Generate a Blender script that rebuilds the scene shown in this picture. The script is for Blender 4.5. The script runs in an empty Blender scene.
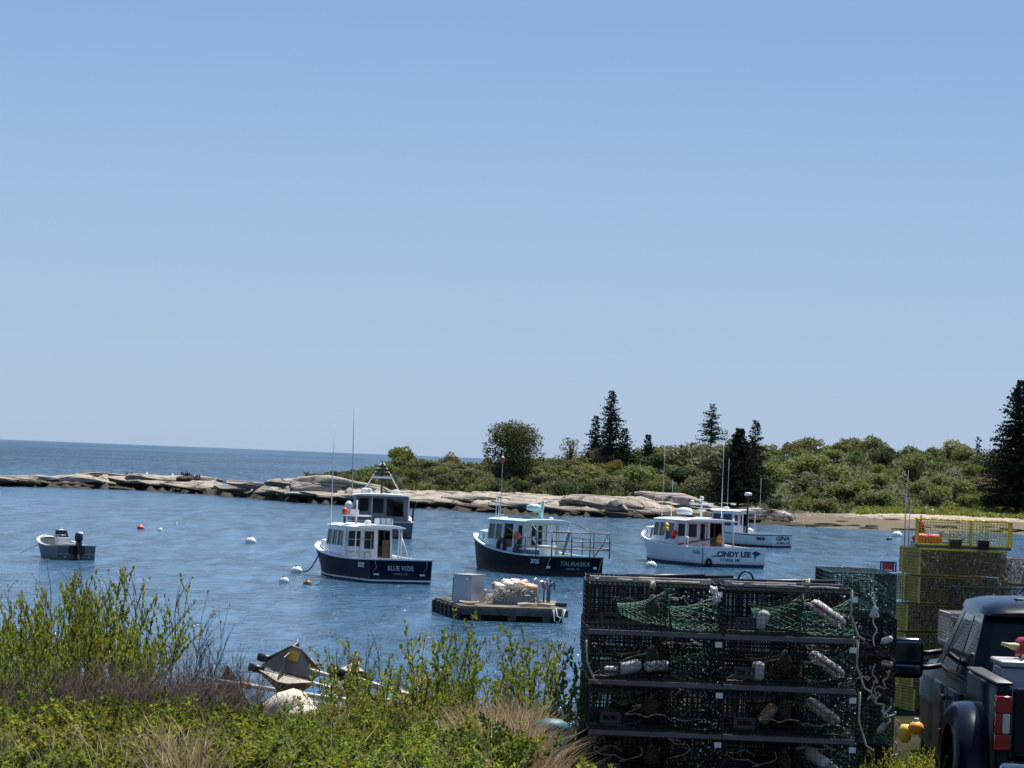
import bpy, math, random
import numpy as np
from mathutils import Vector, Matrix, noise as mnoise

scene = bpy.context.scene
COL = scene.collection
R = math.radians

# ------------------------------------------------------------------ camera
EYE = 6.0
FPX = 3500.0
PITCH = R(1.228)
ROLL = R(2.25)
CAM = Vector((0, 0, EYE))
Fv = Vector((0, math.cos(PITCH), math.sin(PITCH)))
U0 = Vector((0, -math.sin(PITCH), math.cos(PITCH)))
X0 = Vector((1, 0, 0))
Rv = X0 * math.cos(ROLL) + U0 * math.sin(ROLL)
Uv = U0 * math.cos(ROLL) - X0 * math.sin(ROLL)
cd = bpy.data.cameras.new('camera')
cam = bpy.data.objects.new('camera', cd)
COL.objects.link(cam)
cam.matrix_world = Matrix(((Rv.x, Uv.x, -Fv.x, 0), (Rv.y, Uv.y, -Fv.y, 0), (Rv.z, Uv.z, -Fv.z, EYE), (0, 0, 0, 1)))
cd.sensor_width = 36
cd.lens = FPX / 1024 * 36
cd.clip_start = 0.5
cd.clip_end = 90000
scene.camera = cam


def pdir(px, py):
    return Fv * FPX + Rv * (px - 512) + Uv * (384 - py)


def D(px, py, d):
    """world point seen at pixel, at distance d along +Y"""
    v = pdir(px, py)
    return CAM + v * (d / v.y)


def Z(px, py, z=0.0):
    """world point seen at pixel on the level z"""
    v = pdir(px, py)
    return CAM + v * ((z - EYE) / v.z)


# ------------------------------------------------------------------ objects
def tag(o, label=None, cat=None, group=None, kind=None):
    if label: o['label'] = label
    if cat: o['category'] = cat
    if group: o['group'] = group
    if kind: o['kind'] = kind
    return o


def empty(name, loc=(0, 0, 0), rz=0.0, label=None, cat=None, group=None, rot=None):
    o = bpy.data.objects.new(name, None)
    COL.objects.link(o)
    o.empty_display_size = 0.1
    o.location = loc
    o.rotation_euler = rot if rot else (0, 0, rz)
    return tag(o, label, cat, group)


KIDS = {}


def link(name, me, parent=None):
    o = bpy.data.objects.new(name, me)
    COL.objects.link(o)
    if parent is not None:
        o.parent = parent
        KIDS.setdefault(parent.name, []).append(o)
    return o


def copy_tree(o, parent=None):
    c = o.copy()
    COL.objects.link(c)
    if parent is not None:
        c.parent = parent
        KIDS.setdefault(parent.name, []).append(c)
    for ch in list(KIDS.get(o.name, [])):
        copy_tree(ch, c)
    return c


class MB:
    """collects shapes into one mesh"""

    def __init__(self):
        self.v = []; self.f = []; self.m = []; self.s = []

    def add(self, vs, fs, m=0, smooth=False):
        n = len(self.v)
        self.v.extend([tuple(a) for a in vs])
        for f in fs:
            self.f.append(tuple(i + n for i in f)); self.m.append(m); self.s.append(smooth)

    def box(self, c, size, m=0, rot=None, taper=(1, 1)):
        sx, sy, sz = size[0] / 2, size[1] / 2, size[2] / 2
        vs = []
        for z in (-1, 1):
            tx, ty = (1, 1) if z < 0 else taper
            for x, y in ((-1, -1), (1, -1), (1, 1), (-1, 1)):
                vs.append(Vector((x * sx * tx, y * sy * ty, z * sz)))
        if rot is not None:
            vs = [rot @ a for a in vs]
        c = Vector(c)
        self.add([a + c for a in vs], [(3, 2, 1, 0), (4, 5, 6, 7), (0, 1, 5, 4), (1, 2, 6, 5), (2, 3, 7, 6), (3, 0, 4, 7)], m)

    def b2(self, lo, hi, m=0):
        self.box([(lo[i] + hi[i]) / 2 for i in range(3)], [hi[i] - lo[i] for i in range(3)], m)

    def bar(self, p, q, r, m=0, n=4, r2=None, cap=True):
        p = Vector(p); q = Vector(q)
        d = q - p
        if d.length < 1e-6: return
        d.normalize()
        a = d.cross(Vector((0, 0, 1)))
        if a.length < .05: a = d.cross(Vector((1, 0, 0)))
        a.normalize(); b = d.cross(a)
        r2 = r if r2 is None else r2
        vs = []
        for c, rr in ((p, r), (q, r2)):
            for i in range(n):
                t = 2 * math.pi * (i + .5) / n
                vs.append(c + (a * math.cos(t) + b * math.sin(t)) * rr)
        fs = [(i, i + n, (i + 1) % n + n, (i + 1) % n) for i in range(n)]
        if cap:
            fs.append(tuple(range(n))); fs.append(tuple(range(2 * n - 1, n - 1, -1)))
        self.add(vs, fs, m, n > 5)

    def tube(self, pts, r, m=0, n=6, closed=False):
        pts = [Vector(p) for p in pts]
        k = len(pts)
        rs = r if isinstance(r, (list, tuple)) else [r] * k
        vs = []; prev = None
        for i in range(k):
            if closed: d = pts[(i + 1) % k] - pts[i - 1]
            else: d = pts[min(i + 1, k - 1)] - pts[max(i - 1, 0)]
            if d.length < 1e-9: d = Vector((0, 0, 1))
            d.normalize()
            if prev is None:
                a = d.cross(Vector((0, 0, 1)))
                if a.length < .1: a = d.cross(Vector((1, 0, 0)))
            else:
                a = prev - d * prev.dot(d)
                if a.length < 1e-4: a = d.cross(Vector((1, 0, 0)))
            a.normalize(); prev = a.copy(); b = d.cross(a)
            for j in range(n):
                t = 2 * math.pi * j / n
                vs.append(pts[i] + (a * math.cos(t) + b * math.sin(t)) * rs[i])
        fs = []
        for i in range(k if closed else k - 1):
            i2 = (i + 1) % k
            for j in range(n):
                j2 = (j + 1) % n
                fs.append((i * n + j, i2 * n + j, i2 * n + j2, i * n + j2))
        if not closed:
            fs.append(tuple(range(n))); fs.append(tuple(range(k * n - 1, (k - 1) * n - 1, -1)))
        self.add(vs, fs, m, True)

    def lathe(self, prof, n=16, c=(0, 0, 0), rot=None, m=0, ms=None, smooth=True):
        """prof: (radius, height) rows, turned about Z"""
        c = Vector(c); vs = []
        for r, h in prof:
            for j in range(n):
                t = 2 * math.pi * j / n
                p = Vector((r * math.cos(t), r * math.sin(t), h))
                vs.append((rot @ p if rot is not None else p) + c)
        for i in range(len(prof) - 1):
            fs = [(i * n + j, i * n + (j + 1) % n, (i + 1) * n + (j + 1) % n, (i + 1) * n + j) for j in range(n)]
            if i == 0: allv = vs
            n0 = len(self.v) if i == 0 else n0
            if i == 0: self.v.extend([tuple(a) for a in vs])
            for f in fs:
                self.f.append(tuple(a + n0 for a in f)); self.m.append(ms[i] if ms else m); self.s.append(smooth)
        if prof[0][0] > 1e-4:
            self.f.append(tuple(n0 + j for j in range(n - 1, -1, -1))); self.m.append(ms[0] if ms else m); self.s.append(False)
        if prof[-1][0] > 1e-4:
            k = (len(prof) - 1) * n
            self.f.append(tuple(n0 + k + j for j in range(n))); self.m.append(ms[-1] if ms else m); self.s.append(False)

    def ball(self, c, r, m=0, n=14, k=8, sc=(1, 1, 1), rot=None):
        prof = [(r * math.sin(math.pi * i / k), -r * math.cos(math.pi * i / k)) for i in range(k + 1)]
        S = Matrix.Diagonal(sc)
        self.lathe(prof, n, c, (rot @ S) if rot is not None else S, m)

    def quad(self, a, b, c, d, m=0, smooth=False):
        self.add([a, b, c, d], [(0, 1, 2, 3)], m, smooth)

    def panel(self, A, B_, C, Dd, holes=(), th=.03, m=0):
        """wall patch with corners A(u0v0) B(u1v0) C(u1v1) D(u0v1), holes in uv, thickness inward along -normal"""
        A, B_, C, Dd = Vector(A), Vector(B_), Vector(C), Vector(Dd)
        nrm = (B_ - A).cross(Dd - A).normalized() * th

        def P(u, v): return (A * (1 - u) + B_ * u) * (1 - v) + (Dd * (1 - u) + C * u) * v
        us = sorted(set([0, 1] + [h[i] for h in holes for i in (0, 2)]))
        vs = sorted(set([0, 1] + [h[i] for h in holes for i in (1, 3)]))
        inh = lambda u, v: any(h[0] < u < h[2] and h[1] < v < h[3] for h in holes)
        nu, nv = len(us) - 1, len(vs) - 1
        solid = [[not inh((us[i] + us[i + 1]) / 2, (vs[j] + vs[j + 1]) / 2) for j in range(nv)] for i in range(nu)]
        for i in range(nu):
            for j in range(nv):
                if not solid[i][j]: continue
                p = [P(us[i], vs[j]), P(us[i + 1], vs[j]), P(us[i + 1], vs[j + 1]), P(us[i], vs[j + 1])]
                q = [a - nrm for a in p]
                self.quad(*p, m); self.quad(q[3], q[2], q[1], q[0], m)
                for k, (di, dj) in enumerate(((0, -1), (1, 0), (0, 1), (-1, 0))):
                    ii, jj = i + di, j + dj
                    if not (0 <= ii < nu and 0 <= jj < nv) or not solid[ii][jj]:
                        k2 = (k + 1) % 4
                        self.quad(p[k2], p[k], q[k], q[k2], m)

        return P

    def panes(self, A, B_, C, Dd, holes, inset=.015, m=0, th=.006):
        A, B_, C, Dd = Vector(A), Vector(B_), Vector(C), Vector(Dd)
        nrm = (B_ - A).cross(Dd - A).normalized()

        def P(u, v): return (A * (1 - u) + B_ * u) * (1 - v) + (Dd * (1 - u) + C * u) * v
        for h in holes:
            p = [P(h[0], h[1]), P(h[2], h[1]), P(h[2], h[3]), P(h[0], h[3])]
            f = [a - nrm * inset for a in p]; b = [a - nrm * (inset + th) for a in p]
            self.quad(*f, m); self.quad(b[3], b[2], b[1], b[0], m)

    def mesh(self, name, mats):
        me = bpy.data.meshes.new(name)
        me.from_pydata(self.v, [], self.f)
        mats = mats if isinstance(mats, (list, tuple)) else [mats]
        for a in mats: me.materials.append(a)
        if self.f:
            me.polygons.foreach_set('material_index', self.m)
            me.polygons.foreach_set('use_smooth', self.s)
        me.update()
        return me

    def build(self, name, mats, parent=None):
        return link(name, self.mesh(name, mats), parent)


def npmesh(name, verts, faces, mats, midx=None, smooth=False):
    """verts Nx3, faces MxK (same size faces)"""
    verts = np.asarray(verts, dtype=np.float32); faces = np.asarray(faces, dtype=np.int32)
    me = bpy.data.meshes.new(name)
    k = faces.shape[1]
    me.vertices.add(len(verts)); me.vertices.foreach_set('co', verts.ravel())
    me.loops.add(faces.size); me.loops.foreach_set('vertex_index', faces.ravel())
    me.polygons.add(len(faces))
    me.polygons.foreach_set('loop_start', np.arange(0, faces.size, k, dtype=np.int32))
    for a in (mats if isinstance(mats, (list, tuple)) else [mats]): me.materials.append(a)
    if midx is not None: me.polygons.foreach_set('material_index', np.asarray(midx, dtype=np.int32))
    me.polygons.foreach_set('use_smooth', np.full(len(faces), smooth))
    me.update(calc_edges=True); me.validate()
    return me


# ------------------------------------------------------------------ materials
MATS = {}


class NT:
    def __init__(self, m):
        self.t = m.node_tree; self.n = self.t.nodes; self.l = self.t.links

    def node(self, typ, **kw):
        a = self.n.new(typ)
        for k, v in kw.items(): setattr(a, k, v)
        return a

    def set(self, node, **kw):
        for k, v in kw.items(): node.inputs[k.replace('_', ' ')].default_value = v
        return node

    def lk(self, a, b): self.l.new(a, b)


def newmat(name):
    m = bpy.data.materials.new(name); m.use_nodes = True
    nt = NT(m); nt.n.clear()
    out = nt.node('ShaderNodeOutputMaterial')
    return m, nt, out


def c4(c): return (c[0], c[1], c[2], 1)


def pm(name, col, rough=.6, metal=0.0, var=.18, scale=6.0, bump=0.0, bscale=30.0, spec=.5, coat=0.0, col2=None, rvar=.12, emis=None):
    """painted / plain surface with uneven colour, gloss and relief"""
    if name in MATS: return MATS[name]
    if rough >= .75: spec = min(spec, .12)
    m, nt, out = newmat(name)
    b = nt.node('ShaderNodeBsdfPrincipled')
    tc = nt.node('ShaderNodeTexCoord')
    nz = nt.node('ShaderNodeTexNoise'); nt.set(nz, Scale=scale, Detail=6.0, Roughness=.6)
    nt.lk(tc.outputs['Object'], nz.inputs['Vector'])
    mr = nt.node('ShaderNodeMapRange'); mr.inputs[1].default_value = .3; mr.inputs[2].default_value = .7
    nt.lk(nz.outputs['Fac'], mr.inputs[0])
    mx = nt.node('ShaderNodeMix', data_type='RGBA')
    mx.inputs[6].default_value = c4([max(0, c * (1 - var)) for c in col] if col2 is None else col2)
    mx.inputs[7].default_value = c4([min(1, c * (1 + var)) for c in col] if col2 is None else col)
    nt.lk(mr.outputs[0], mx.inputs[0]); nt.lk(mx.outputs[2], b.inputs['Base Color'])
    rr = nt.node('ShaderNodeMapRange'); rr.inputs[3].default_value = max(.02, rough - rvar); rr.inputs[4].default_value = min(1, rough + rvar)
    nt.lk(nz.outputs['Fac'], rr.inputs[0]); nt.lk(rr.outputs[0], b.inputs['Roughness'])
    b.inputs['Metallic'].default_value = metal
    b.inputs['Specular IOR Level'].default_value = spec
    b.inputs['Coat Weight'].default_value = coat
    b.inputs['Coat Roughness'].default_value = .06
    if bump:
        n2 = nt.node('ShaderNodeTexNoise'); nt.set(n2, Scale=bscale, Detail=4.0)
        nt.lk(tc.outputs['Object'], n2.inputs['Vector'])
        bp = nt.node('ShaderNodeBump'); bp.inputs['Strength'].default_value = bump; bp.inputs['Distance'].default_value = .02
        nt.lk(n2.outputs['Fac'], bp.inputs['Height']); nt.lk(bp.outputs[0], b.inputs['Normal'])
    nt.lk(b.outputs[0], out.inputs[0])
    MATS[name] = m
    return m


def leafmat(name, c1, c2, trans=.35, rough=.5, tint=(1.25, 1.2, .5), hvar=.04, spec=.3):
    """leaves: colour differs from leaf to leaf and plant to plant, light passes through"""
    m, nt, out = newmat(name)
    b = nt.node('ShaderNodeBsdfPrincipled'); tr = nt.node('ShaderNodeBsdfTranslucent'); ms = nt.node('ShaderNodeMixShader')
    geo = nt.node('ShaderNodeNewGeometry'); oi = nt.node('ShaderNodeObjectInfo')
    tc = nt.node('ShaderNodeTexCoord'); nz = nt.node('ShaderNodeTexNoise'); nt.set(nz, Scale=1.3, Detail=3.0)
    nt.lk(tc.outputs['Object'], nz.inputs['Vector'])
    ad = nt.node('ShaderNodeMath', operation='MULTIPLY_ADD'); ad.inputs[1].default_value = .55
    nt.lk(geo.outputs['Random Per Island'], ad.inputs[0])
    ad2 = nt.node('ShaderNodeMath', operation='MULTIPLY'); ad2.inputs[1].default_value = .55
    nt.lk(nz.outputs['Fac'], ad2.inputs[0]); nt.lk(ad2.outputs[0], ad.inputs[2])
    mx = nt.node('ShaderNodeMix', data_type='RGBA'); mx.inputs[6].default_value = c4(c1); mx.inputs[7].default_value = c4(c2)
    nt.lk(ad.outputs[0], mx.inputs[0])
    hs = nt.node('ShaderNodeHueSaturation')
    h = nt.node('ShaderNodeMapRange'); h.inputs[3].default_value = .5 - hvar; h.inputs[4].default_value = .5 + hvar
    v = nt.node('ShaderNodeMapRange'); v.inputs[3].default_value = .75; v.inputs[4].default_value = 1.25
    nt.lk(oi.outputs['Random'], h.inputs[0])
    mv = nt.node('ShaderNodeMath', operation='FRACT'); mm = nt.node('ShaderNodeMath', operation='MULTIPLY'); mm.inputs[1].default_value = 7.31
    nt.lk(oi.outputs['Random'], mm.inputs[0]); nt.lk(mm.outputs[0], mv.inputs[0]); nt.lk(mv.outputs[0], v.inputs[0])
    nt.lk(h.outputs[0], hs.inputs['Hue']); nt.lk(v.outputs[0], hs.inputs['Value']); nt.lk(mx.outputs[2], hs.inputs['Color'])
    nt.lk(hs.outputs[0], b.inputs['Base Color']); b.inputs['Roughness'].default_value = rough
    b.inputs['Specular IOR Level'].default_value = spec
    t2 = nt.node('ShaderNodeMix', data_type='RGBA', blend_type='MULTIPLY'); t2.inputs[0].default_value = 1.0; t2.inputs[7].default_value = c4(tint)
    nt.lk(hs.outputs[0], t2.inputs[6]); nt.lk(t2.outputs[2], tr.inputs['Color'])
    ms.inputs[0].default_value = trans
    nt.lk(b.outputs[0], ms.inputs[1]); nt.lk(tr.outputs[0], ms.inputs[2]); nt.lk(ms.outputs[0], out.inputs[0])
    MATS[name] = m
    return m


def glassmat(name, tint, see=.5, rough=.03):
    m, nt, out = newmat(name)
    tr = nt.node('ShaderNodeBsdfTransparent'); tr.inputs[0].default_value = c4(tint)
    df = nt.node('ShaderNodeBsdfDiffuse'); df.inputs[0].default_value = (.012, .016, .02, 1)
    m1 = nt.node('ShaderNodeMixShader'); m1.inputs[0].default_value = see
    nt.lk(df.outputs[0], m1.inputs[1]); nt.lk(tr.outputs[0], m1.inputs[2])
    gl = nt.node('ShaderNodeBsdfGlossy'); gl.inputs['Roughness'].default_value = rough
    nz = nt.node('ShaderNodeTexNoise'); nt.set(nz, Scale=2.0)
    bp = nt.node('ShaderNodeBump'); bp.inputs['Strength'].default_value = .05; nt.lk(nz.outputs['Fac'], bp.inputs['Height']); nt.lk(bp.outputs[0], gl.inputs['Normal'])
    fr = nt.node('ShaderNodeFresnel'); fr.inputs[0].default_value = 1.5
    m2 = nt.node('ShaderNodeMixShader'); nt.lk(fr.outputs[0], m2.inputs[0]); nt.lk(m1.outputs[0], m2.inputs[1]); nt.lk(gl.outputs[0], m2.inputs[2])
    nt.lk(m2.outputs[0], out.inputs[0])
    MATS[name] = m
    return m


def text_part(name, body, size, loc, ux, uy, mat, parent, width=None, shear=0.0, offset=0.0):
    """lettering as a thin raised mesh; ux reading direction, uy up"""
    cu = bpy.data.curves.new(name, 'FONT'); cu.body = body; cu.size = size
    cu.align_x = 'CENTER'; cu.align_y = 'CENTER'; cu.extrude = .004; cu.shear = shear; cu.offset = offset; cu.resolution_u = 3
    tmp = bpy.data.objects.new(name, cu); COL.objects.link(tmp)
    bpy.context.view_layer.update()
    me = bpy.data.meshes.new_from_object(tmp)
    bpy.data.objects.remove(tmp); bpy.data.curves.remove(cu)
    me.name = name
    ux = Vector(ux).normalized(); uy = Vector(uy).normalized(); uz = ux.cross(uy)
    xs = [v.co.x for v in me.vertices]
    k = width / (max(xs) - min(xs)) if width and xs else 1
    for v in me.vertices:
        p = v.co.copy(); v.co = ux * (p.x * k) + uy * p.y + uz * p.z
    me.materials.clear(); me.materials.append(mat)
    me.update()
    o = link(name, me, parent); o.location = loc
    return o


def chaikin(pts, n=2):
    pts = [Vector(p) for p in pts]
    for _ in range(n):
        out = [pts[0]]
        for a, b in zip(pts, pts[1:]): out += [a.lerp(b, .25), a.lerp(b, .75)]
        pts = out + [pts[-1]]
    return pts


def smooth(a, b, x):
    t = min(1, max(0, (x - a) / (b - a))); return t * t * (3 - 2 * t)


def interp(x, pts):
    if x <= pts[0][0]: return pts[0][1]
    for (a, va), (b, vb) in zip(pts, pts[1:]):
        if x <= b: return va + (vb - va) * (x - a) / (b - a)
    return pts[-1][1]


def NZ(x, y, z=0.0, s=1.0): return mnoise.noise((x * s, y * s, z))
# ------------------------------------------------------------------ light, sky
SUN_EL, SUN_AZ = R(64), R(28)
w = bpy.data.worlds.new('World'); scene.world = w; w.use_nodes = True
wt = w.node_tree; wt.nodes.clear()
sky = wt.nodes.new('ShaderNodeTexSky'); sky.sky_type = 'NISHITA'; sky.sun_disc = False
sky.sun_elevation = SUN_EL; sky.sun_rotation = SUN_AZ
sky.altitude = 0; sky.air_density = 1.0; sky.dust_density = 0.3; sky.ozone_density = 5.0
bg = wt.nodes.new('ShaderNodeBackground'); bg.inputs[1].default_value = 0.08
wo = wt.nodes.new('ShaderNodeOutputWorld')
# the sea-level haze band: the physical sky is blended towards the clear maritime blue seen low over the water
wtc = wt.nodes.new('ShaderNodeTexCoord'); wsp = wt.nodes.new('ShaderNodeSeparateXYZ'); wt.links.new(wtc.outputs['Generated'], wsp.inputs[0])
rmp = wt.nodes.new('ShaderNodeValToRGB')
els = [(-1.0, (.40, .50, .67)), (.0, (.415, .53, .70)), (.015, (.43, .555, .73)), (.035, (.395, .548, .742)), (.07, (.345, .52, .74)), (.125, (.262, .43, .72)), (.30, (.245, .415, .73)), (.6, (.17, .33, .67))]
cr_ = rmp.color_ramp
mrw = wt.nodes.new('ShaderNodeMapRange'); mrw.inputs[1].default_value = -.1; mrw.inputs[2].default_value = .7; wt.links.new(wsp.outputs['Z'], mrw.inputs[0]); wt.links.new(mrw.outputs[0], rmp.inputs[0])
for i, (e, c) in enumerate(els):
    pos = max(0, min(1, (e + .1) / .8)); k = cr_.elements[i] if i < 2 else cr_.elements.new(pos)
    k.position = pos; k.color = (c[0], c[1], c[2], 1)
sc_ = wt.nodes.new('ShaderNodeVectorMath'); sc_.operation = 'SCALE'; sc_.inputs['Scale'].default_value = 7.72; wt.links.new(rmp.outputs[0], sc_.inputs[0])
fac = wt.nodes.new('ShaderNodeMapRange'); fac.inputs[1].default_value = .2; fac.inputs[2].default_value = .62; fac.inputs[3].default_value = .0; fac.inputs[4].default_value = 1.0; wt.links.new(wsp.outputs['Z'], fac.inputs[0])
wmx = wt.nodes.new('ShaderNodeMix'); wmx.data_type = 'RGBA'; wt.links.new(fac.outputs[0], wmx.inputs[0]); wt.links.new(sc_.outputs[0], wmx.inputs[6]); wt.links.new(sky.outputs[0], wmx.inputs[7])
wt.links.new(wmx.outputs[2], bg.inputs[0]); wt.links.new(bg.outputs[0], wo.inputs[0])
sv = Vector((math.sin(SUN_AZ) * math.cos(SUN_EL), math.cos(SUN_AZ) * math.cos(SUN_EL), math.sin(SUN_EL)))
sl = bpy.data.lights.new('sun', 'SUN'); sl.energy = 5.0; sl.angle = R(.5); sl.color = (1, .96, .9)
so = bpy.data.objects.new('sun', sl); COL.objects.link(so)
so.rotation_euler = (-sv).to_track_quat('-Z', 'Y').to_euler(); so.location = (0, 0, 60)
scene.view_settings.view_transform = 'Standard'
try: scene.view_settings.look = 'None'
except Exception: pass
scene.view_settings.exposure = 0.70; scene.view_settings.gamma = 1.0
scene.render.engine = 'CYCLES'
cy = scene.cycles
cy.max_bounces = 8; cy.diffuse_bounces = 3; cy.glossy_bounces = 4; cy.transparent_max_bounces = 24; cy.transmission_bounces = 4
cy.caustics_reflective = False; cy.caustics_refractive = False
cy.use_denoising = True
scene.render.film_transparent = False

# ------------------------------------------------------------------ water
m, nt, out = newmat('sea_water')
b = nt.node('ShaderNodeBsdfPrincipled')
b.inputs['Base Color'].default_value = (.030, .090, .16, 1); b.inputs['IOR'].default_value = 1.333
geo = nt.node('ShaderNodeNewGeometry')


def wnoise(sx, sy, scale, detail, rough=.55, dist=0.0):
    mp = nt.node('ShaderNodeMapping'); mp.inputs['Scale'].default_value = (sx, sy, 1)
    nt.lk(geo.outputs['Position'], mp.inputs['Vector'])
    a = nt.node('ShaderNodeTexNoise'); nt.set(a, Scale=scale, Detail=detail, Roughness=rough, Distortion=dist)
    nt.lk(mp.outputs[0], a.inputs['Vector']); return a


n1 = wnoise(1.7, .55, 1.0, 4.0, .62, .4)      # wind ripples
n2 = wnoise(1.0, .3, .35, 2.0)                # chop
n3 = wnoise(.35, .06, .06, 3.0)             # wind patches, drawn out across the view
mr = nt.node('ShaderNodeMapRange'); mr.inputs[1].default_value = .38; mr.inputs[2].default_value = .66; mr.inputs[3].default_value = .6; mr.inputs[4].default_value = 1.15
nt.lk(n3.outputs['Fac'], mr.inputs[0])
n4 = wnoise(.5, .05, .006, 3.0)             # long slicks and gust lines far out
m4_ = nt.node('ShaderNodeMapRange'); m4_.inputs[1].default_value = .36; m4_.inputs[2].default_value = .64; m4_.inputs[3].default_value = .55; m4_.inputs[4].default_value = 1.6
nt.lk(n4.outputs['Fac'], m4_.inputs[0])
n5 = wnoise(.85, .10, 1.0, 2.0, .6, .2)     # cat's paws: small patches of rougher and calmer water
m5 = nt.node('ShaderNodeMapRange'); m5.inputs[1].default_value = .36; m5.inputs[2].default_value = .64; m5.inputs[3].default_value = .22; m5.inputs[4].default_value = 1.9
nt.lk(n5.outputs['Fac'], m5.inputs[0])
n6 = wnoise(.30, .035, 1.0, 2.0, .6, .2)
m6 = nt.node('ShaderNodeMapRange'); m6.inputs[1].default_value = .36; m6.inputs[2].default_value = .64; m6.inputs[3].default_value = .45; m6.inputs[4].default_value = 1.6
nt.lk(n6.outputs['Fac'], m6.inputs[0])
m56 = nt.node('ShaderNodeMath', operation='MULTIPLY'); nt.lk(m5.outputs[0], m56.inputs[0]); nt.lk(m6.outputs[0], m56.inputs[1])
mr0 = nt.node('ShaderNodeMath', operation='MULTIPLY'); nt.lk(mr.outputs[0], mr0.inputs[0]); nt.lk(m56.outputs[0], mr0.inputs[1])
mr2 = nt.node('ShaderNodeMath', operation='MULTIPLY'); nt.lk(mr0.outputs[0], mr2.inputs[0]); nt.lk(m4_.outputs[0], mr2.inputs[1])
a1 = nt.node('ShaderNodeMath', operation='MULTIPLY_ADD'); a1.inputs[1].default_value = 1.3
nt.lk(n2.outputs['Fac'], a1.inputs[0]); nt.lk(n1.outputs['Fac'], a1.inputs[2])
mu = nt.node('ShaderNodeMath', operation='MULTIPLY'); spy = nt.node('ShaderNodeSeparateXYZ'); nt.lk(geo.outputs['Position'], spy.inputs[0])   # open sea beyond the cove is rougher
fy = nt.node('ShaderNodeMapRange'); fy.inputs[1].default_value = 350; fy.inputs[2].default_value = 900; fy.inputs[3].default_value = 1.0; fy.inputs[4].default_value = 2.0
nt.lk(spy.outputs['Y'], fy.inputs[0])
mr3 = nt.node('ShaderNodeMath', operation='MULTIPLY'); nt.lk(mr2.outputs[0], mr3.inputs[0]); nt.lk(fy.outputs[0], mr3.inputs[1])
a0 = nt.node('ShaderNodeMath', operation='SUBTRACT'); a0.inputs[1].default_value = 1.15; nt.lk(a1.outputs[0], a0.inputs[0])
nt.lk(a0.outputs[0], mu.inputs[0]); nt.lk(mr3.outputs[0], mu.inputs[1])
bp = nt.node('ShaderNodeBump'); bp.inputs['Strength'].default_value = 1.0; bp.inputs['Distance'].default_value = 1.5
nt.lk(mu.outputs[0], bp.inputs['Height']); nt.lk(bp.outputs[0], b.inputs['Normal'])
rw = nt.node('ShaderNodeMapRange'); rw.inputs[1].default_value = 330; rw.inputs[2].default_value = 800; rw.inputs[3].default_value = .13; rw.inputs[4].default_value = .46   # ripples too small to resolve, more of them in the open sea
nt.lk(spy.outputs['Y'], rw.inputs[0]); nt.lk(rw.outputs[0], b.inputs['Roughness'])
nt.lk(b.outputs[0], out.inputs[0])
MATS['sea_water'] = m
wm = MB(); S = 60000
wm.quad((-S, -200, 0), (S, -200, 0), (S, S, 0), (-S, S, 0))
tag(wm.build('water', MATS['sea_water']), kind='structure')

# ------------------------------------------------------------------ near shore ground
def ground_z(x, y):
    left = interp(y, [(-30, 4.5), (10, 4.3), (20, 3.95), (27, 3.72), (30, 3.66), (33, 3.45), (40, 2.2), (50, .2), (60, -1.5), (90, -2.5)])
    right = interp(y, [(-30, 4.4), (8, 4.3), (16, 3.7), (21, 3.28), (28, 3.2), (31, 3.02), (52, 2.95), (60, 2.5), (72, .2), (80, -1.5), (90, -2.5)])
    xb = max(0, y - 24) * .045
    t = smooth(xb + .1, xb + .6, x)
    z = left * (1 - t) + right * t
    # level pad below the near trap stack
    return z + .05 * NZ(x, y, 0, .7) * (1 if y > 5 else .3) + .02 * NZ(x, y, 3, 2.3)


nx, ny = 131, 151
xs = np.linspace(-26, 26, nx); ys = np.concatenate([np.linspace(-40, 4, 20), np.linspace(5, 92, ny - 20)])
gv = [(x, y, ground_z(x, y)) for y in ys for x in xs]
gf = [(j * nx + i, j * nx + i + 1, (j + 1) * nx + i + 1, (j + 1) * nx + i) for j in range(ny - 1) for i in range(nx - 1)]
tag(link('ground', npmesh('ground', gv, gf, pm('turf_soil', (.045, .04, .026), .95, var=.5, scale=1.5, bump=.8, bscale=9, col2=(.02, .024, .010), spec=.0), smooth=True)), kind='structure')

# ------------------------------------------------------------------ island
SHORE = [(-200, 484), (-60, 485), (0, 486), (40, 487), (80, 488.5), (130, 490), (180, 492.5), (240, 497.5), (290, 502), (350, 505.5), (420, 508.5), (460, 510.5), (500, 513.5), (560, 516),
         (620, 518), (680, 519), (740, 521), (770, 525), (800, 526.5), (850, 529), (900, 531), (960, 532.5), (1010, 534), (1100, 538), (1300, 546)]
ROCK = [(-200, 479, 10), (-60, 477, 10), (0, 477, 10), (45, 476, 10), (100, 474.5, 11), (150, 478, 10), (190, 481, 9), (230, 484, 10), (260, 484, 11), (290, 481, 13), (335, 481, 15), (380, 489, 15), (430, 491, 16),
        (480, 495, 17), (540, 499, 18), (600, 501, 19), (640, 498, 20), (700, 502, 20), (760, 508, 22), (790, 512, 26), (830, 514, 34), (900, 514, 40), (960, 516, 38), (1024, 519, 36), (1100, 523, 36), (1300, 532, 36)]
HILL = [(-200, 500, 26), (270, 505, 30), (290, 492, 30), (312, 483, 30), (335, 479, 32), (370, 474, 40), (400, 465, 45), (440, 468, 50), (480, 470, 60), (540, 467, 70), (600, 463, 80),
        (650, 461, 90), (700, 456, 100), (760, 458, 110), (800, 456, 115), (870, 453, 120), (920, 460, 120), (960, 460, 110), (1024, 466, 100), (1100, 470, 100), (1300, 480, 100)]
t1 = lambda T, px: interp(px, [(a[0], a[1]) for a in T])
t2 = lambda T, px: interp(px, [(a[0], a[2]) for a in T])


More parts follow.
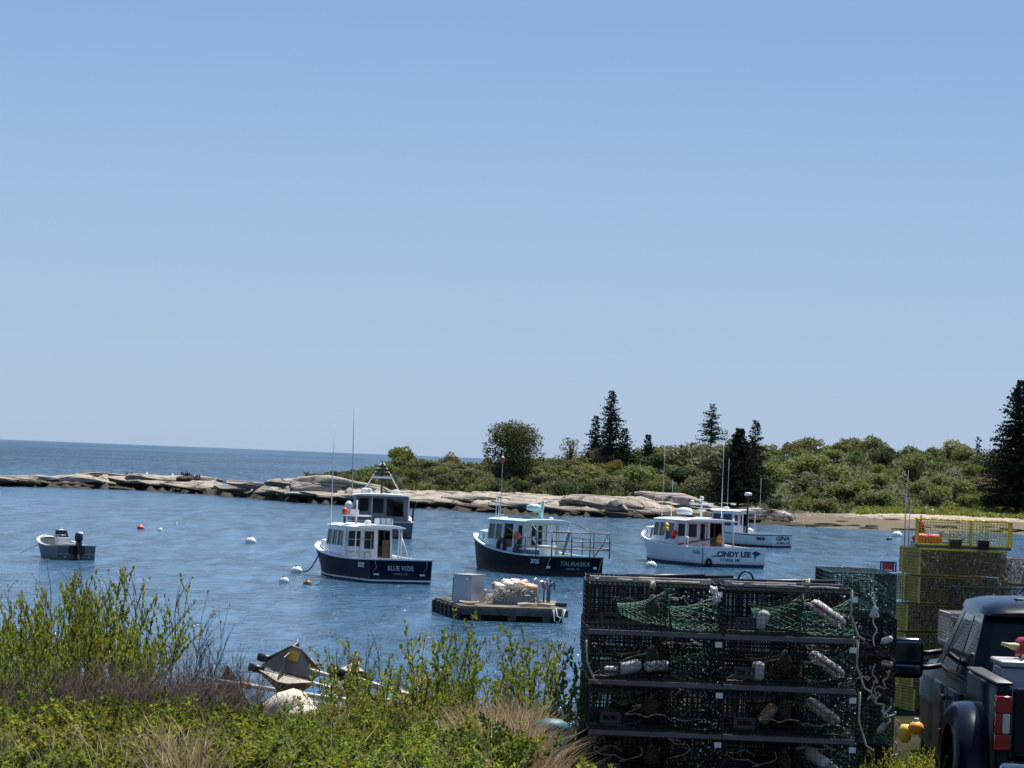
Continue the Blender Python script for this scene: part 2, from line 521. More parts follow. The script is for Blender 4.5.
def island_col(px):
    w0 = Z(px, t1(SHORE, px) + .5 * NZ(px, 0, 0, .11), 0.0)
    d = Vector((w0.x, w0.y, 0)); L = d.length; d.normalize()
    ur = t2(ROCK, px); uh = t2(HILL, px)
    zr = D(px, t1(ROCK, px), w0.y + ur).z
    zh = D(px, t1(HILL, px), w0.y + uh).z if px > 285 else -1.5
    if px > 285 and px < 330: zh = zh
    return w0, d, ur, uh, zr, zh


def island_h(col, u):
    w0, d, ur, uh, zr, zh = col
    if u < 0: z = max(-2.5, u * .35)
    elif u < ur:
        t = u / ur
        z = zr * (1 - (1 - t) ** 1.7) if ur < 25 else zr * t ** .9
    elif u < uh:
        z = zr + (zh - zr) * smooth(ur, uh, u)
    else:
        z = zh - max(0, u - uh - 15) * .05
    p = w0 + d * u
    rk = smooth(-1, 3, u) * (1 - smooth(ur + 2, ur + 12, u)) if ur < 30 else .25 * smooth(0, 3, u) * (1 - smooth(ur, ur + 8, u))
    n = .7 * NZ(p.x * .35, p.y, 1, .14) + .35 * abs(NZ(p.x * .5, p.y, 5, .33)) + .16 * NZ(p.x, p.y, 9, .8)
    z += rk * n
    z += (1 - rk) * smooth(ur, ur + 10, u) * .5 * NZ(p.x, p.y, 2, .06)
    return p.x, p.y, z


pxs = list(np.arange(-200, 1301, 3.0))
us = list(np.arange(-8, 0, 2)) + list(np.arange(0, 28, .7)) + list(np.arange(28, 60, 2)) + list(np.arange(60, 260, 6))
iv = []; cols = [island_col(p) for p in pxs]
for c in cols:
    for u in us: iv.append(island_h(c, u))
nu = len(us)
f_ = []; mi = []
for i in range(len(pxs) - 1):
    px = pxs[i]
    ur = cols[i][2]
    for j in range(nu - 1):
        f_.append((i * nu + j, (i + 1) * nu + j, (i + 1) * nu + j + 1, i * nu + j + 1))
        e = us[j] - ur + 2.5 * NZ(px, us[j], 4, .08)
        if px < 296: k = 0
        elif e > 2: k = 1
        elif px > 790 + 12 * NZ(us[j], 0, 0, .2): k = 2
        else: k = 0
        mi.append(k)

# granite: tan with cracks and lichen, wet dark weed line by the water
def rockmat(name, base, dark, tide=.55, tn=-.9):
    m, nt, out = newmat(name)
    b = nt.node('ShaderNodeBsdfPrincipled'); b.inputs['Roughness'].default_value = .9; b.inputs['Specular IOR Level'].default_value = .08
    geo = nt.node('ShaderNodeNewGeometry'); sep = nt.node('ShaderNodeSeparateXYZ'); nt.lk(geo.outputs['Position'], sep.inputs[0])
    n1 = nt.node('ShaderNodeTexNoise'); nt.set(n1, Scale=.7, Detail=8.0, Roughness=.65); nt.lk(geo.outputs['Position'], n1.inputs['Vector'])
    mp = nt.node('ShaderNodeMapping'); mp.inputs['Scale'].default_value = (.16, .3, 1.1); mp.inputs['Rotation'].default_value = (0, R(9), R(20)); nt.lk(geo.outputs['Position'], mp.inputs[0])
    vo = nt.node('ShaderNodeTexVoronoi', feature='DISTANCE_TO_EDGE'); vo.inputs['Scale'].default_value = .8; nt.lk(mp.outputs[0], vo.inputs['Vector'])
    cr = nt.node('ShaderNodeMapRange'); cr.inputs[1].default_value = 0.0; cr.inputs[2].default_value = .05; nt.lk(vo.outputs['Distance'], cr.inputs[0])
    mx = nt.node('ShaderNodeMix', data_type='RGBA'); mx.inputs[6].default_value = c4([c * .55 for c in base]); mx.inputs[7].default_value = c4(base)
    r1 = nt.node('ShaderNodeMapRange'); r1.inputs[1].default_value = .32; r1.inputs[2].default_value = .6; nt.lk(n1.outputs['Fac'], r1.inputs[0]); nt.lk(r1.outputs[0], mx.inputs[0])
    m3 = nt.node('ShaderNodeMix', data_type='RGBA'); m3.inputs[6].default_value = c4([c * .25 for c in base]); nt.lk(mx.outputs[2], m3.inputs[7]); nt.lk(cr.outputs[0], m3.inputs[0])
    az = nt.node('ShaderNodeMath', operation='MULTIPLY_ADD'); az.inputs[1].default_value = tn; nt.lk(n1.outputs['Fac'], az.inputs[0]); nt.lk(sep.outputs['Z'], az.inputs[2])
    td = nt.node('ShaderNodeMapRange'); td.inputs[1].default_value = tide - .62; td.inputs[2].default_value = tide - .3; nt.lk(az.outputs[0], td.inputs[0])
    m4 = nt.node('ShaderNodeMix', data_type='RGBA'); m4.inputs[6].default_value = c4(dark); nt.lk(m3.outputs[2], m4.inputs[7]); nt.lk(td.outputs[0], m4.inputs[0])
    nt.lk(m4.outputs[2], b.inputs['Base Color'])
    ml = nt.node('ShaderNodeMath', operation='MULTIPLY_ADD'); ml.inputs[1].default_value = .6; nt.lk(cr.outputs[0], ml.inputs[0]); nt.lk(n1.outputs['Fac'], ml.inputs[2])
    bp = nt.node('ShaderNodeBump'); bp.inputs['Strength'].default_value = .7; bp.inputs['Distance'].default_value = .4; nt.lk(ml.outputs[0], bp.inputs['Height']); nt.lk(bp.outputs[0], b.inputs['Normal'])
    nt.lk(b.outputs[0], out.inputs[0]); MATS[name] = m; return m


GRAN = rockmat('granite', (.37, .325, .265), (.055, .045, .032), .85)
DROCK = rockmat('dark_rock', (.09, .075, .06), (.03, .026, .018))
BEACH = rockmat('beach_shingle', (.50, .42, .33), (.13, .105, .075), .45, -2.2)
VEGG = pm('island_turf', (.06, .065, .03), .95, var=.4, scale=.4, bump=.6, bscale=2, col2=(.035, .04, .018))
tag(link('island_terrain', npmesh('island_terrain', iv, f_, [GRAN, VEGG, BEACH], mi, True)), kind='structure')


def on_island(px, u):
    return Vector(island_h(island_col(px), u))


# loose ledges and boulders along the waterline
rng = random.Random(5)
def rock_mesh(seed, mat, sub=4):
    import bmesh
    bm = bmesh.new(); bmesh.ops.create_icosphere(bm, subdivisions=sub, radius=1)
    rr = random.Random(seed)
    planes = [(Vector((rr.gauss(0, 1), rr.gauss(0, 1), rr.gauss(0, 1.3))).normalized(), rr.uniform(.55, .85)) for _ in range(9)]
    for v in bm.verts:
        p = v.co.copy()
        for n, dd in planes:
            e = p.dot(n) - dd
            if e > 0: p -= n * e * .85
        q = p * 1.0
        p *= 1 + .16 * mnoise.noise(q * 1.3 + Vector((seed, 0, 0))) + .05 * mnoise.noise(q * 4 + Vector((0, seed, 0)))
        v.co = p
    me = bpy.data.meshes.new('granite_rock'); bm.to_mesh(me); bm.free(); me.materials.append(mat)
    me.polygons.foreach_set('use_smooth', [True] * len(me.polygons))
    return me


RM = [rock_mesh(s, GRAN) for s in range(6)]; DM = [rock_mesh(s + 20, DROCK) for s in range(2)]


def rock(px, u, w_m, d_m, h_m, tilt=0, rz=0, me=None, dz=0, label='rounded tan granite ledge rock lying along the island waterline', group='granite rocks along the island shore'):
    o = link('granite_rock', me or rng.choice(RM)); p = on_island(px, u)
    o.location = (p.x, p.y, max(p.z, -.1) + dz); o.scale = (w_m / 2, d_m / 2, h_m / 2); o.rotation_euler = (0, R(tilt), R(rz))
    return tag(o, label, 'rock', group)


for px in np.arange(-30, 800, 21):
    for k in range(2):
        u = rng.uniform(.4, 4.5) if k == 0 else rng.uniform(3, t2(ROCK, px) - 1)
        s = rng.uniform(.6, 1.25)
        rock(px + rng.uniform(-7, 7), u, rng.uniform(5, 11) * s, rng.uniform(2.5, 4.5) * s, rng.uniform(.7, 1.3) * s, rng.uniform(-1, 6), rng.uniform(-22, 10))
for px in np.arange(790, 1040, 6.5):
    s = rng.uniform(.35, 1)
    rock(px + rng.uniform(-5, 5), rng.uniform(1, 9) if rng.random() < .7 else rng.uniform(10, 30), 2.6 * s, 1.8 * s, .6 * s, 0, rng.uniform(-40, 40), rng.choice(DM + RM),
         label='small weathered rock strewn on the island beach', group='rocks on the beach')
G2 = None
rock(338, 8, 12.5, 7, 3.6, 4, -5, RM[1], -.3, 'large smooth domed granite ledge below the low green scrub, behind the black hulled boat', G2)
rock(606, 9, 12.5, 5, 2.4, 3, -5, RM[2], .1, 'long pale granite slab lying below the tallest pair of spruces', G2)
rock(672, 13, 9, 5, 2.4, 10, -15, RM[4], .2, 'pale granite slab sloping to the right above the white boat', G2)
rock(765, 10, 6.5, 4, 2.2, 0, 0, RM[3], 0, 'rounded pale granite boulder to the right of the dark waterside spruce', G2)
rock(783, 6, 2.4, 1.8, 1.7, 0, 0, DM[0], .1, 'small dark pointed boulder with a gull on its top', G2)
rock(46, 6, 5, 3, 1.7, 6, 0, DM[1], -.15, 'dark blocky rock near the left end of the low spit', G2)
rock(190, 9, 4.0, 2, 1.1, 0, 0, DM[0], .2, 'low black rock crowded with cormorants on the spit', G2)
rock(618, 3, 3.2, 1.8, 2.6, 55, 0, RM[5], .2, 'thin granite slab leaning steeply against the ledge at the waterline', G2)
# ------------------------------------------------------------------ island vegetation
def leaf_cloud(lumps, n, size, seed, squash=.8, flat=.25, drop=0.0):
    """small leaf-clump faces through a set of ellipsoid lumps (cx,cy,cz,rx,ry,rz); returns verts, faces"""
    r = np.random.RandomState(seed)
    vol = np.array([l[3] * l[4] * l[5] for l in lumps]) ** .8; vol /= vol.sum()
    V = []; F = []
    for li, l in enumerate(lumps):
        k = max(4, int(n * vol[li]))
        d = r.normal(size=(k, 3)); d /= np.linalg.norm(d, axis=1)[:, None]
        rad = r.uniform(.35, 1.0, k) ** .5
        rad *= 1 + r.normal(0, .10, k)
        c = np.array(l[:3]) + d * rad[:, None] * np.array(l[3:])
        s = size * r.uniform(.5, 1.3, k)
        a = r.normal(size=(k, 3)); a /= np.linalg.norm(a, axis=1)[:, None]
        b = np.cross(a, r.normal(size=(k, 3))); b /= np.linalg.norm(b, axis=1)[:, None]
        a *= s[:, None]; b *= (s * squash)[:, None]
        base = len(V) * 0
        q = np.stack([c - a * .6, c + b * .5 + a * .1, c + a * .7, c - b * .5 - a * .05], 1)
        V.append(q.reshape(-1, 3))
    V = np.concatenate(V)
    V[:, 2] = np.maximum(V[:, 2], .02)
    F = np.arange(len(V)).reshape(-1, 4)
    return V, F


ISL = {
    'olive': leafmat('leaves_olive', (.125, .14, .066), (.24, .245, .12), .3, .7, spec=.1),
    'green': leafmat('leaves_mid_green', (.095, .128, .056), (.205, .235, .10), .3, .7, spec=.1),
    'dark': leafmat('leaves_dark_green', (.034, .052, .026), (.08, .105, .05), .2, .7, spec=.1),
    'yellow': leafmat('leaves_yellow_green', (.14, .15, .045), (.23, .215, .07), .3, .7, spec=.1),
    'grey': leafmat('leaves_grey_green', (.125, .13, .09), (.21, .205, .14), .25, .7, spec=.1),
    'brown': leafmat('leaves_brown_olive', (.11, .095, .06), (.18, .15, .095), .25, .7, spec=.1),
}
NEEDLE = leafmat('spruce_needles', (.010, .020, .011), (.030, .045, .024), .1, .7, hvar=.02, spec=.1)
BARK = pm('bark', (.10, .08, .065), .95, var=.4, scale=9, bump=.6)
TWIG = pm('dry_twigs', (.085, .055, .045), .95, var=.4, scale=4)


def shrub_proto(seed, kind, w_=3.4, h_=2.4, n=650, size=.26, nl=8):
    r = random.Random(seed); lumps = []
    for i in range(nl):
        a = r.uniform(0, 6.28); q = r.uniform(0, .75) ** .7
        rr = r.uniform(.45, .9) * w_ / 4
        z = h_ * r.uniform(.28, .75) * (1 - .35 * q)
        lumps.append((math.cos(a) * q * w_ / 2, math.sin(a) * q * w_ / 2, z, rr, rr, rr * r.uniform(.7, 1.0)))
    V, F = leaf_cloud(lumps, n, size, seed)
    root = empty('shrub')
    link('foliage', npmesh('foliage', V, F, ISL[kind]), root)
    mb = MB()
    for l in lumps:
        c = Vector(l[:3]); b0 = Vector((r.uniform(-.15, .15), r.uniform(-.15, .15), -.2))
        mid = b0.lerp(c, .5) + Vector((r.uniform(-.2, .2), r.uniform(-.2, .2), .1))
        mb.tube([b0, mid, c, c + Vector((r.uniform(-.3, .3), 0, l[5] * .9))], [.05, .04, .025, .01], n=4)
    mb.build('branches', BARK, root)
    return root


SL = {'olive': 'olive green rounded shrub in the thicket covering the island', 'green': 'leafy mid green shrub in the thicket covering the island', 'dark': 'low dark green shrub at the lower edge of the island thicket',
      'yellow': 'yellow green shrub brightening the island thicket', 'grey': 'pale grey green shrub in the island thicket', 'brown': 'brownish half bare shrub in the island thicket'}
SG = 'shrubs of the island thicket'
protos = {}
for k, kind in enumerate(('olive', 'green', 'dark', 'yellow', 'grey', 'brown')):
    protos[kind] = [shrub_proto(100 + k * 10 + j, kind, n=(1900 if kind != 'brown' else 1100), size=.165) for j in range(2)]
used = set()
rng = random.Random(11)


def shrub(px, u, w_, h_, kind, label=None, group=SG, dz=-.15):
    p0 = rng.choice(protos[kind])
    o = p0 if p0.name not in used else copy_tree(p0)
    used.add(p0.name)
    p = on_island(px, u)
    o.location = (p.x, p.y, p.z + dz); o.rotation_euler = (0, 0, rng.uniform(0, 6.28))
    o.scale = (w_ / 3.4, w_ / 3.4, h_ / 2.4)
    return tag(o, label or SL[kind], 'shrub', group)


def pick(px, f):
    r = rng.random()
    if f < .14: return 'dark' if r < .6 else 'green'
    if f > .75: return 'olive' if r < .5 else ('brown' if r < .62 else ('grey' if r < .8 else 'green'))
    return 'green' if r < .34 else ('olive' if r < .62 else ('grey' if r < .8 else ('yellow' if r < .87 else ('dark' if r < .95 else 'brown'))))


# front edge, body and skyline of the thicket
n_s = 0
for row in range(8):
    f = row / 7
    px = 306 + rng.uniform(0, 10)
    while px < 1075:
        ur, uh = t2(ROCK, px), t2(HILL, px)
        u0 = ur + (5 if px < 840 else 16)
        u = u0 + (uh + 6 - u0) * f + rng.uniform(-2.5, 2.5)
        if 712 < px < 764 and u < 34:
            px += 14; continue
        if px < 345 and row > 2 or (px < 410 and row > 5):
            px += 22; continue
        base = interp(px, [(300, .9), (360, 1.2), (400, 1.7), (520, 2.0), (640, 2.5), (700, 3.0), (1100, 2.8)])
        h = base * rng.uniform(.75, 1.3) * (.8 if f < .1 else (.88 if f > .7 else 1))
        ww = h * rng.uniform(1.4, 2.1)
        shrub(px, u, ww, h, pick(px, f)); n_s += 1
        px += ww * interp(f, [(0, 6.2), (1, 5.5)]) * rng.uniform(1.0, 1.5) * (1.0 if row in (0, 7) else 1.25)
shrub(400, 40, 5.2, 3.3, 'yellow', 'bright yellow green bush rising behind the tripod mast of the grey boat', None)
shrub(656, 27, 3.8, 2.6, 'yellow', 'rounded lime green bush between the spruce pair and the big dark spruce', None)
shrub(447, 52, 3.4, 2.6, 'brown', 'brownish half bare bush on the skyline left of the round dark tree', None)
shrub(697, 62, 8.5, 5.6, 'grey', 'large pale grey green bush in front of the ragged spruce', None)
shrub(672, 70, 7, 4.0, 'grey', 'pale grey green bush left of the largest pale bush', None)
shrub(845, 60, 6, 3.6, 'yellow', 'light green bush half way up the slope above the beach', None)

# knee-high cover between the shrubs, and the grass strip above the beach
def cover(name, n, pxr, ufun, size, hgt, mat, seed):
    r = random.Random(seed); V = []
    for i in range(n):
        px = r.uniform(*pxr); u = ufun(px, r); p = on_island(px, u)
        s = size * r.uniform(.5, 1.3); a = r.uniform(0, 6.28)
        h = hgt * r.uniform(.1, 1); dx, dy = math.cos(a) * s, math.sin(a) * s
        t = Vector((r.gauss(0, s * .5), r.gauss(0, s * .5), s))
        c = p + Vector((0, 0, h - .1))
        V += [c + Vector((-dx, -dy, 0)) * .5, c + Vector((dx, dy, 0)) * .5, c + Vector((dx, dy, 0)) * .3 + t, c - Vector((dx, dy, 0)) * .35 + t * .9]
    me = npmesh(name, [tuple(v) for v in V], np.arange(len(V)).reshape(-1, 4), mat)
    return tag(link(name, me), kind='stuff')


def ucov(px, r):
    ur, uh = t2(ROCK, px), t2(HILL, px)
    return ur + 3 + (uh + 15 - ur) * r.random() ** 1.2 if px < 850 else ur + 14 + (uh - ur) * r.random()


cover('undergrowth', 17000, (304, 1080), ucov, .34, .7, leafmat('leaves_undergrowth', (.06, .07, .036), (.14, .145, .075), .25, .8, spec=.05), 3)
cover('beach_grass', 9000, (855, 1080), lambda px, r: t2(ROCK, px) + r.uniform(-1, 16), .3, .35, leafmat('beach_grass_blades', (.11, .15, .04), (.20, .22, .07), .3), 4)


# spruces
def spruce(px, u, top, wpx, label, seed, ragged=.25, dens=1.0, bare=False, low=.06, q=1.0, sp=.8):
    r = random.Random(seed)
    p = on_island(px, u); d = p.y
    H = D(px, top, d).z - p.z; W = 1.45 * wpx * d / FPX
    tp = D(px, top, d)
    root = empty('spruce_tree', p, 0, label, 'tree', None)
    tb = MB(); tb.tube([(0, 0, -.3), (0, 0, H * .5), (0, 0, H * .99)], [.035 * H ** .8, .024 * H ** .8, .012], n=7)
    V = []
    z = H * low
    while z < H * .985:
        f = z / H
        rad = W / 2 * ((1 - f) ** sp) * r.uniform(1 - ragged, 1.1) + .12
        nb = max(3, int((5 + 5 * (1 - f)) * dens))
        for k in range(nb):
            if bare and r.random() < .55: continue
            a = r.uniform(0, 6.28); L = rad * r.uniform(.55, 1.12)
            dirv = Vector((math.cos(a), math.sin(a), 0)); side = Vector((-dirv.y, dirv.x, 0))
            droop = r.uniform(-.30, .05) * (1 if f < .7 else -.8)
            ns = max(2, int(L / .26))
            for s in range(ns):
                t = (s + r.uniform(.2, 1)) / ns
                c = dirv * (L * t) + Vector((0, 0, z + droop * L * t * t + .12 * t * L))
                for q_ in range(3):
                    w_ = q * r.uniform(.16, .36) * (1.15 - .5 * t)
                    e = (side * r.choice((-1, 1)) * r.uniform(.3, 1) + dirv * r.uniform(.2, .8) + Vector((0, 0, r.uniform(-.45, .25)))).normalized() * w_
                    up = Vector((r.gauss(0, .3), r.gauss(0, .3), 1)) * .07 * q
                    cc = c + Vector((r.gauss(0, .05), r.gauss(0, .05), r.gauss(0, .05)))
                    V += [cc - up, cc + e * .7 - up * .7, cc + e * 1.2, cc + e * .6 + up * 1.2]
        z += r.uniform(.16, .30) * (1.0 if H > 5 else .75)
    link('crown', npmesh('crown', [tuple(v) for v in V], np.arange(len(V)).reshape(-1, 4), NEEDLE), root)
    bb = tb
    for k in range(int(H * 5)):
        zz = r.uniform(.1, .95) * H; a = r.uniform(0, 6.28); L = W / 2 * (1 - zz / H) ** .8 * .8
        bb.bar((0, 0, zz), (math.cos(a) * L, math.sin(a) * L, zz - .1 * L), .022, n=3)
    bb.build('trunk', BARK, root)
    return root


spruce(607, 70, 389, 40, 'tallest dark spruce of the clump at the middle of the island', 1, .35, 1.15)
spruce(592, 72, 415, 25, 'shorter dark spruce touching the left side of the tallest spruce', 2, .4)
spruce(622, 68, 427, 24, 'stubby dark spruce against the right side of the tallest spruce', 3, .4)
spruce(645, 75, 434, 17, 'small dark spruce poking above the thicket right of the spruce clump', 4)
spruce(708, 85, 403, 44, 'ragged flat topped spruce behind the pale bushes', 5, .5, .85, low=.35)
spruce(737, 16, 428, 60, 'big dense dark spruce standing near the water behind the white boats', 6, .18, 2.3, q=1.35, sp=.9)
spruce(752, 38, 418, 34, 'pointed spruce just behind the big dense waterside spruce', 7, .25, 1.1)
spruce(1016, 45, 379, 78, 'very tall dark spruce cut by the right edge of the view', 8, .3, 1.8, q=1.25)
spruce(976, 95, 436, 15, 'thin half bare spruce on the skyline left of the very tall spruce', 9, .3, .8, True)


def leafy_tree(px, u, top, wpx, label, seed, mat, n=14000, size=.2):
    r = random.Random(seed); p = on_island(px, u); d = p.y
    H = D(px, top, d).z - p.z; W = wpx * d / FPX
    root = empty('leafy_tree', p, 0, label, 'tree')
    lumps = []
    for i in range(34):
        a = r.uniform(0, 6.28); q = r.random() ** .5 * .72; zf = r.uniform(.14, .88)
        sh = math.sin(math.pi * min(1, max(.12, zf * .9 + .05))) ** .6
        rr = W * r.uniform(.13, .22)
        lumps.append((math.cos(a) * q * W / 2 * sh, math.sin(a) * q * W / 2 * sh, zf * H, rr, rr, rr * .8))
    V, F = leaf_cloud(lumps, n, size, seed)
    link('crown', npmesh('crown', V, F, mat), root)
    tb = MB(); tb.tube([(0, 0, -.3), (.1, 0, H * .3), (0, 0, H * .6)], [.2, .15, .06], n=7)
    for l in lumps[:14]:
        tb.tube([(0, 0, H * r.uniform(.15, .4)), Vector(l[:3]) * .6 + Vector((0, 0, l[2] * .3)), l[:3]], [.09, .06, .02], n=4)
    tb.build('trunk', BARK, root)
    return root


leafy_tree(511, 45, 425, 72, 'round dark green leafy tree standing alone left of the spruce clump', 21, leafmat('leaves_round_tree', (.03, .055, .02), (.075, .11, .04), .25))
leafy_tree(568, 62, 436, 24, 'small rounded green tree between the round tree and the spruce clump', 22, ISL['green'], 700)

# birds on the spit
def bird(px, u, s, label, cat, group, mat, upright, dz=.0):
    p = on_island(px, u)
    mb = MB()
    if upright: spine = [(-.28, 0, .08), (-.14, 0, .2), (0, 0, .34), (.08, 0, .52), (.1, 0, .68), (.16, 0, .76), (.27, 0, .77)]; rad = [.03, .12, .17, .13, .06, .07, .02]
    else: spine = [(-.32, 0, .2), (-.15, 0, .22), (0, 0, .24), (.14, 0, .28), (.2, 0, .36), (.26, 0, .38), (.34, 0, .37)]; rad = [.02, .11, .15, .12, .08, .07, .02]
    mb.tube(spine, rad, n=8)
    for y in (-.04, .04): mb.tube([(0, y, .28), (0, y, .12), (.01, y, -.02)], [.03, .014, .012], n=5)
    o = link(cat, mb.mesh(cat, mat))
    o.location = (p.x, p.y, p.z + dz); o.scale = (s, s, s); o.rotation_euler = (0, 0, rng.uniform(0, 6.28))
    tag(o, label, cat, group); return o


BLK = pm('black_plumage', (.012, .012, .014), .6); WHT = pm('white_plumage', (.75, .75, .73), .7)
for i in range(11):
    bird(181 + i * 1.8 + rng.uniform(-1.2, 1.2), 9 + rng.uniform(-1.6, 1.6), rng.uniform(.65, .9), 'black cormorant standing in the huddle on the low spit', 'cormorant', 'cormorants on the spit', BLK, True, .35)
for px in (126, 131, 138): bird(px, 9, .65, 'dark cormorant standing apart on the ledge left of the cormorant huddle', 'cormorant', 'cormorants standing apart', BLK, True, .2)
for px in (146, 154, 172, 215): bird(px, 8.5, .9, 'white gull resting on the rocks of the low spit', 'gull', 'gulls on the spit', WHT, False, .25)
bird(783, 6, 1.0, 'white gull perched on the small dark boulder', 'gull', None, WHT, False, .95)
# ------------------------------------------------------------------ boats
WHITE = pm('white_gelcoat', (.72, .73, .73), .28, var=.06, scale=1.2, coat=.3)
OFFW = pm('off_white_paint', (.62, .64, .63), .45, var=.12, scale=2)
GREYD = pm('deck_grey', (.36, .37, .37), .7, var=.15)
def streakmat(name, base, dirt, amt=.5, rough=.35, spec=.3):
    """gelcoat with rain streaks, scuffs and a slimy band at the waterline"""
    m, nt, out = newmat(name); b = nt.node('ShaderNodeBsdfPrincipled'); tc = nt.node('ShaderNodeTexCoord')
    mp = nt.node('ShaderNodeMapping'); mp.inputs['Scale'].default_value = (2.6, 2.6, .35); nt.lk(tc.outputs['Object'], mp.inputs[0])
    n1 = nt.node('ShaderNodeTexNoise'); nt.set(n1, Scale=2.2, Detail=6.0, Roughness=.7); nt.lk(mp.outputs[0], n1.inputs['Vector'])
    sp = nt.node('ShaderNodeSeparateXYZ'); nt.lk(tc.outputs['Object'], sp.inputs[0])
    r1 = nt.node('ShaderNodeMapRange'); r1.inputs[1].default_value = .5; r1.inputs[2].default_value = .74; r1.inputs[4].default_value = amt; nt.lk(n1.outputs['Fac'], r1.inputs[0])
    az = nt.node('ShaderNodeMath', operation='MULTIPLY_ADD'); az.inputs[1].default_value = -.35; nt.lk(n1.outputs['Fac'], az.inputs[0]); nt.lk(sp.outputs['Z'], az.inputs[2])
    r2 = nt.node('ShaderNodeMapRange'); r2.inputs[1].default_value = -.02; r2.inputs[2].default_value = .28; r2.inputs[3].default_value = .65; r2.inputs[4].default_value = 0.0; nt.lk(az.outputs[0], r2.inputs[0])
    mxf = nt.node('ShaderNodeMath', operation='MAXIMUM'); nt.lk(r1.outputs[0], mxf.inputs[0]); nt.lk(r2.outputs[0], mxf.inputs[1])
    mx = nt.node('ShaderNodeMix', data_type='RGBA'); mx.inputs[6].default_value = c4(base); mx.inputs[7].default_value = c4(dirt); nt.lk(mxf.outputs[0], mx.inputs[0]); nt.lk(mx.outputs[2], b.inputs['Base Color'])
    b.inputs['Roughness'].default_value = rough; b.inputs['Specular IOR Level'].default_value = spec
    nt.lk(b.outputs[0], out.inputs[0]); MATS[name] = m; return m


WHITEH = streakmat('white_hull_gelcoat', (.70, .71, .71), (.34, .29, .22), .4)
NAVYH = streakmat('navy_hull_gelcoat', (.008, .011, .024), (.045, .045, .05), .5, .5, .05)
BLKH = streakmat('black_hull_gelcoat', (.007, .008, .011), (.045, .043, .042), .5, .5, .05)
NAVY = pm('navy_gelcoat', (.008, .011, .024), .5, var=.2, scale=1.0, spec=.05)
BLACKH = pm('black_gelcoat', (.007, .008, .011), .5, var=.25, scale=1.0, spec=.05)
SLATE = pm('slate_grey_gelcoat', (.085, .092, .098), .4, var=.2, scale=1.0)
BOTB = pm('blue_black_bottom_paint', (.012, .014, .03), .7, var=.4, scale=2)
BOTN = pm('blue_bottom_paint', (.015, .025, .085), .7, var=.3, scale=2)
BOTR = pm('red_bottom_paint', (.13, .02, .02), .7, var=.3, scale=2)
AQUA = pm('pale_aqua_paint', (.46, .64, .61), .4, var=.08, scale=1.5)
ALU = pm('aluminium', (.42, .43, .44), .42, metal=.7, var=.15, scale=3)
STEEL = pm('stainless_pipe', (.55, .56, .57), .3, metal=.9, var=.1)
DPIPE = pm('dull_pipe', (.13, .14, .15), .5, metal=.5, var=.2)
BLKP = pm('black_plastic', (.012, .012, .014), .45, var=.2)
RUBB = pm('rubber', (.015, .015, .015), .85, var=.3)
GLASS = glassmat('window_glass', (.42, .5, .54), .3)
ORANGE = pm('orange_plastic', (.75, .13, .03), .5, var=.2)
REDP = pm('red_plastic', (.55, .03, .025), .5, var=.2)
YELP = pm('yellow_oilskin', (.72, .42, .05), .5, var=.2)
BLUEP = pm('blue_plastic', (.03, .06, .2), .4, var=.2)
MAROON = pm('maroon_deck', (.16, .03, .03), .6, var=.2)
ROPE = pm('rope', (.48, .43, .33), .9, var=.3, scale=30)
INKW = pm('white_lettering', (.7, .72, .74), .5, var=.05)
INKG = pm('silver_lettering', (.32, .34, .36), .4, var=.05)
INKB = pm('navy_lettering', (.01, .014, .05), .4, var=.05)
INKP = pm('purple_lettering', (.22, .03, .10), .4, var=.05)
WOODD = pm('dark_wet_wood', (.075, .06, .048), .8, var=.4, scale=5, bump=.6)
WOODG = pm('grey_weathered_wood', (.27, .25, .22), .85, var=.35, scale=4, bump=.5)
BROWNP = pm('brown_varnish', (.13, .07, .035), .5, var=.3)


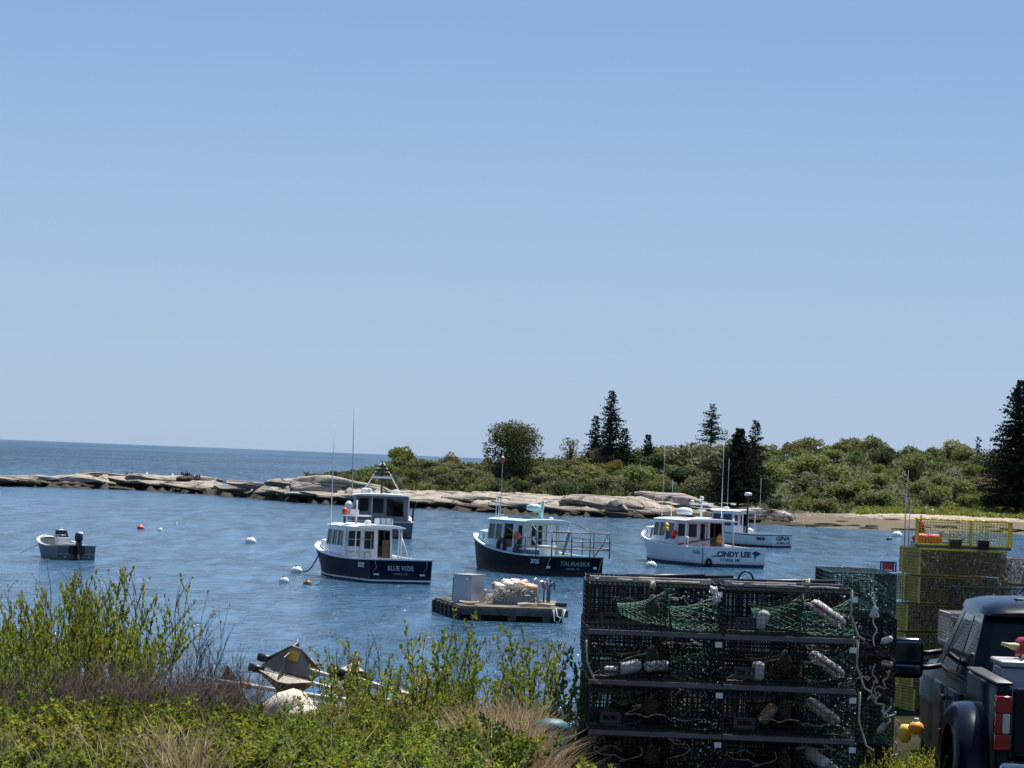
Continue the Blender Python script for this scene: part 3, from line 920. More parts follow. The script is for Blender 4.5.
class Hull:
    def __init__(s, L, B, hs, hb, draft=.7, fine=2.5):
        s.L, s.B, s.hs, s.hb, s.draft, s.fine = L, B, hs, hb, draft, fine

    def b(s, t):
        a = s.B / 2
        if t < .45: return a * (.93 + .07 * math.sin(math.pi * t / .9))
        return a * max(0, 1 - ((t - .45) / .55) ** s.fine)

    def bw(s, t):
        a = s.B / 2 * .9
        if t < .35: return a
        return a * max(0, 1 - ((t - .35) / .63) ** 1.9)

    def h(s, t): return s.hs + (s.hb - s.hs) * t ** 2.1 - .10 * math.sin(math.pi * min(1, t * 1.3)) * (1 if t < .77 else 0)

    def pt(s, t, z, side=1):
        h = s.h(t); k = max(0, min(1, z / h))
        y = s.bw(t) + (s.b(t) - s.bw(t)) * k ** 1.25
        if z < 0: y = s.bw(t) * (1 - .3 * (-z / s.draft) ** 1.5)
        x = t * s.L * .955 + s.L * .045 * k * t ** 8
        return Vector((x, y * side, z))

    def tx(s, x): return x / (s.L * .97)

    def build(s, root, mats, rail, stripe=(.06, .13), t_deck=.5, sole=.35, deckmat=None, solemat=None, sheer=None, shm=None):
        """mats: bottom, stripe, topsides, sheer band"""
        N = 26; mb = MB()
        ts = [i / (N - 1) for i in range(N)]
        def lev(t):
            h = s.h(t)
            zs = [-s.draft * (1 - .9 * t ** 2), -.25, stripe[0], stripe[1], stripe[1] + (h - stripe[1]) * .33, stripe[1] + (h - stripe[1]) * .66, h - (sheer or .12), h]
            return zs
        mi = [0, 0, 1, 2, 2, 2, 3]
        grid = {}
        for sd in (1, -1):
            g = [[s.pt(t, z, sd) if k else Vector((s.pt(t, z).x, 0, z)) for k, z in enumerate(lev(t))] for t in ts]
            grid[sd] = g
            for i in range(N - 1):
                for k in range(7):
                    q = [g[i][k], g[i + 1][k], g[i + 1][k + 1], g[i][k + 1]]
                    if sd > 0: q.reverse()
                    mb.quad(*q, mi[k], True)
        for k in range(7):  # transom
            mb.quad(grid[1][0][k], grid[-1][0][k], grid[-1][0][k + 1], grid[1][0][k + 1], mi[k])
        hull = mb.build('hull', mats, root)
        # weld so that the planking shades smoothly
        import bmesh
        bm = bmesh.new(); bm.from_mesh(hull.data); bmesh.ops.remove_doubles(bm, verts=bm.verts, dist=.0005)
        for e in bm.edges:
            if len(e.link_faces) == 2 and e.calc_face_angle(0) > .7: e.smooth = False
        bm.to_mesh(hull.data); bm.free()
        # rail cap and guard
        rb = MB(); wi = .16
        for sd in (1, -1):
            o = [s.pt(t, s.h(t), sd) for t in ts]
            for i in range(N - 1):
                a, b = o[i], o[i + 1]
                ia = Vector((a.x, sd * max(0, abs(a.y) - wi), a.z)); ib = Vector((b.x, sd * max(0, abs(b.y) - wi), b.z))
                up = Vector((0, 0, .035)); ov = Vector((0, sd * .03, 0))
                for p, q, r_, t_ in ((a + ov + up, b + ov + up, ib + up, ia + up), (a + ov - up, b + ov - up, b + ov + up, a + ov + up), (ia + up, ib + up, ib - up, ia - up), (ia - up, ib - up, b + ov - up, a + ov - up)):
                    rb.quad(*((p, q, r_, t_) if sd < 0 else (t_, r_, q, p)))
        h0 = s.hs
        rb.b2((-.03, -s.b(0) - .028, h0 - .04), (.17, s.b(0) + .028, h0 + .039))
        rb.build('rail_cap', rail, root)
        db = MB()
        # inner bulwark, cockpit sole
        nd = [t for t in ts if t <= t_deck + .06]
        for sd in (1, -1):
            for a, b in zip(nd, nd[1:]):
                pa, pb = s.pt(a, s.h(a), sd), s.pt(b, s.h(b), sd)
                ya, yb = sd * (abs(pa.y) - wi), sd * (abs(pb.y) - wi)
                la, lb = sd * min(abs(ya), s.pt(a, sole).y - .06), sd * min(abs(yb), s.pt(b, sole).y - .06)
                q = [(pa.x + .02, la, sole), (pb.x + .02, lb, sole), (pb.x + .02, yb, pb.z), (pa.x + .02, ya, pa.z)]
                db.quad(*(q if sd > 0 else q[::-1]))
        for a, b in zip(nd, nd[1:]):
            pa, pb = s.pt(a, s.h(a)), s.pt(b, s.h(b)); ya, yb = min(pa.y - wi, s.pt(a, sole).y - .06), min(pb.y - wi, s.pt(b, sole).y - .06)
            db.quad((pa.x + .02, -ya, sole), (pb.x + .02, -yb, sole), (pb.x + .02, yb, sole), (pa.x + .02, ya, sole), 1)
        db.quad((.17, -s.bw(0), sole), (.17, s.bw(0), sole), (.17, s.b(0) - wi, h0), (.17, -s.b(0) + wi, h0))
        # foredeck
        fd = [t for t in ts if t >= t_deck - .02]
        for a, b in zip(fd, fd[1:]):
            pa, pb = s.pt(a, s.h(a)), s.pt(b, s.h(b)); K = 6
            for k in range(K):
                def P(p, j):
                    y = (p.y - .05) * (1 - 2 * j / K); return (p.x, y, p.z - .02 + .10 * (1 - (2 * j / K - 1) ** 2))
                db.quad(P(pa, k), P(pa, k + 1), P(pb, k + 1), P(pb, k), 0, True)
        pa = s.pt(fd[0], s.h(fd[0]))
        yl = s.pt(fd[0], sole).y - .08; ym_ = s.pt(fd[0], pa.z * .7).y - .06
        db.quad((pa.x, yl, sole), (pa.x, -yl, sole), (pa.x, -ym_, pa.z * .7), (pa.x, ym_, pa.z * .7)); db.quad((pa.x, ym_, pa.z * .7), (pa.x, -ym_, pa.z * .7), (pa.x, -pa.y + .05, pa.z), (pa.x, pa.y - .05, pa.z))
        db.build('deck', [deckmat or OFFW, solemat or GREYD], root)


def roof_slab(mb, x0, x1, w0, w1, z, th=.09, crown=.08, m=0):
    """cambered hard top, rounded edge"""
    K = 8; X = [x0, x0 + .06, (x0 + x1) / 2, x1 - .15, x1]
    def wd(x): return w0 + (w1 - w0) * ((x - x0) / (x1 - x0)) ** 2
    rows = []
    for x in X:
        w_ = wd(x) / 2 * (1 if x not in (x0, x1) else .97)
        top = [Vector((x, w_ * (1 - 2 * j / K), z + (th if 0 < j < K else th * .45) + crown * (1 - (2 * j / K - 1) ** 2) * (1 if x not in (x0, x1) else .75))) for j in range(K + 1)]
        bot = [Vector((x, w_ * (1 - 2 * j / K) * .985, z)) for j in range(K + 1)]
        rows.append((top, bot))
    for (t0, b0), (t1_, b1) in zip(rows, rows[1:]):
        for j in range(K):
            mb.quad(t0[j], t0[j + 1], t1_[j + 1], t1_[j], m, True)
            mb.quad(b0[j + 1], b0[j], b1[j], b1[j + 1], m)
        mb.quad(b0[0], t0[0], t1_[0], b1[0], m); mb.quad(t0[K], b0[K], b1[K], t1_[K], m)
    for (t, b), fl in ((rows[0], 0), (rows[-1], 1)):
        for j in range(K):
            q = (b[j], b[j + 1], t[j + 1], t[j]); mb.quad(*(q if not fl else q[::-1]), m)


def wheelhouse(root, x0, x1, w_, z0, z1, body, roofm, over=1.2, rake=.35, side_holes=((.08, .5, .48, .92), (.54, .5, .94, .92)),
               aft_holes=((.05, .52, .30, .9), (.36, .52, .58, .9), (.66, .02, .93, .92)), open_aft=False, zf=None):
    zs = .95
    cv = lambda hs_: tuple((k[0], max(.04, (z0 + k[1] * (z1 - z0) - zs) / (z1 - zs)), k[2], (z0 + k[3] * (z1 - z0) - zs) / (z1 - zs)) for k in hs_)
    side_holes = cv(side_holes); fh = cv(((.06, .55, .33, .92), (.37, .55, .63, .92), (.67, .55, .94, .92)))
    hb = MB(); gb = MB(); y = w_ / 2; yt = y * .95
    walls = [
        # port (+Y): outward normal +Y  -> A at x1 (left seen from outside) .. B at x0
        (((x1, y, zs), (x0, y, zs), (x0, yt, z1), (x1 - rake, yt, z1)), side_holes),
        (((x0, -y, zs), (x1, -y, zs), (x1 - rake, -yt, z1), (x0, -yt, z1)), [(1 - h[2], h[1], 1 - h[0], h[3]) for h in side_holes]),
        (((x1, -y * .98, zs), (x1, y * .98, zs), (x1 - rake, yt * .98, z1), (x1 - rake, -yt * .98, z1)), fh),
    ]
    if not open_aft: walls.append((((x0, y * .985, z0), (x0, -y * .985, z0), (x0, -yt * .985, z1), (x0, yt * .985, z1)), aft_holes))
    for q, h in walls: hb.panel(*q, h, .05)
    for q, h in walls: gb.panes(*q, [k for k in h if k[1] > .3], .02)
    hb.build('wheelhouse', body, root)
    # frames and panes, one window each
    for q, h in walls:
        for k in h:
            if k[1] <= .3: continue
            fb = MB(); A, B_, C, Dd = [Vector(a) for a in q]
            def P(u, v): return (A * (1 - u) + B_ * u) * (1 - v) + (Dd * (1 - u) + C * u) * v
            pts = [P(k[0], k[1]), P(k[2], k[1]), P(k[2], k[3]), P(k[0], k[3])]
            for a, b in zip(pts, pts[1:] + pts[:1]): fb.bar(a, b, .022)
            wo_ = fb.build('window', body, root)
            pb = MB(); pb.panes(*q, [k], .02); pb.build('pane', GLASS, wo_)
    rb = MB(); roof_slab(rb, x0 - over, x1 - rake + .25, w_ * 1.06, w_ * 1.0, z1); rb.build('roof', roofm, root)
    return y, yt


def whip(root, p, h, lean=(0, 0), name='antenna', mat=None, r=.022):
    mb = MB(); p = Vector(p)
    mb.tube([p, p + Vector((0, 0, .18))], .035, n=6)
    mb.tube([p + Vector((0, 0, .1)), p + Vector((lean[0] * .5, lean[1] * .5, h * .5)), p + Vector((lean[0], lean[1], h))], [r, r * .8, r * .45], n=6)
    return mb.build(name, mat or OFFW, root)


def radar_dome(root, c, r=.3, h=.26, mat=None, name='radar_dome'):
    mb = MB(); mb.lathe([(r * .6, 0), (r * .95, .03), (r, h * .35), (r * .97, h * .6), (r * .8, h * .88), (r * .4, h), (0, h * 1.02)], 18, c)
    return mb.build(name, mat or WHITE, root)


def box_part(root, name, lo, hi, mat):
    mb = MB(); mb.b2(lo, hi); return mb.build(name, mat, root)


def bars_part(root, name, segs, r, mat, n=6):
    mb = MB()
    for s_ in segs:
        mb.tube(s_, r, n=n) if len(s_) > 2 else mb.bar(s_[0], s_[1], r, n=n)
    return mb.build(name, mat, root)


def trunk_cabin(root, H, t0, t1_, z, mat, win=True):
    """low forward cabin with small portlights"""
    def bb(t): return max(.12, min(H.b(t) - .38, H.B / 2 - .5))
    a, b = t0, t1_
    xa, xb = a * H.L, b * H.L
    za, zb = H.h(a), H.h(b)
    ya, ym, yb = bb(a), bb((a + b) / 2), bb(b)
    xm = (xa + xb) / 2; zm = H.h((a + b) / 2)
    mb = MB(); hp = ((.25, .35, .45, .75), (.6, .35, .8, .75))
    zt = z
    for sd in (1, -1):
        segs = [((xa, ya), (xm, ym), za, zm), ((xm, ym), (xb, yb), zm, zb)]
        for (p, q, z0, z1_) in segs:
            A = (q[0], sd * q[1], z1_ - .05); B_ = (p[0], sd * p[1], z0 - .05); C = (p[0], sd * p[1] * .95, zt); Dd = (q[0], sd * q[1] * .95, zt - .02)
            mb.panel(*((A, B_, C, Dd) if sd > 0 else (B_, A, Dd, C)), hp[:1] if win else (), .03)
    mb.panel((xb, -yb, zb - .05), (xb, yb, zb - .05), (xb - .1, yb * .95, zt - .02), (xb - .1, -yb * .95, zt - .02))
    for p, q in (((xa, ya), (xm, ym)), ((xm, ym), (xb - .1, yb))):
        mb.quad((p[0], -p[1] * .95, zt), (q[0], -q[1] * .95, zt), (q[0], 0, zt + .07), (p[0], 0, zt + .07), 0, True)
        mb.quad((p[0], 0, zt + .07), (q[0], 0, zt + .07), (q[0], q[1] * .95, zt), (p[0], p[1] * .95, zt), 0, True)
    mb.build('trunk_cabin', mat, root)


def heading(theta): return math.pi / 2 + theta


def hanging_buoy(root_or_none, p, r, h, mats, name, label=None, cat=None, tilt=0.0, group=None, rz=0.0):
    mb = MB()
    mb.lathe([(0.02, 0), (r * .7, h * .06), (r, h * .2), (r, h * .45), (r, h * .62), (r * .8, h * .86), (r * .3, h), (.012, h * 1.01), (.012, h * 1.25)], 12, ms=[0, 0, 0, 1, 0, 0, 0, 2])
    o = mb.build(name, mats, root_or_none)
    o.location = p; o.rotation_euler = (tilt, 0, rz)
    if label: tag(o, label, cat or 'buoy', group)
    return o


def to_world(root, p):
    M = Matrix.Translation(root.location) @ root.rotation_euler.to_matrix().to_4x4()
    return M @ Vector(p)


# ---- boat A: navy lobster boat, nearest
th = R(23.6)
H = Hull(11.0, 3.36, 1.12, 1.55)
s0 = Z(400.5, 583.8)
bA = empty('lobster_boat', s0, heading(th), 'navy hulled lobster boat with white wheelhouse, moored in front of the slate grey boat', 'boat')
H.build(bA, [BOTB, WHITE, NAVYH, NAVYH], WHITE, stripe=(.10, .17), t_deck=.47)
trunk_cabin(bA, H, .66, .86, 1.72, WHITE)
y, yt = wheelhouse(bA, 4.3, 7.0, 2.5, .4, 2.48, WHITE, WHITE, over=1.5, rake=.4,
                   side_holes=((.06, .56, .30, .92), (.34, .56, .58, .92), (.62, .56, .92, .92)),
                   aft_holes=((.06, .55, .33, .92), (.40, .50, .62, .92), (.70, .02, .97, .95)))
bars_part(bA, 'roof_strut', [((3.0, -1.18, .95), (3.0, -1.15, 2.5)), ((3.4, -1.18, 1.0), (2.85, -1.0, 2.48)), ((2.5, -1.4, 1.05), (3.3, -1.1, 2.5))], .035, WHITE)
bars_part(bA, 'roof_strut', [((3.0, 1.18, 1.0), (3.0, 1.15, 2.5))], .03, WHITE)
bars_part(bA, 'guard_pipes', [((4.22, 1.1, .5), (4.22, 1.1, 2.2)), ((4.22, .45, .5), (4.22, .45, 2.2)), ((4.22, 1.1, 1.9), (4.22, -.1, 1.9)), ((4.22, 1.1, 1.3), (4.22, -.1, 1.3)), ((4.22, -.1, .5), (4.22, -.1, 2.2)), ((4.22, .18, .8), (4.22, .18, 1.3))], .022, STEEL)
box_part(bA, 'companionway_door', (4.4, -1.1, .45), (4.46, -.75, 1.9), BROWNP)
bars_part(bA, 'exhaust_stack', [((6.0, .6, 2.5), (6.0, .6, 2.85), (5.9, .66, 3.05), (5.8, .75, 3.2))], .075, BLKP, 8)
box_part(bA, 'life_raft', (3.0, -.7, 2.66), (3.55, .02, 2.93), WHITE)
mb = MB()
for yy in (-.62, -.35, -.08): mb.b2((2.985, yy - .03, 2.655), (3.565, yy + .03, 2.945))
mb.build('raft_strap', GREYD, bA)
radar_dome(bA, (3.6, .35, 2.64), .17, .2)
bars_part(bA, 'mast', [((4.6, .55, 2.55), (4.6, .55, 3.75)), ((4.6, -.1, 3.02), (4.6, 1.25, 3.02))], .035, WHITE)
box_part(bA, 'spreader', (4.45, -.15, 3.0), (4.75, 1.3, 3.05), OFFW)
box_part(bA, 'radar_scanner', (4.4, .5, 3.06), (4.8, .95, 3.3), WHITE)
hanging_buoy(bA, (4.6, 1.15, 3.05), .14, .34, [ORANGE, REDP, BLKP], 'marker_light')
whip(bA, (6.3, 1.2, 2.5), 4.9, (0, .0), r=.027)
text_part('boat_name', 'BLUE VIZIR', .30, (-.004, .02, .70), (0, -1, 0), (0, 0, 1), INKG, bA, 1.32, offset=.008)
text_part('home_port', 'COREA, ME', .13, (-.004, .02, .44), (0, -1, 0), (0, 0, 1), INKG, bA, .72)
for yy in (1.25, -1.05): box_part(bA, 'scupper', (-.05, yy - .14, .38), (.0, yy + .12, .46), OFFW)
bars_part(bA, 'transom_line', [((-.02, 1.35, 1.1), (-.03, 1.25, .75), (-.02, 1.42, .5))], .012, ROPE, 5)
bars_part(bA, 'transom_line', [((-.02, -1.25, 1.1), (-.03, -1.3, .8), (-.02, -1.12, .55))], .012, ROPE, 5)
mb = MB()
for xx in (6.3,): pass
p = H.pt(.1, .75); text_part('registration_number', '3532', .30, (p.x, p.y + .03, .80), (-1, 0, 0), (0, 0, 1), INKW, bA, .8, offset=.01)
bars_part(bA, 'gear_hook', [((4.1, .75, 1.15), (4.05, .75, .9), (4.05, .6, .75), (4.1, .5, .95)), ((4.1, .2, 1.1), (4.05, .15, .85), (4.05, .0, .75))], .03, OFFW, 6)

# ---- boat B: grey, seen from astern behind A
th = R(4)
H = Hull(12.5, 4.7, 1.15, 2.1)
s0 = Z(382, 538)
bB = empty('lobster_boat', s0, heading(th), 'slate grey fishing boat with a tripod mast, seen stern on behind the navy hulled boat', 'boat')
H.build(bB, [BOTB, BLACKH, SLATE, SLATE], GREYD, stripe=(.05, .1), t_deck=.45, solemat=WOODD)
trunk_cabin(bB, H, .68, .88, 2.2, OFFW)
GREYH = pm('grey_wheelhouse_paint', (.20, .22, .235), .5, var=.12)
wheelhouse(bB, 4.6, 7.6, 4.1, .4, 2.95, GREYH, OFFW, over=1.4, rake=.5,
           aft_holes=((.08, .54, .27, .93), (.32, .50, .55, .93), (.60, .42, .92, .93)), side_holes=((.06, .55, .3, .9), (.35, .55, .6, .9), (.65, .55, .94, .9)))
bars_part(bB, 'roof_strut', [((3.4, 1.95, .9), (3.4, 1.95, 2.95))], .05, OFFW)
bars_part(bB, 'roof_strut', [((3.4, -1.95, .9), (3.4, -1.95, 2.95))], .05, OFFW)
bars_part(bB, 'roof_strut', [((3.4, .7, 2.95), (3.4, .7, 1.2))], .04, OFFW)
bars_part(bB, 'mast_leg', [((5, 1.45, 3.1), (5, .0, 5.45))], .045, OFFW)
bars_part(bB, 'mast_leg', [((5, -1.45, 3.1), (5, 0, 5.45))], .045, OFFW)
bars_part(bB, 'mast_post', [((5.02, 0, 3.1), (5.02, 0, 5.5))], .09, BLKP)
for k in range(4):
    zz = 5.1 - .27 * k; hw = (.3, .48, .56, .66)[k]
    box_part(bB, 'mast_slat', (4.93, -hw, zz - .07), (5.1, hw, zz + .07), BLKP if k < 3 else OFFW)
radar_dome(bB, (5, 1.1, 3.15), .42, .34)
radar_dome(bB, (5.5, -1.1, 3.12), .25, .3)
whip(bB, (4.6, 2.14, 2.95), 6.3, (0, .12), r=.04, mat=GREYD)
bars_part(bB, 'davit', [((3.6, -2.3, 1.2), (3.6, -2.3, 2.0), (3.5, -2.5, 2.5), (3.4, -2.55, 2.6))], .07, BLKP, 7)
mb = MB(); mb.ball((3.2, 2.35, 2.15), .42, sc=(1, .8, .9)); mb.build('fender', WHITE, bB)
mb = MB(); mb.ball((3.2, 2.0, 1.85), .3, sc=(1, .9, 1.2)); mb.build('fender', ORANGE, bB)
box_part(bB, 'bait_bin', (1.2, -.9, .36), (2.4, .6, 1.0), GREYD)
mb = MB()
mb.lathe([(.10, 0), (.16, .1), (.14, .35), (.03, .45)], 10, (2.0, -1.3, .36)); mb.build('bucket', YELP, bB)
bars_part(bB, 'tow_bar', [((-.05, -1.7, .35), (-.4, -1.7, .15), (-.35, -1.5, .0))], .06, BLKP)

# ---- boat C: black hull, pale aqua house, pipe rack
th = R(28)
H = Hull(11.6, 3.55, 1.06, 1.85)
s0 = Z(575, 577)
bC = empty('lobster_boat', s0, heading(th), 'black hulled lobster boat with pale aqua roof and a tall pipe rack around its stern', 'boat')
H.build(bC, [BOTB, BLKH, BLKH, BLKH], AQUA, stripe=(.05, .1), t_deck=.5, sheer=.12)
# aqua bow bulwark
trunk_cabin(bC, H, .66, .88, 2.05, AQUA)
wheelhouse(bC, 4.3, 7.6, 2.75, .4, 2.72, pm('pale_house_paint', (.56, .61, .61), .45, var=.08), AQUA, over=1.1, rake=.3, aft_holes=((.05, .48, .16, .92), (.36, .45, .47, .92), (.51, .45, .62, .92), (.70, .04, .96, .95)),
           side_holes=((.04, .56, .26, .92), (.30, .56, .52, .92), (.58, .40, .92, .94)))
bars_part(bC, 'roof_strut', [((3.3, 1.3, .9), (3.3, 1.3, 2.72))], .03, OFFW)
bars_part(bC, 'roof_strut', [((3.3, -1.3, .9), (3.3, -1.3, 2.72))], .03, OFFW)
bars_part(bC, 'roof_rack', [((4.4, .9, 2.9), (4.4, -.6, 2.95)), ((4.4, .9, 2.9), (6.0, .9, 2.9)), ((4.4, -.6, 2.95), (6.0, -.6, 2.95))], .03, BLKP)
mb = MB(); mb.tube([(4.3, -.15, 2.8), (4.2, -.15, 3.3), (4.1, -.2, 3.9)], [.14, .12, .08], n=8); mb.build('mast', AQUA, bC)
mb = MB(); mb.lathe([(.1, 0), (.36, .05), (.4, .15), (.36, .3), (.1, .36)], 16, (4.15, .35, 3.3)); mb.build('radar_dome', AQUA, bC)
bars_part(bC, 'radar_bracket', [((4.2, -.15, 3.25), (4.15, .35, 3.28))], .05, AQUA)
radar_dome(bC, (4.2, -.75, 2.83), .12, .16)
wp = whip(bC, (6.7, 1.0, 2.75), 3.6, (0, -.03), r=.03, mat=GREYD)
mb = MB(); mb.lathe([(.02, 0), (.11, .08), (.11, .3), (.02, .4)], 10, (6.7, .98, 5.75), ms=[0, 0, 1]); mb.build('masthead_light', [REDP, OFFW], bC)
bars_part(bC, 'ladder', [((6.9, 1.15, 2.75), (6.9, 1.15, 3.9)), ((6.6, 1.15, 2.75), (6.6, 1.15, 3.9)), ((6.9, 1.15, 3.6), (6.6, 1.15, 3.6))], .022, OFFW)
mb = MB()
ring = [(5.6 + .0 * 0 + .36 * math.cos(a), 1.45, 1.35 + .36 * math.sin(a)) for a in [2 * math.pi * i / 16 for i in range(16)]]
mb.tube(ring, .11, n=8, closed=True); mb.build('life_ring', pm('dark_maroon_ring', (.07, .02, .025), .6), bC)
# pipe rack
X = [3.6, 2.4, 1.2, -.5]; yy = 1.72
for x in X:
    for sd in (1, -1):
        if x > 3: zt = 1.95
        else: zt = 1.95 if x > 2 else 2.3
        bars_part(bC, 'rack_post', [((x, sd * yy, 1.0), (x, sd * yy, zt))], .035, DPIPE)
segs = []
for sd in (1, -1):
    segs += [((1.2, sd * yy, 2.3), (-.5, sd * yy, 2.3)), ((3.6, sd * yy, 1.95), (1.2, sd * yy, 1.95)), ((3.6, sd * yy, 1.5), (-.5, sd * yy, 1.5)), ((1.2, sd * yy, 1.85), (-.5, sd * yy, 1.85)), ((2.6, sd * 1.3, 2.7), (1.2, sd * yy, 2.3))]
segs += [((-.5, yy, 2.3), (-.5, -yy, 2.3)), ((-.5, yy, 1.85), (-.5, -yy, 1.85)), ((1.2, yy, 2.3), (1.2, -yy, 2.3)), ((-.5, yy, 1.45), (-.5, -yy, 1.45))]
for k in (-.55, .55): segs.append(((-.5, k, 1.02), (-.5, k, 2.3)))
bars_part(bC, 'rack_rails', segs, .03, DPIPE)
mb = MB(); mb.tube([(-.2, -.95, 1.05), (-.25, -1.45, 1.7), (-.25, -1.7, 2.15)], .03, n=5); mb.build('flag_staff', BLKP, bC)
mb = MB(); mb.add([(-.27, -1.35, 1.75), (-.3, -1.1, 1.65), (-.27, -1.5, 1.95), (-.25, -1.75, 2.3), (-.33, -1.5, 1.7)], [(0, 1, 2), (0, 2, 3), (0, 3, 4)]); mb.build('furled_flag', WHITE, bC)
bars_part(bC, 'brace', [((3.0, -.9, .95), (2.3, -.9, 2.3)), ((2.6, -.6, .95), (1.9, -.6, 2.3))], .04, DPIPE)
bars_part(bC, 'hauler_davit', [((4.0, .95, .9), (4.0, .95, 2.0), (4.0, .5, 2.35)), ((3.7, .6, 1.9), (3.6, .15, 1.25), (3.6, .0, .9))], .06, WHITE, 8)
text_part('boat_name', 'TAURASKA', .34, (-.004, .05, .66), (0, -1, 0), (0, 0, 1), INKG, bC, 1.75, shear=.25)
text_part('home_port', 'COREA, ME', .13, (-.004, .15, .40), (0, -1, 0), (0, 0, 1), INKG, bC, .8)
bars_part(bC, 'transom_line', [((-.02, 1.5, 1.0), (-.05, 1.7, .55), (0.0, 1.75, .4))], .014, ROPE, 5)
bars_part(bC, 'transom_line', [((-.02, -1.55, 1.0), (-.06, -1.35, .3), (-.02, -1.2, .1))], .014, ROPE, 5)
for q in (1.62, -1.15): box_part(bC, 'scupper', (-.05, q - .1, .42), (0, q + .1, .54), OFFW)
p = H.pt(.12, .65); text_part('registration_number', '3725', .30, (p.x, p.y + .03, .72), (-1, 0, 0), (0, 0, 1), INKW, bC, .9, offset=.01)

# things aboard C
def aboard(root, name, mb, mats, p, label, cat, rz=0, group=None, tilt=0):
    o = mb.build(name, mats); o.location = to_world(root, p); o.rotation_euler = (tilt, 0, root.rotation_euler.z + rz)
    return tag(o, label, cat, group)


mb = MB(); mb.lathe([(.36, 0), (.40, .08), (.46, .5), (.49, .52), (.49, .6), (.43, .6), (.38, .1), (0, .08)], 18); aboard(bC, 'fish_tub', mb, OFFW, (1.3, 1.0, .96), 'round off white tub standing in the stern of the black hulled boat', 'tub')
mb = MB(); mb.box((0, 0, .16), (1.5, .8, .32), 0, taper=(1.06, 1.1)); mb.b2((-.82, -.47, .322), (.82, .47, .38), 1); aboard(bC, 'bait_tray', mb, [BLUEP, WHITE], (2.6, 1.05, .96), 'long dark blue bait box with white lid left of the off white tub', 'box')
o = hanging_buoy(None, to_world(bC, (4.15, 1.3, 1.75)), .2, .4, [ORANGE, REDP, BLKP], 'buoy', 'orange red buoy hung beside the wheelhouse of the black hulled boat', 'buoy')
mb = MB(); mb.tube([(0, 0, 1.2), (.02, .03, .9), (.05, 0, .45), (.0, .02, .1)], [.1, .2, .24, .16], n=10); mb.tube([(0, 0, 1.15), (.1, .22, .85), (.12, .26, .5)], [.07, .09, .07], n=8)
aboard(bC, 'oilskins', mb, pm('dark_green_oilskin', (.02, .035, .035), .5), (4.15, 1.15, .45), 'dark oilskins hanging below the orange red buoy on the black hulled boat', 'oilskins')

# ---- boat D: white, large name
th = R(24)
H = Hull(12.3, 4.6, 1.17, 1.82)
s0 = Z(733.5, 567.7)
bD = empty('lobster_boat', s0, heading(th), 'white lobster boat with navy CINDY LEE lettering across its wide stern', 'boat')
H.build(bD, [BOTN, BOTN, WHITEH, WHITEH], WHITE, stripe=(.08, .2), t_deck=.52, solemat=MAROON)
trunk_cabin(bD, H, .66, .88, 2.12, WHITE)
wheelhouse(bD, 4.6, 7.9, 3.5, .4, 2.66, WHITE, WHITE, over=1.5, rake=.45, side_holes=((.04, .55, .26, .93), (.30, .55, .56, .93), (.60, .5, .95, .93)),
           aft_holes=((.04, .55, .22, .92), (.26, .55, .44, .92), (.50, .48, .66, .93), (.71, .03, .96, .95)))
for sd in (1, -1): bars_part(bD, 'roof_strut', [((3.3, sd * 1.65, 1.0), (3.3, sd * 1.62, 2.88))], .05, WHITE)
bars_part(bD, 'roof_strut', [((4.4, -.3, .6), (4.4, -.3, 2.88))], .05, WHITE)
radar_dome(bD, (5.2, .8, 3.02), .5, .42)
bars_part(bD, 'mast', [((4.7, -.1, 2.9), (4.7, -.1, 4.0)), ((4.7, .7, 3.7), (4.7, -.9, 3.7)), ((4.7, .1, 3.35), (4.7, -.4, 3.35))], .06, WHITE, 8)
radar_dome(bD, (4.7, -.1, 3.95), .14, .22); radar_dome(bD, (4.7, .55, 3.72), .12, .2)
whip(bD, (6.8, 1.55, 2.88), 4.4, (0, -.05)); whip(bD, (6.8, .9, 2.88), 2.2, (0, -.02)); whip(bD, (4.7, -1.5, 2.9), 4.6, (0, .02), r=.028)
bars_part(bD, 'boom', [((4.3, 1.6, 1.2), (3.3, -.9, 1.75))], .05, DPIPE)
bars_part(bD, 'side_rail', [((4.2, 1.75, 1.15), (2.4, 1.9, 1.15)), ((4.2, 1.75, 1.7), (2.4, 1.9, 1.7)), ((2.4, 1.9, 1.3), (2.4, 1.9, 1.7)), ((3.3, 1.85, 1.3), (3.3, 1.85, 1.7))], .03, WHITE)
text_part('boat_name', 'CINDY LEE', .44, (-.005, .0, .78), (0, -1, 0), (0, 0, 1), INKB, bD, 2.3, offset=.022)
text_part('home_port', 'COREA, ME', .22, (-.005, .25, .44), (0, -1, 0), (0, 0, 1), INKB, bD, 1.35, offset=.006)
mb = MB()  # dark emblem at the right of the name
E = [(-1.2, 1.02), (-1.34, 1.1), (-1.5, 1.16), (-1.68, 1.08), (-1.85, 1.0), (-1.7, .92), (-1.62, .84), (-1.5, .86), (-1.47, .74), (-1.42, .58), (-1.38, .74), (-1.36, .9)]
E = [(y_, z_ - .13) for y_, z_ in E]
mb.add([(-.006, y_, z_) for y_, z_ in E] + [(.002, y_, z_) for y_, z_ in E], [tuple(range(12))] + [(i, i + 12, (i + 1) % 12 + 12, (i + 1) % 12) for i in range(12)])
E2 = [(1.62, .72), (1.42, .80), (1.25, .86), (1.12, .80), (.88, .76), (1.05, .74), (1.22, .76), (1.4, .74)]
mb.add([(-.006, y_, z_ - .12) for y_, z_ in E2], [tuple(range(8))])
mb.build('emblem', INKB, bD)
p = H.pt(.07, .8); text_part('registration_number', '7633', .28, (p.x, p.y + .03, .85), (-1, 0, 0), (0, 0, 1), pm('grey_lettering', (.2, .24, .28), .5), bD, .95, offset=.01)
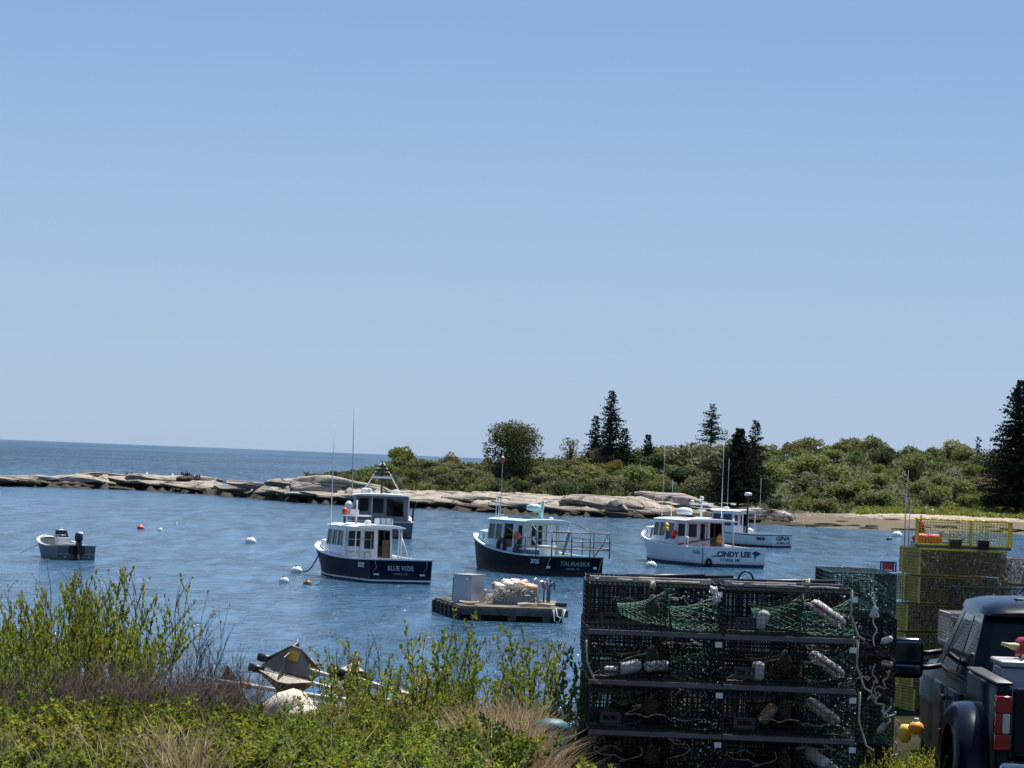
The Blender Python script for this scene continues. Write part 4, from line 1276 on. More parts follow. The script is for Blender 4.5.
box_part(bD, 'scupper', (-.05, 1.75, .68), (0, 1.95, .78), OFFW)
mb = MB(); mb.tube([(-.08, 1.72 + .15 * math.cos(a), .28 + .2 * math.sin(a)) for a in [2 * math.pi * i / 12 for i in range(12)]], .07, n=7, closed=True); mb.build('fender', RUBB, bD)
mb = MB(); mb.bar((0, 2.12, .2), (0, 2.12, 1.36), .025); mb.build('corner_guard', BOTN, bD)
mb = MB()
for k, (dx, dy, dz) in enumerate(((0, 0, .35), (.12, .1, .18), (-.12, .08, .15), (.02, -.1, .05), (.15, .0, .42))):
    mb.ball((dx, dy, dz), .14, 0, 10, 6, (1, 1, 1.3))
mb.ball((.05, .05, -.25), .2, 1, 10, 6, (1, .8, 1)); mb.tube([(-.22, .1, .2), (-.25, .12, -.1), (-.22, .1, -.4)], [.06, .1, .08], 2, 8)
aboard(bD, 'oilskins', mb, [YELP, WHITE, BLUEP], (5.0, 2.02, 1.9), 'yellow orange oilskins bunched by the wheelhouse of the white boat with navy lettering', 'oilskins')
hanging_buoy(None, to_world(bD, (4.25, 2.05, 1.55)), .17, .62, [REDP, ORANGE, OFFW], 'buoy', 'red buoy tilted against the wheelhouse of the white boat with navy lettering', 'buoy', .6, None, R(40))
hanging_buoy(None, to_world(bD, (3.3, -.7, 1.35)), .2, .5, [YELP, ORANGE, WHITE], 'buoy', 'small yellow and orange buoy in the cockpit of the white boat with navy lettering', 'buoy')

# ---- boat E: white, beyond D
th = R(52)
H = Hull(9.6, 2.9, 1.02, 1.75)
s0 = Z(782, 548)
bE = empty('lobster_boat', s0, heading(th), 'white lobster boat with red bottom paint, partly hidden behind the larger white boat', 'boat')
H.build(bE, [BOTR, BLACKH, WHITEH, NAVY], WHITE, stripe=(.1, .16), t_deck=.5, sheer=.1)
trunk_cabin(bE, H, .66, .86, 2.0, WHITE)
wheelhouse(bE, 3.9, 6.1, 2.2, .4, 2.62, WHITE, OFFW, over=.7, rake=.3, side_holes=((.05, .5, .45, .92), (.52, .5, .95, .92)))
for sd in (1, -1): bars_part(bE, 'roof_strut', [((3.3, sd * 1.05, .95), (3.3, sd * 1.02, 2.62))], .05, WHITE)
bars_part(bE, 'mast', [((3.1, .3, .5), (3.1, .3, 3.9))], .07, BLKP, 8)
radar_dome(bE, (3.1, .3, 3.9), .3, .25); radar_dome(bE, (5.3, 0, 2.75), .25, .22)
whip(bE, (2.7, -.8, 2.7), 2.6); whip(bE, (4.6, .9, 2.7), 4.0)
text_part('boat_name', 'GINA', .42, (-.005, 0, .70), (0, -1, 0), (0, 0, 1), INKB, bE, 1.9, shear=.2, offset=.02)
text_part('home_port', 'COREA, ME', .2, (-.005, -.1, .36), (0, -1, 0), (0, 0, 1), INKP, bE, 1.9, offset=.015)
p = H.pt(.12, .7); text_part('registration_number', '364', .34, (p.x, p.y + .03, .66), (-1, 0, 0), (0, 0, 1), INKB, bE, .8, offset=.02)
# ------------------------------------------------------------------ skiff, float, moorings
th = R(26)
H = Hull(5.4, 2.2, .72, 1.08, draft=.3, fine=2.2)
SK = pm('dull_aluminium', (.13, .135, .14), .55, metal=.2, var=.2, scale=3)
SKI = pm('bare_aluminium', (.36, .36, .33), .5, metal=.3, var=.15, scale=3)
s0 = Z(76, 560)
sk = empty('skiff', s0, heading(th), 'small grey aluminium skiff with centre console and black outboard, moored by itself', 'skiff')
H.build(sk, [BLKP, BLKP, SK, SK], SKI, stripe=(-.05, .03), t_deck=.82, sole=.16, deckmat=SKI, solemat=SKI, sheer=.05)
mb = MB(); mb.box((2.2, 0, .62), (.5, .8, .9), 0, taper=(.8, .95)); mb.build('console', OFFW, sk)
mb = MB(); A = ((2.38, .38, 1.05), (2.38, -.38, 1.05), (2.5, -.3, 1.42), (2.5, .3, 1.42)); mb.panes(*A, [(0, 0, 1, 1)], 0, 0, .01); mb.build('windscreen', GLASS, sk)
bars_part(sk, 'grab_rail', [((2.4, .4, 1.05), (2.5, .32, 1.45), (2.5, -.32, 1.45), (2.4, -.4, 1.05))], .02, STEEL)
mb = MB(); mb.box((1.45, 0, .45), (.5, .9, .55)); mb.b2((1.2, -.45, .73), (1.7, .45, .8)); mb.build('seat', WHITE, sk)
bars_part(sk, 'seat_frame', [((1.15, .62, .3), (1.15, .62, 1.22), (1.15, .2, 1.22)), ((1.65, .62, .3), (1.65, .62, 1.22), (1.15, .62, 1.22))], .025, STEEL)
mb = MB()
mb.lathe([(.08, 0), (.2, .04), (.25, .15), (.24, .35), (.18, .46), (.05, .5)], 14, (-.28, 0, .92), Matrix.Diagonal((1.25, .8, 1)))
ob = mb.build('outboard_motor', BLKP, sk)
mb = MB(); mb.box((-.33, 0, .45), (.28, .22, .95), 0, taper=(1.2, 1.1)); mb.box((-.38, 0, -.15), (.5, .08, .3)); mb.build('leg', BLKP, ob)
mb = MB(); mb.lathe([(.05, 0), (.19, .03), (.21, .12), (.12, .2)], 12, (-.3, -.06, 1.24), Matrix.Diagonal((1.2, .8, 1))); mb.build('cowl_cover', OFFW, ob)
for yy in (.6, -.66):
    box_part(sk, 'trim_bracket', (-.06, yy - .34, .27), (.0, yy + .34, .31), SKI)
    box_part(sk, 'drain_plug', (-.03, yy - .05, .12), (.0, yy + .03, .19), OFFW)
box_part(sk, 'motor_mount', (-.12, -.4, .3), (.0, .4, .74), BLKP)
for yy in (.55, -.55): box_part(sk, 'thwart', (.35, yy - .4, .42), (.75, yy + .4, .47), SKI)
mb = MB(); mb.tube([tuple(to_world(sk, (5.35, 0, .7))), tuple(to_world(sk, (7.2, .6, .05)))], .02, n=5); tag(mb.build('mooring_line', ROPE), 'thin mooring line running from the bow of the aluminium skiff', 'line')

# work float
fA = Z(463, 617.5, .1); fB = Z(567, 622, .1)
fx = (fB - fA).normalized(); fx.z = 0; ang = R(9.4)
W_ = (fB - fA).length; D_ = 7.0
fl = empty('work_float', (fA.x, fA.y, 0), ang, 'low dark timber work float with a weathered plank deck', 'float')
mb = MB()
for i in range(23):
    y0 = .0 + i * D_ / 23
    mb.box((W_ / 2 - .03 + .02 * math.sin(i * 5), y0 + .15, .50 + .012 * math.sin(i * 3.1)), (W_ + .06, D_ / 23 - .02, .06))
mb.build('deck', pm('worn_deck_plank', (.17, .15, .12), .85, var=.5, scale=3, bump=.5), fl)
mb = MB(); mb.b2((-.08, -.06, .22), (W_ + .08, .12, .466), 0); mb.b2((-.1, D_ - .1, .3), (W_ + 1.3, D_ + .1, .466)); mb.b2((-.1, .12, .25), (.12, D_ - .1, .466)); mb.b2((W_ - .12, .12, .25), (W_ + .08, D_ - .1, .466)); mb.build('timber_frame', pm('brown_timber', (.10, .085, .07), .85, var=.45, scale=4, bump=.5), fl)
mb = MB(); mb.b2((.1, .15, -.3), (W_ - .1, D_ - .2, .24)); mb.build('flotation', RUBB, fl)
for i in range(7): box_part(fl, 'fender_post', (-.2, .1 + i * 1.05, -.3), (-.08, .45 + i * 1.05, .45), WOODD)
for i in range(3): box_part(fl, 'fender_post', (.35 + i * 1.3, -.16, -.3), (.65 + i * 1.3, -.06, .22), WOODD)
mb = MB(); mb.tube([(W_ - .5, -.12, .5), (W_ - .45, -.16, .1), (W_ - .3, -.14, .0), (W_ - .15, -.13, .3), (W_ - .1, -.1, .52)], .03, n=5); mb.tube([(W_ - .4, -.1, .55), (W_ - .35, -.17, .25), (W_ - .12, -.16, .15), (W_ - .05, -.1, .52)], .025, n=5); mb.build('rope_loop', OFFW, fl)
WM = Matrix.Translation((fA.x, fA.y, 0)) @ Matrix.Rotation(ang, 4, 'Z')


def onfloat(name, mb, mats, p, rz, label, cat, group=None):
    o = mb.build(name, mats); o.location = WM @ Vector(p); o.rotation_euler = (0, 0, ang + rz); return tag(o, label, cat, group)


BOXM = pm('grey_painted_box', (.40, .41, .42), .55, var=.08, scale=2)
t = empty('storage_box', WM @ Vector((.32, 3.1, .535)), ang - R(32), 'tall plain grey storage box on the left end of the work float', 'box')
mb = MB(); mb.b2((0, -.62, 0), (.74, .62, 1.02)); mb.build('body', BOXM, t)
mb = MB(); mb.b2((-.03, -.65, 1.022), (.77, .65, 1.07)); mb.build('lid', pm('box_lid', (.30, .27, .27), .6), t)
mb = MB(); mb.b2((.5, -.645, .86), (.58, -.62, .95)); mb.build('latch', WHITE, t)
mb = MB(); mb.b2((0, 0, 0), (.3, .12, .9)); onfloat('timber_post', mb, WOODD, (.25, 4.4, .53), 0, 'dark upright timber behind the grey storage box', 'post')
# fish crate heaped with net and floats
t = empty('fish_crate', WM @ Vector((1.55, 2.2, .535)), ang - R(4), 'grey open fish crate in the middle of the work float', 'crate')
mb = MB(); PGR = pm('grey_crate_plastic', (.17, .185, .20), .5, var=.15)
for lo, hi in (((0, 0, 0), (1.5, .05, .46)), ((0, 1.0, 0), (1.5, 1.05, .46)), ((0, .05, 0), (.05, 1.0, .46)), ((1.45, .05, 0), (1.5, 1.0, .46)), ((.05, .05, 0), (1.45, 1.0, .05))): mb.b2(lo, hi)
mb.build('body', PGR, t)
mb = MB(); mb.b2((-.03, -.04, .40), (1.53, -.002, .455)); mb.build('rim', PGR, t)
rr = random.Random(3)
PALE = pm('pale_float_plastic', (.72, .62, .52), .5, var=.2, scale=5); PINK = pm('faded_orange_plastic', (.72, .30, .18), .5, var=.2)
for i in range(15):
    mb = MB(); s = rr.uniform(1.0, 1.4)
    mb.lathe([(.03, -.24 * s), (.11 * s, -.18 * s), (.14 * s, 0), (.11 * s, .18 * s), (.03, .24 * s)], 10, (0, 0, 0), Matrix.Rotation(R(90 + rr.uniform(-25, 25)), 3, 'Y'))
    kk = i in (3, 4, 8, 9, 10, 13, 14)
    onfloat('net_float', mb, PINK if kk else PALE, (1.55 + .25 + (i % 5) * .28, 2.45 + (i // 5) * .3, .535 + .52 + .3 * (1 - abs(i // 5 - 1) * .3) * math.sin(math.pi * ((i % 5) + .8) / 5.6)), rr.uniform(-.6, .6),
            ('faded orange net float in the heap on the grey fish crate' if kk else 'pale cream net float in the heap on the grey fish crate'), 'float', 'faded orange floats in the crate' if kk else 'cream floats in the crate')
mb = MB()
for i in range(130):
    a = rr.uniform(-.15, 1.5); b_ = rr.uniform(-.12, .9); hz = .38 + .42 * math.sin(math.pi * min(1, max(0, (a + .2) / 1.9)))
    mb.tube(chaikin([(a, b_, rr.uniform(-.05, hz * .7)), (a + rr.uniform(-.2, .2), b_ + .05, rr.uniform(.3, 1) * hz), (a + rr.uniform(-.3, .3), b_ - .08, rr.uniform(.2, 1) * hz), (a + rr.uniform(-.4, .4), b_, rr.uniform(-.05, hz * .6))], 1), .022, n=4)
onfloat('net_heap', mb, pm('pale_net', (.5, .45, .38), .9), (1.58, 2.15, .62), 0, 'pale tangled net bundled in the grey fish crate', 'net')
mb = MB(); mb.lathe([(.13, 0), (.15, .3), (.17, .31)], 14); mb.b2((-.17, -.17, .311), (.17, .17, .34))
for i in range(1, 2):
    mb2 = MB(); mb2.lathe([(.2, 0), (.24, .42), (.26, .43), (.26, .47), (.2, .47)], 14)
    onfloat('bucket', mb2, [pm('dull_grey_bucket', (.3, .3, .3), .5), PINK][i], (1.2 + i * 0, 1.9 + i * 1.9, .54), 0, ['dull grey bucket beside the tall grey storage box', 'faded orange bucket behind the net floats'][i], 'bucket')
# bent pipe racks with hanging line
for i in range(6):
    mb = MB(); hh = rr.uniform(.8, 1.0)
    mb.tube([(0, 0, 0), (0, 0, hh * .8), (.04, .05, hh * .95), (.14, .15, hh), (.24, .3, hh * .93), (.26, .4, hh * .7)], .035, n=6)
    onfloat('bent_pipe', mb, [STEEL, DPIPE, BLUEP][i % 3], (3.12 + (i % 3) * .22, 2.0 + (i // 3) * 1.2, .535), rr.uniform(-.4, .4), 'bent metal pipe standing in the cluster at the right of the work float', 'pipe', 'bent pipes on the float')
mb = MB(); mb.bar((0, 0, 0), (0, 0, .95), .045, n=8); onfloat('mooring_post', mb, DPIPE, (W_ - .28, 2.4, .535), 0, 'single upright post right of the bent pipes on the float', 'post')
for i, (x, y) in enumerate(((3.2, 1.2), (2.5, .7), (.35, .9), (3.6, 3.2))):
    mb = MB()
    for k in range(4):
        r0 = .18 + .05 * k
        mb.tube([(r0 * 1.3 * math.cos(a), r0 * math.sin(a) + .02 * math.sin(3 * a + k), .03 + .025 * k + .02 * math.sin(2 * a)) for a in [2 * math.pi * j / 14 for j in range(14)]], .022, n=5, closed=True)
    onfloat('rope_coil', mb, ROPE, (x, y, .54), i, 'loose coil of pale rope lying on the work float deck', 'rope', 'rope coils on the work float')

# mooring balls
MBW = pm('mooring_ball_white', (.72, .73, .72), .5, var=.12, scale=3)


def mooring(px, py, r, label, mats=None, group=None, sc=(1, 1, .9)):
    p = Z(px, py); mb = MB()
    k = 8
    prof = [(r * math.sin(math.pi * i / k), -r * math.cos(math.pi * i / k) * sc[2]) for i in range(k + 1)]
    mb.lathe(prof, 16, ms=[0] * 3 + [0] * (k - 3), m=0)
    mb.lathe([(.03, r * .85), (.05, r * .95), (.05, r * 1.1), (.0, r * 1.15)], 8, m=1)
    mb.lathe([(r * 1.003, -.05 * r), (r * 1.005, .04 * r)], 16, m=1) if False else None
    o = mb.build('mooring_buoy', mats or [MBW, BLUEP]); o.location = (p.x, p.y, r * .15); o.rotation_euler = (R(8), R(-6), 0)
    return tag(o, label, 'buoy', group)


mooring(140.5, 529, .27, 'round orange red buoy floating alone on the open water', [pm('orange_red_buoy', (.75, .09, .04), .5), OFFW])
mooring(160, 530.5, .19, 'small white buoy floating right of the orange red buoy')
mooring(176, 524, .13, 'tiny white float on the water beyond the small white buoy')
mooring(250.5, 543, .36, 'white mooring ball alone on open water left of the navy boat')
mooring(296.5, 572.5, .30, 'white mooring ball tied by a sagging line to the bow of the navy boat')
mooring(284, 582.5, .24, 'white mooring ball with a dark underside, left of the orange banded float', [OFFW, BLKP])
mooring(307.5, 584.5, .2, 'small brown and orange float nearest the stem of the navy boat', [pm('brown_orange_float', (.28, .12, .05), .6), ORANGE])
mooring(481, 567, .25, 'white mooring ball under the bow of the black hulled boat')
mooring(651, 567, .34, 'greenish white mooring ball under the bow of the white boat with navy lettering', [pm('greenish_ball', (.5, .58, .5), .6), BLUEP])
mooring(749, 532.5, .42, 'white mooring ball beyond the stern of the white boat with red bottom paint')
mooring(897, 536.5, .5, 'pale mooring ball on the water left of the yellow traps')
mooring(889, 540, .26, 'small dark float beside the pale mooring ball', [BLKP, BLKP])
mb = MB(); a = to_world(bA, (10.6, .1, 1.0)); b_ = Z(296.5, 572.5) + Vector((0, 0, .3))
mb.tube([a.lerp(b_, t) - Vector((0, 0, .55 * math.sin(math.pi * t) * 1.0)) for t in [i / 10 for i in range(11)]], .035, n=5)
tag(mb.build('mooring_line', pm('dark_line', (.05, .05, .05), .9)), 'dark line sagging from the navy boat to its white mooring ball', 'line')
mb = MB(); a = to_world(bC, (10.9, .1, 1.2)); b_ = Z(481, 567) + Vector((0, 0, .3)); mb.tube([a, a.lerp(b_, .5) - Vector((0, 0, .1)), b_], .03, n=5)
tag(mb.build('mooring_line', MATS['dark_line']), 'short dark line from the bow of the black hulled boat to its mooring ball', 'line')

# distant vessel on the horizon
p = Z(60, 441.5)
t = empty('distant_boat', p, R(70), 'tiny pale boat far out near the horizon', 'boat')
k = p.y / 3500
mb = MB(); mb.box((0, 0, .5 * k), (3.5 * k, 1.2 * k, 1.0 * k), 0, taper=(1.15, 1.1)); mb.build('hull', OFFW, t)
mb = MB(); mb.box((.4 * k, 0, 1.5 * k), (1.3 * k, .9 * k, 1.0 * k), 0, taper=(.8, .9)); mb.bar((0, 0, 1.9 * k), (0, 0, 3.0 * k), .12 * k); mb.build('cabin', WHITE, t)
# ------------------------------------------------------------------ lobster traps
WIREB = pm('black_vinyl_wire', (.008, .010, .010), .45, var=.3, scale=8, spec=.3)
WIREG = pm('dark_green_vinyl_wire', (.012, .055, .045), .35, var=.3, scale=8)
WIREY = pm('yellow_vinyl_wire', (.62, .50, .03), .45, var=.25, scale=5)
WIREO = pm('fouled_yellow_wire', (.26, .195, .075), .8, var=.5, scale=5)
WIREW = pm('bleached_wire', (.42, .37, .33), .7, var=.3, scale=5)
NETG = pm('green_netting', (.012, .115, .072), .7, var=.35, scale=12)
NETD = pm('dark_netting', (.010, .012, .011), .85, var=.4, scale=12)
NETB = pm('brown_fouled_netting', (.10, .075, .045), .9, var=.5, scale=8)
RUNN = pm('grey_runner', (.105, .10, .098), .7, var=.25, scale=6)
TAGW = pm('white_tag', (.62, .63, .62), .5, var=.1)
LATH = pm('bleached_lath', (.42, .36, .33), .8, var=.25, scale=6, bump=.3)


def cage_mesh(W, Dp, Hh, sp, r, mat, edge=None, part=True):
    mb = MB()
    nx, ny, nz = max(2, round(W / sp)), max(2, round(Dp / sp)), max(2, round(Hh / sp))
    X = [-W / 2 + W * i / nx for i in range(nx + 1)]; Y = [Dp * i / ny for i in range(ny + 1)]; Zz = [.03 + (Hh - .03) * i / nz for i in range(nz + 1)]
    er = edge or r * 2.2
    def b(p, q, e=False): mb.bar(p, q, er if e else r, n=4, cap=False)
    for y in (0, Dp):
        for i, x in enumerate(X): b((x, y, .03), (x, y, Hh), i in (0, nx))
        for k, z in enumerate(Zz): b((X[0], y, z), (X[-1], y, z), k in (0, nz))
    for z in (.03, Hh):
        for x in X[1:-1]: b((x, 0, z), (x, Dp, z))
        for y in Y[1:-1]: b((X[0], y, z), (X[-1], y, z))
    for x in (X[0], X[-1]):
        for y in Y[1:-1]: b((x, y, .03), (x, y, Hh))
        for k, z in enumerate(Zz): b((x, 0, z), (x, Dp, z), k in (0, nz))
    if part:
        x = W * .08
        for y in Y[1:-1]: b((x, y, .03), (x, y, Hh))
        for z in Zz[1:-1]: b((x, 0, z), (x, Dp, z))
    return mb.mesh('wire_cage', mat)


def net_cone(p0, r0, p1, r1, n=16, k=12, r=.0022, mat=None, sq=(1, .8)):
    mb = MB(); p0, p1 = Vector(p0), Vector(p1)
    d = (p1 - p0).normalized(); a = d.cross(Vector((0, 0, 1))).normalized(); b = a.cross(d)
    def P(i, j):
        t = i / k; rr = r0 + (r1 - r0) * t ** .8
        an = 2 * math.pi * (j + .5 * (i % 2)) / n
        return p0.lerp(p1, t) + (a * math.cos(an) * sq[0] + b * math.sin(an) * sq[1]) * rr - Vector((0, 0, .03 * math.sin(math.pi * t)))
    for i in range(k):
        for j in range(n):
            o = 0 if i % 2 else -1
            mb.bar(P(i, j), P(i + 1, j), r, n=3, cap=False)
            mb.bar(P(i, j), P(i + 1, j - 1 if i % 2 == 0 else j + 1), r, n=3, cap=False)
    for i in (0, k): mb.tube([P(i, j) for j in range(n)], r * 2, n=4, closed=True)
    return mb.mesh('net_head', mat)


W, Dp, Ht = .955, .53, .345
CAGE = cage_mesh(W, Dp, Ht, .0365, .0015, WIREB, .0045)
CAGEG = cage_mesh(W, Dp, Ht, .0365, .0015, WIREG, .0045)
def runner_mesh(W, Dp):
    mb = MB()
    for y in (.0, Dp - .03): mb.b2((-W / 2, y - .004, -.012), (W / 2, y + .03, .022))
    return mb.mesh('runner', RUNN)
RUN = runner_mesh(W, Dp)
HEADG = net_cone((.10, .26, .19), .17, (-.27, .26, .17), .045, mat=NETG)
HEADG2 = net_cone((.46, .26, .17), .2, (.12, .28, .12), .12, n=14, k=8, mat=NETG, sq=(1, .65))
NETDG = pm('dark_green_net', (.008, .055, .04), .8, var=.4, scale=12)
HEADG3 = net_cone((.46, .26, .17), .2, (.12, .28, .12), .12, n=14, k=8, mat=NETDG, sq=(1, .65))
HEADD = net_cone((.10, .26, .19), .17, (-.27, .26, .17), .045, mat=NETD)
def crossline(seed, mat):
    rr = random.Random(seed); mb = MB()
    for i in range(1):
        x = rr.uniform(-.2, .2); z = rr.uniform(.2, .33)
        pts = [Vector((x, rr.uniform(.02, .1), z))]
        for k in range(16): pts.append(pts[-1] + Vector((rr.uniform(-.13, .13), rr.uniform(-.015, .04), rr.uniform(-.07, .045))))
        for q in pts: q.z = min(.33, max(.04, q.z)); q.x = min(.44, max(-.44, q.x)); q.y = min(.45, max(.015, q.y))
        mb.tube(chaikin(pts), .0038, n=5)
    return mb.mesh('bridle_rope', mat)
ROPED = pm('dirty_rope', (.36, .33, .28), .9, var=.4, scale=20)
ROPEG = pm('green_rope', (.05, .13, .09), .9, var=.4, scale=20)
CL = [crossline(s, (ROPED, ROPEG, ROPED, ROPED)[s % 4]) for s in range(8)]
def bait_mesh():
    mb = MB(); mb.lathe([(.012, .0), (.05, .02), (.055, .07), (.03, .13), (.01, .16)], 9, (-.02, .25, .12)); return mb.mesh('bait_bag', pm('bait_bag_mesh', (.09, .07, .05), .9))
BAIT = bait_mesh()
def vent_mesh():
    mb = MB(); mb.panel((-.40, .006, .07), (-.25, .006, .07), (-.25, .006, .15), (-.40, .006, .15), ((.15, .3, .85, .7),), .008); return mb.mesh('escape_vent', pm('black_vent', (.03, .03, .032), .5))
VENT = vent_mesh()
def tag_mesh():
    mb = MB(); mb.b2((W / 2 - .055, -.008, .285), (W / 2 - .005, -.004, .325)); return mb.mesh('trap_tag', TAGW)
TAGM = tag_mesh()
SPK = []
for s_ in range(3):  # pale bits painted in as glints on the wire mesh
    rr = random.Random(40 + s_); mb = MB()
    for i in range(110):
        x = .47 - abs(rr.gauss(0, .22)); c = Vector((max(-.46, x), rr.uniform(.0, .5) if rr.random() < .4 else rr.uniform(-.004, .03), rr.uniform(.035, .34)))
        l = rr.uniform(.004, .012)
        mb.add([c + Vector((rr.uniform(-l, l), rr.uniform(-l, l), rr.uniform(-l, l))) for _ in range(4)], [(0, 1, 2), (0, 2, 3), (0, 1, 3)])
    SPK.append(mb.mesh('glint_bits', pm('pale_glint', (.62, .60, .54), .6, var=.3)))

CAGEB = cage_mesh(W, Dp, Ht, .0365, .0034, WIREB, .006)
TG = 'black wire traps in the near stack'


def trap(loc, rz, label, full=True, net=HEADG, seed=0, cage=CAGE, group=TG, net2=None, tagp=True, sc=1.0, extra=True):
    t = empty('lobster_trap', loc, rz, label, 'lobster trap', group)
    if sc != 1.0: t.scale = (sc, sc, sc)
    link('wire_cage', cage, t); link('runner', RUN, t)
    t.rotation_euler.y = R(.35) * math.sin(len(KIDS) * 2.39)
    if full:
        if net: link('net_head', net, t)
        if net2: link('net_head', net2, t)
        link('bridle_rope', CL[seed % 8], t); link('bridle_rope', CL[(seed * 3 + 5) % 8], t)
        if extra:
            link('bait_bag', BAIT, t); link('escape_vent', VENT, t); link('glint_bits', SPK[seed % 3], t)['kind'] = 'stuff'
        if tagp: link('trap_tag', TAGM, t)
    return t


top0 = D(725, 589.0, 25.2)
PITCH_Z = .36; colx = .972
base_z = top0.z - 5 * PITCH_Z
tiern = ['bottom', 'second lowest', 'middle', 'second highest', 'top']
rr = random.Random(8)
for r_ in range(4):
    for c in range(2):
        for k in range(5):
            x = top0.x + (c - .5) * colx + rr.uniform(-.006, .006) + (4 - k) * .009
            y = 25.2 + r_ * .55 + rr.uniform(-.01, .01)
            z = base_z + k * PITCH_Z + .012
            if r_ == 0:
                lab = f'black lobster trap, {tiern[k]} tier, {"left" if c == 0 else "right"} front column of the near stack'
                trap((x, y, z), rr.uniform(-.012, .012), lab, True, HEADG if k == 4 else (HEADD if k != 3 or c == 0 else HEADD), k * 2 + c, net2=HEADG2 if k == 4 else HEADG3)
            else:
                trap((x + rr.uniform(-.02, .02), y, z + (.0 if k < 4 else rr.uniform(0, .012))), rr.uniform(-.02, .02), 'black wire lobster trap packed behind the front row of the near stack', r_ == 1, HEADD, k, CAGEB, tagp=False, group='traps behind the front row', extra=False)
for r_ in range(2):  # added block: darkens the truck side's reflection and the view through the stack
    for c in range(3):
        for k in range(5):
            trap((1.3 + c * .98 + rr.uniform(-.02, .02), 34.5 + r_ * .56, 3.03 + k * .36), rr.uniform(-.03, .03), 'black wire lobster trap in the hidden block added to darken the truck side reflection', False, None, 0, CAGEB, 'traps in the added block behind the near stack')
# pallet under the stack
pl = empty('pallet', (top0.x, 25.2, base_z - .15), 0, 'low wooden pallet under the near trap stack', 'pallet')
for i in range(3): mb = MB(); mb.b2((-1.0, i * 1.0, 0), (1.0, i * 1.0 + .1, .1)); mb.build('bearer', WOODG, pl)
for i in range(7): mb = MB(); mb.b2((-1.0 + i * .31, -.02, .102), (-.86 + i * .31, 2.15, .128)); mb.build('board', WOODG, pl)

# buoys stowed inside the traps
BW = pm('white_foam', (.52, .50, .46), .7, var=.2, scale=8); BRD = pm('red_foam', (.30, .06, .05), .7, var=.3); BTN = pm('tan_foam', (.26, .17, .10), .8, var=.3)


def stowed(px, py, L, r, ang_, label, mats=(BW, BRD, BW), d=25.4, group=None):
    p = D(px, py, d); mb = MB()
    mb.lathe([(.012, -L / 2), (r * .7, -L * .47), (r, -L * .36), (r, -L * .05), (r, L * .1), (r, L * .3), (r * .75, L * .44), (r * .25, L / 2)], 14, ms=[0, 0, 0, 1, 0, 0, 0])
    o = mb.build('lobster_buoy', list(mats)); o.location = p
    if len(label) % 2 == 0:
        for q in o.data.polygons: q.material_index = 0
        for q in o.data.polygons:
            if q.index % 14 == 10 and q.index < 98: q.material_index = 1
    o.rotation_euler = Matrix.Rotation(R(ang_), 3, 'Y').to_euler()
    return tag(o, label, 'buoy', group)


S_ = (BW, BW, BW)
stowed(828, 614, .30, .046, 122, 'white buoy with a red stripe, tilted inside the top right trap of the near stack')
stowed(762, 620, .15, .046, 25, 'stubby white buoy standing inside the top right trap of the near stack', (BW, BW, BTN))
stowed(827, 665, .30, .044, 122, 'white and red buoy tilted inside the right trap, second highest tier')
stowed(758, 671, .14, .048, 5, 'stubby white buoy in the left half of the right trap, second highest tier', S_)
stowed(823, 712, .30, .044, 125, 'grimy white buoy tilted inside the right trap of the middle tier', (pm('grimy_foam', (.36, .34, .30), .8, var=.4), BTN, BW))
stowed(768, 714, .17, .046, 40, 'tan brown buoy inside the right trap of the middle tier', (BTN, BTN, BTN))
stowed(822, 762, .30, .046, 125, 'grimy white buoy tilted inside the right trap of the second lowest tier', (MATS['grimy_foam'], BW, BW))
stowed(629, 667, .19, .046, 75, 'white buoy lying inside the left trap, second highest tier', S_)
stowed(657, 666, .19, .04, 85, 'grey white buoy right of the white buoy in the left trap, second highest tier', (BW, MATS['grimy_foam'], BW))
stowed(611, 671, .10, .036, 90, 'small white float near the left wall of the left trap, second highest tier', S_)

# ropes, laths and pipes on top of the stack
def toprope(px0, px1, y, amp, seed, mat, label, r=.012, h=.02):
    rr = random.Random(seed); pts = []
    for i in range(15):
        t = i / 14; q = D(px0 + (px1 - px0) * t, 581, 25.2)
        pts.append(Vector((q.x, y + amp * rr.uniform(-1, 1), top0.z + .012 + h + rr.uniform(0, .006))))
    mb = MB(); mb.tube(chaikin(pts), r, n=6); return tag(mb.build('rope', mat), label, 'rope')


def lath(px0, px1, y, dy, wd, label, mat=LATH, th_=.035, h=.02):
    a = D(px0, 581, 25.2).x; b = D(px1, 581, 25.2).x
    mb = MB(); L = b - a
    mb.box((0, 0, th_ / 2), (L, wd, th_), 0, Matrix.Rotation(math.atan2(dy, L), 3, 'Z'))
    o = mb.build('lath', mat); o.location = ((a + b) / 2, y, top0.z + h); return tag(o, label, 'lath')


lath(590, 655, 25.32, .05, .06, 'bleached wooden lath on the left trap of the stack top')
lath(640, 712, 25.42, -.05, .05, 'bleached lath overlapping the left lath on the stack top')
lath(726, 798, 25.35, .03, .05, 'bleached wooden lath on the right trap of the stack top')
lath(770, 846, 25.5, -.02, .05, 'grey lath behind the lath on the right trap of the stack top', RUNN)
for k, (a, b, y, z2, m_) in enumerate(((618, 712, 26.0, .035, BLKP), (632, 745, 26.4, .02, BLKP), (740, 850, 26.2, .02, BLKP))):
    p = D(a, 581, 25.2).x; q = D(b, 581, 25.2).x
    mb = MB(); mb.bar((p, y, top0.z + .03), (q, y + .1, top0.z + .03 + z2), .014, n=8)
    tag(mb.build('pole', m_), ['black pole sloping across the left half of the stack top', 'long black pole behind the sloping pole on the stack top', 'black pole lying on the right half of the stack top'][k], 'pole')
toprope(596, 700, 25.28, .04, 1, ROPE, 'pale rope along the front of the left trap on the stack top', .008)
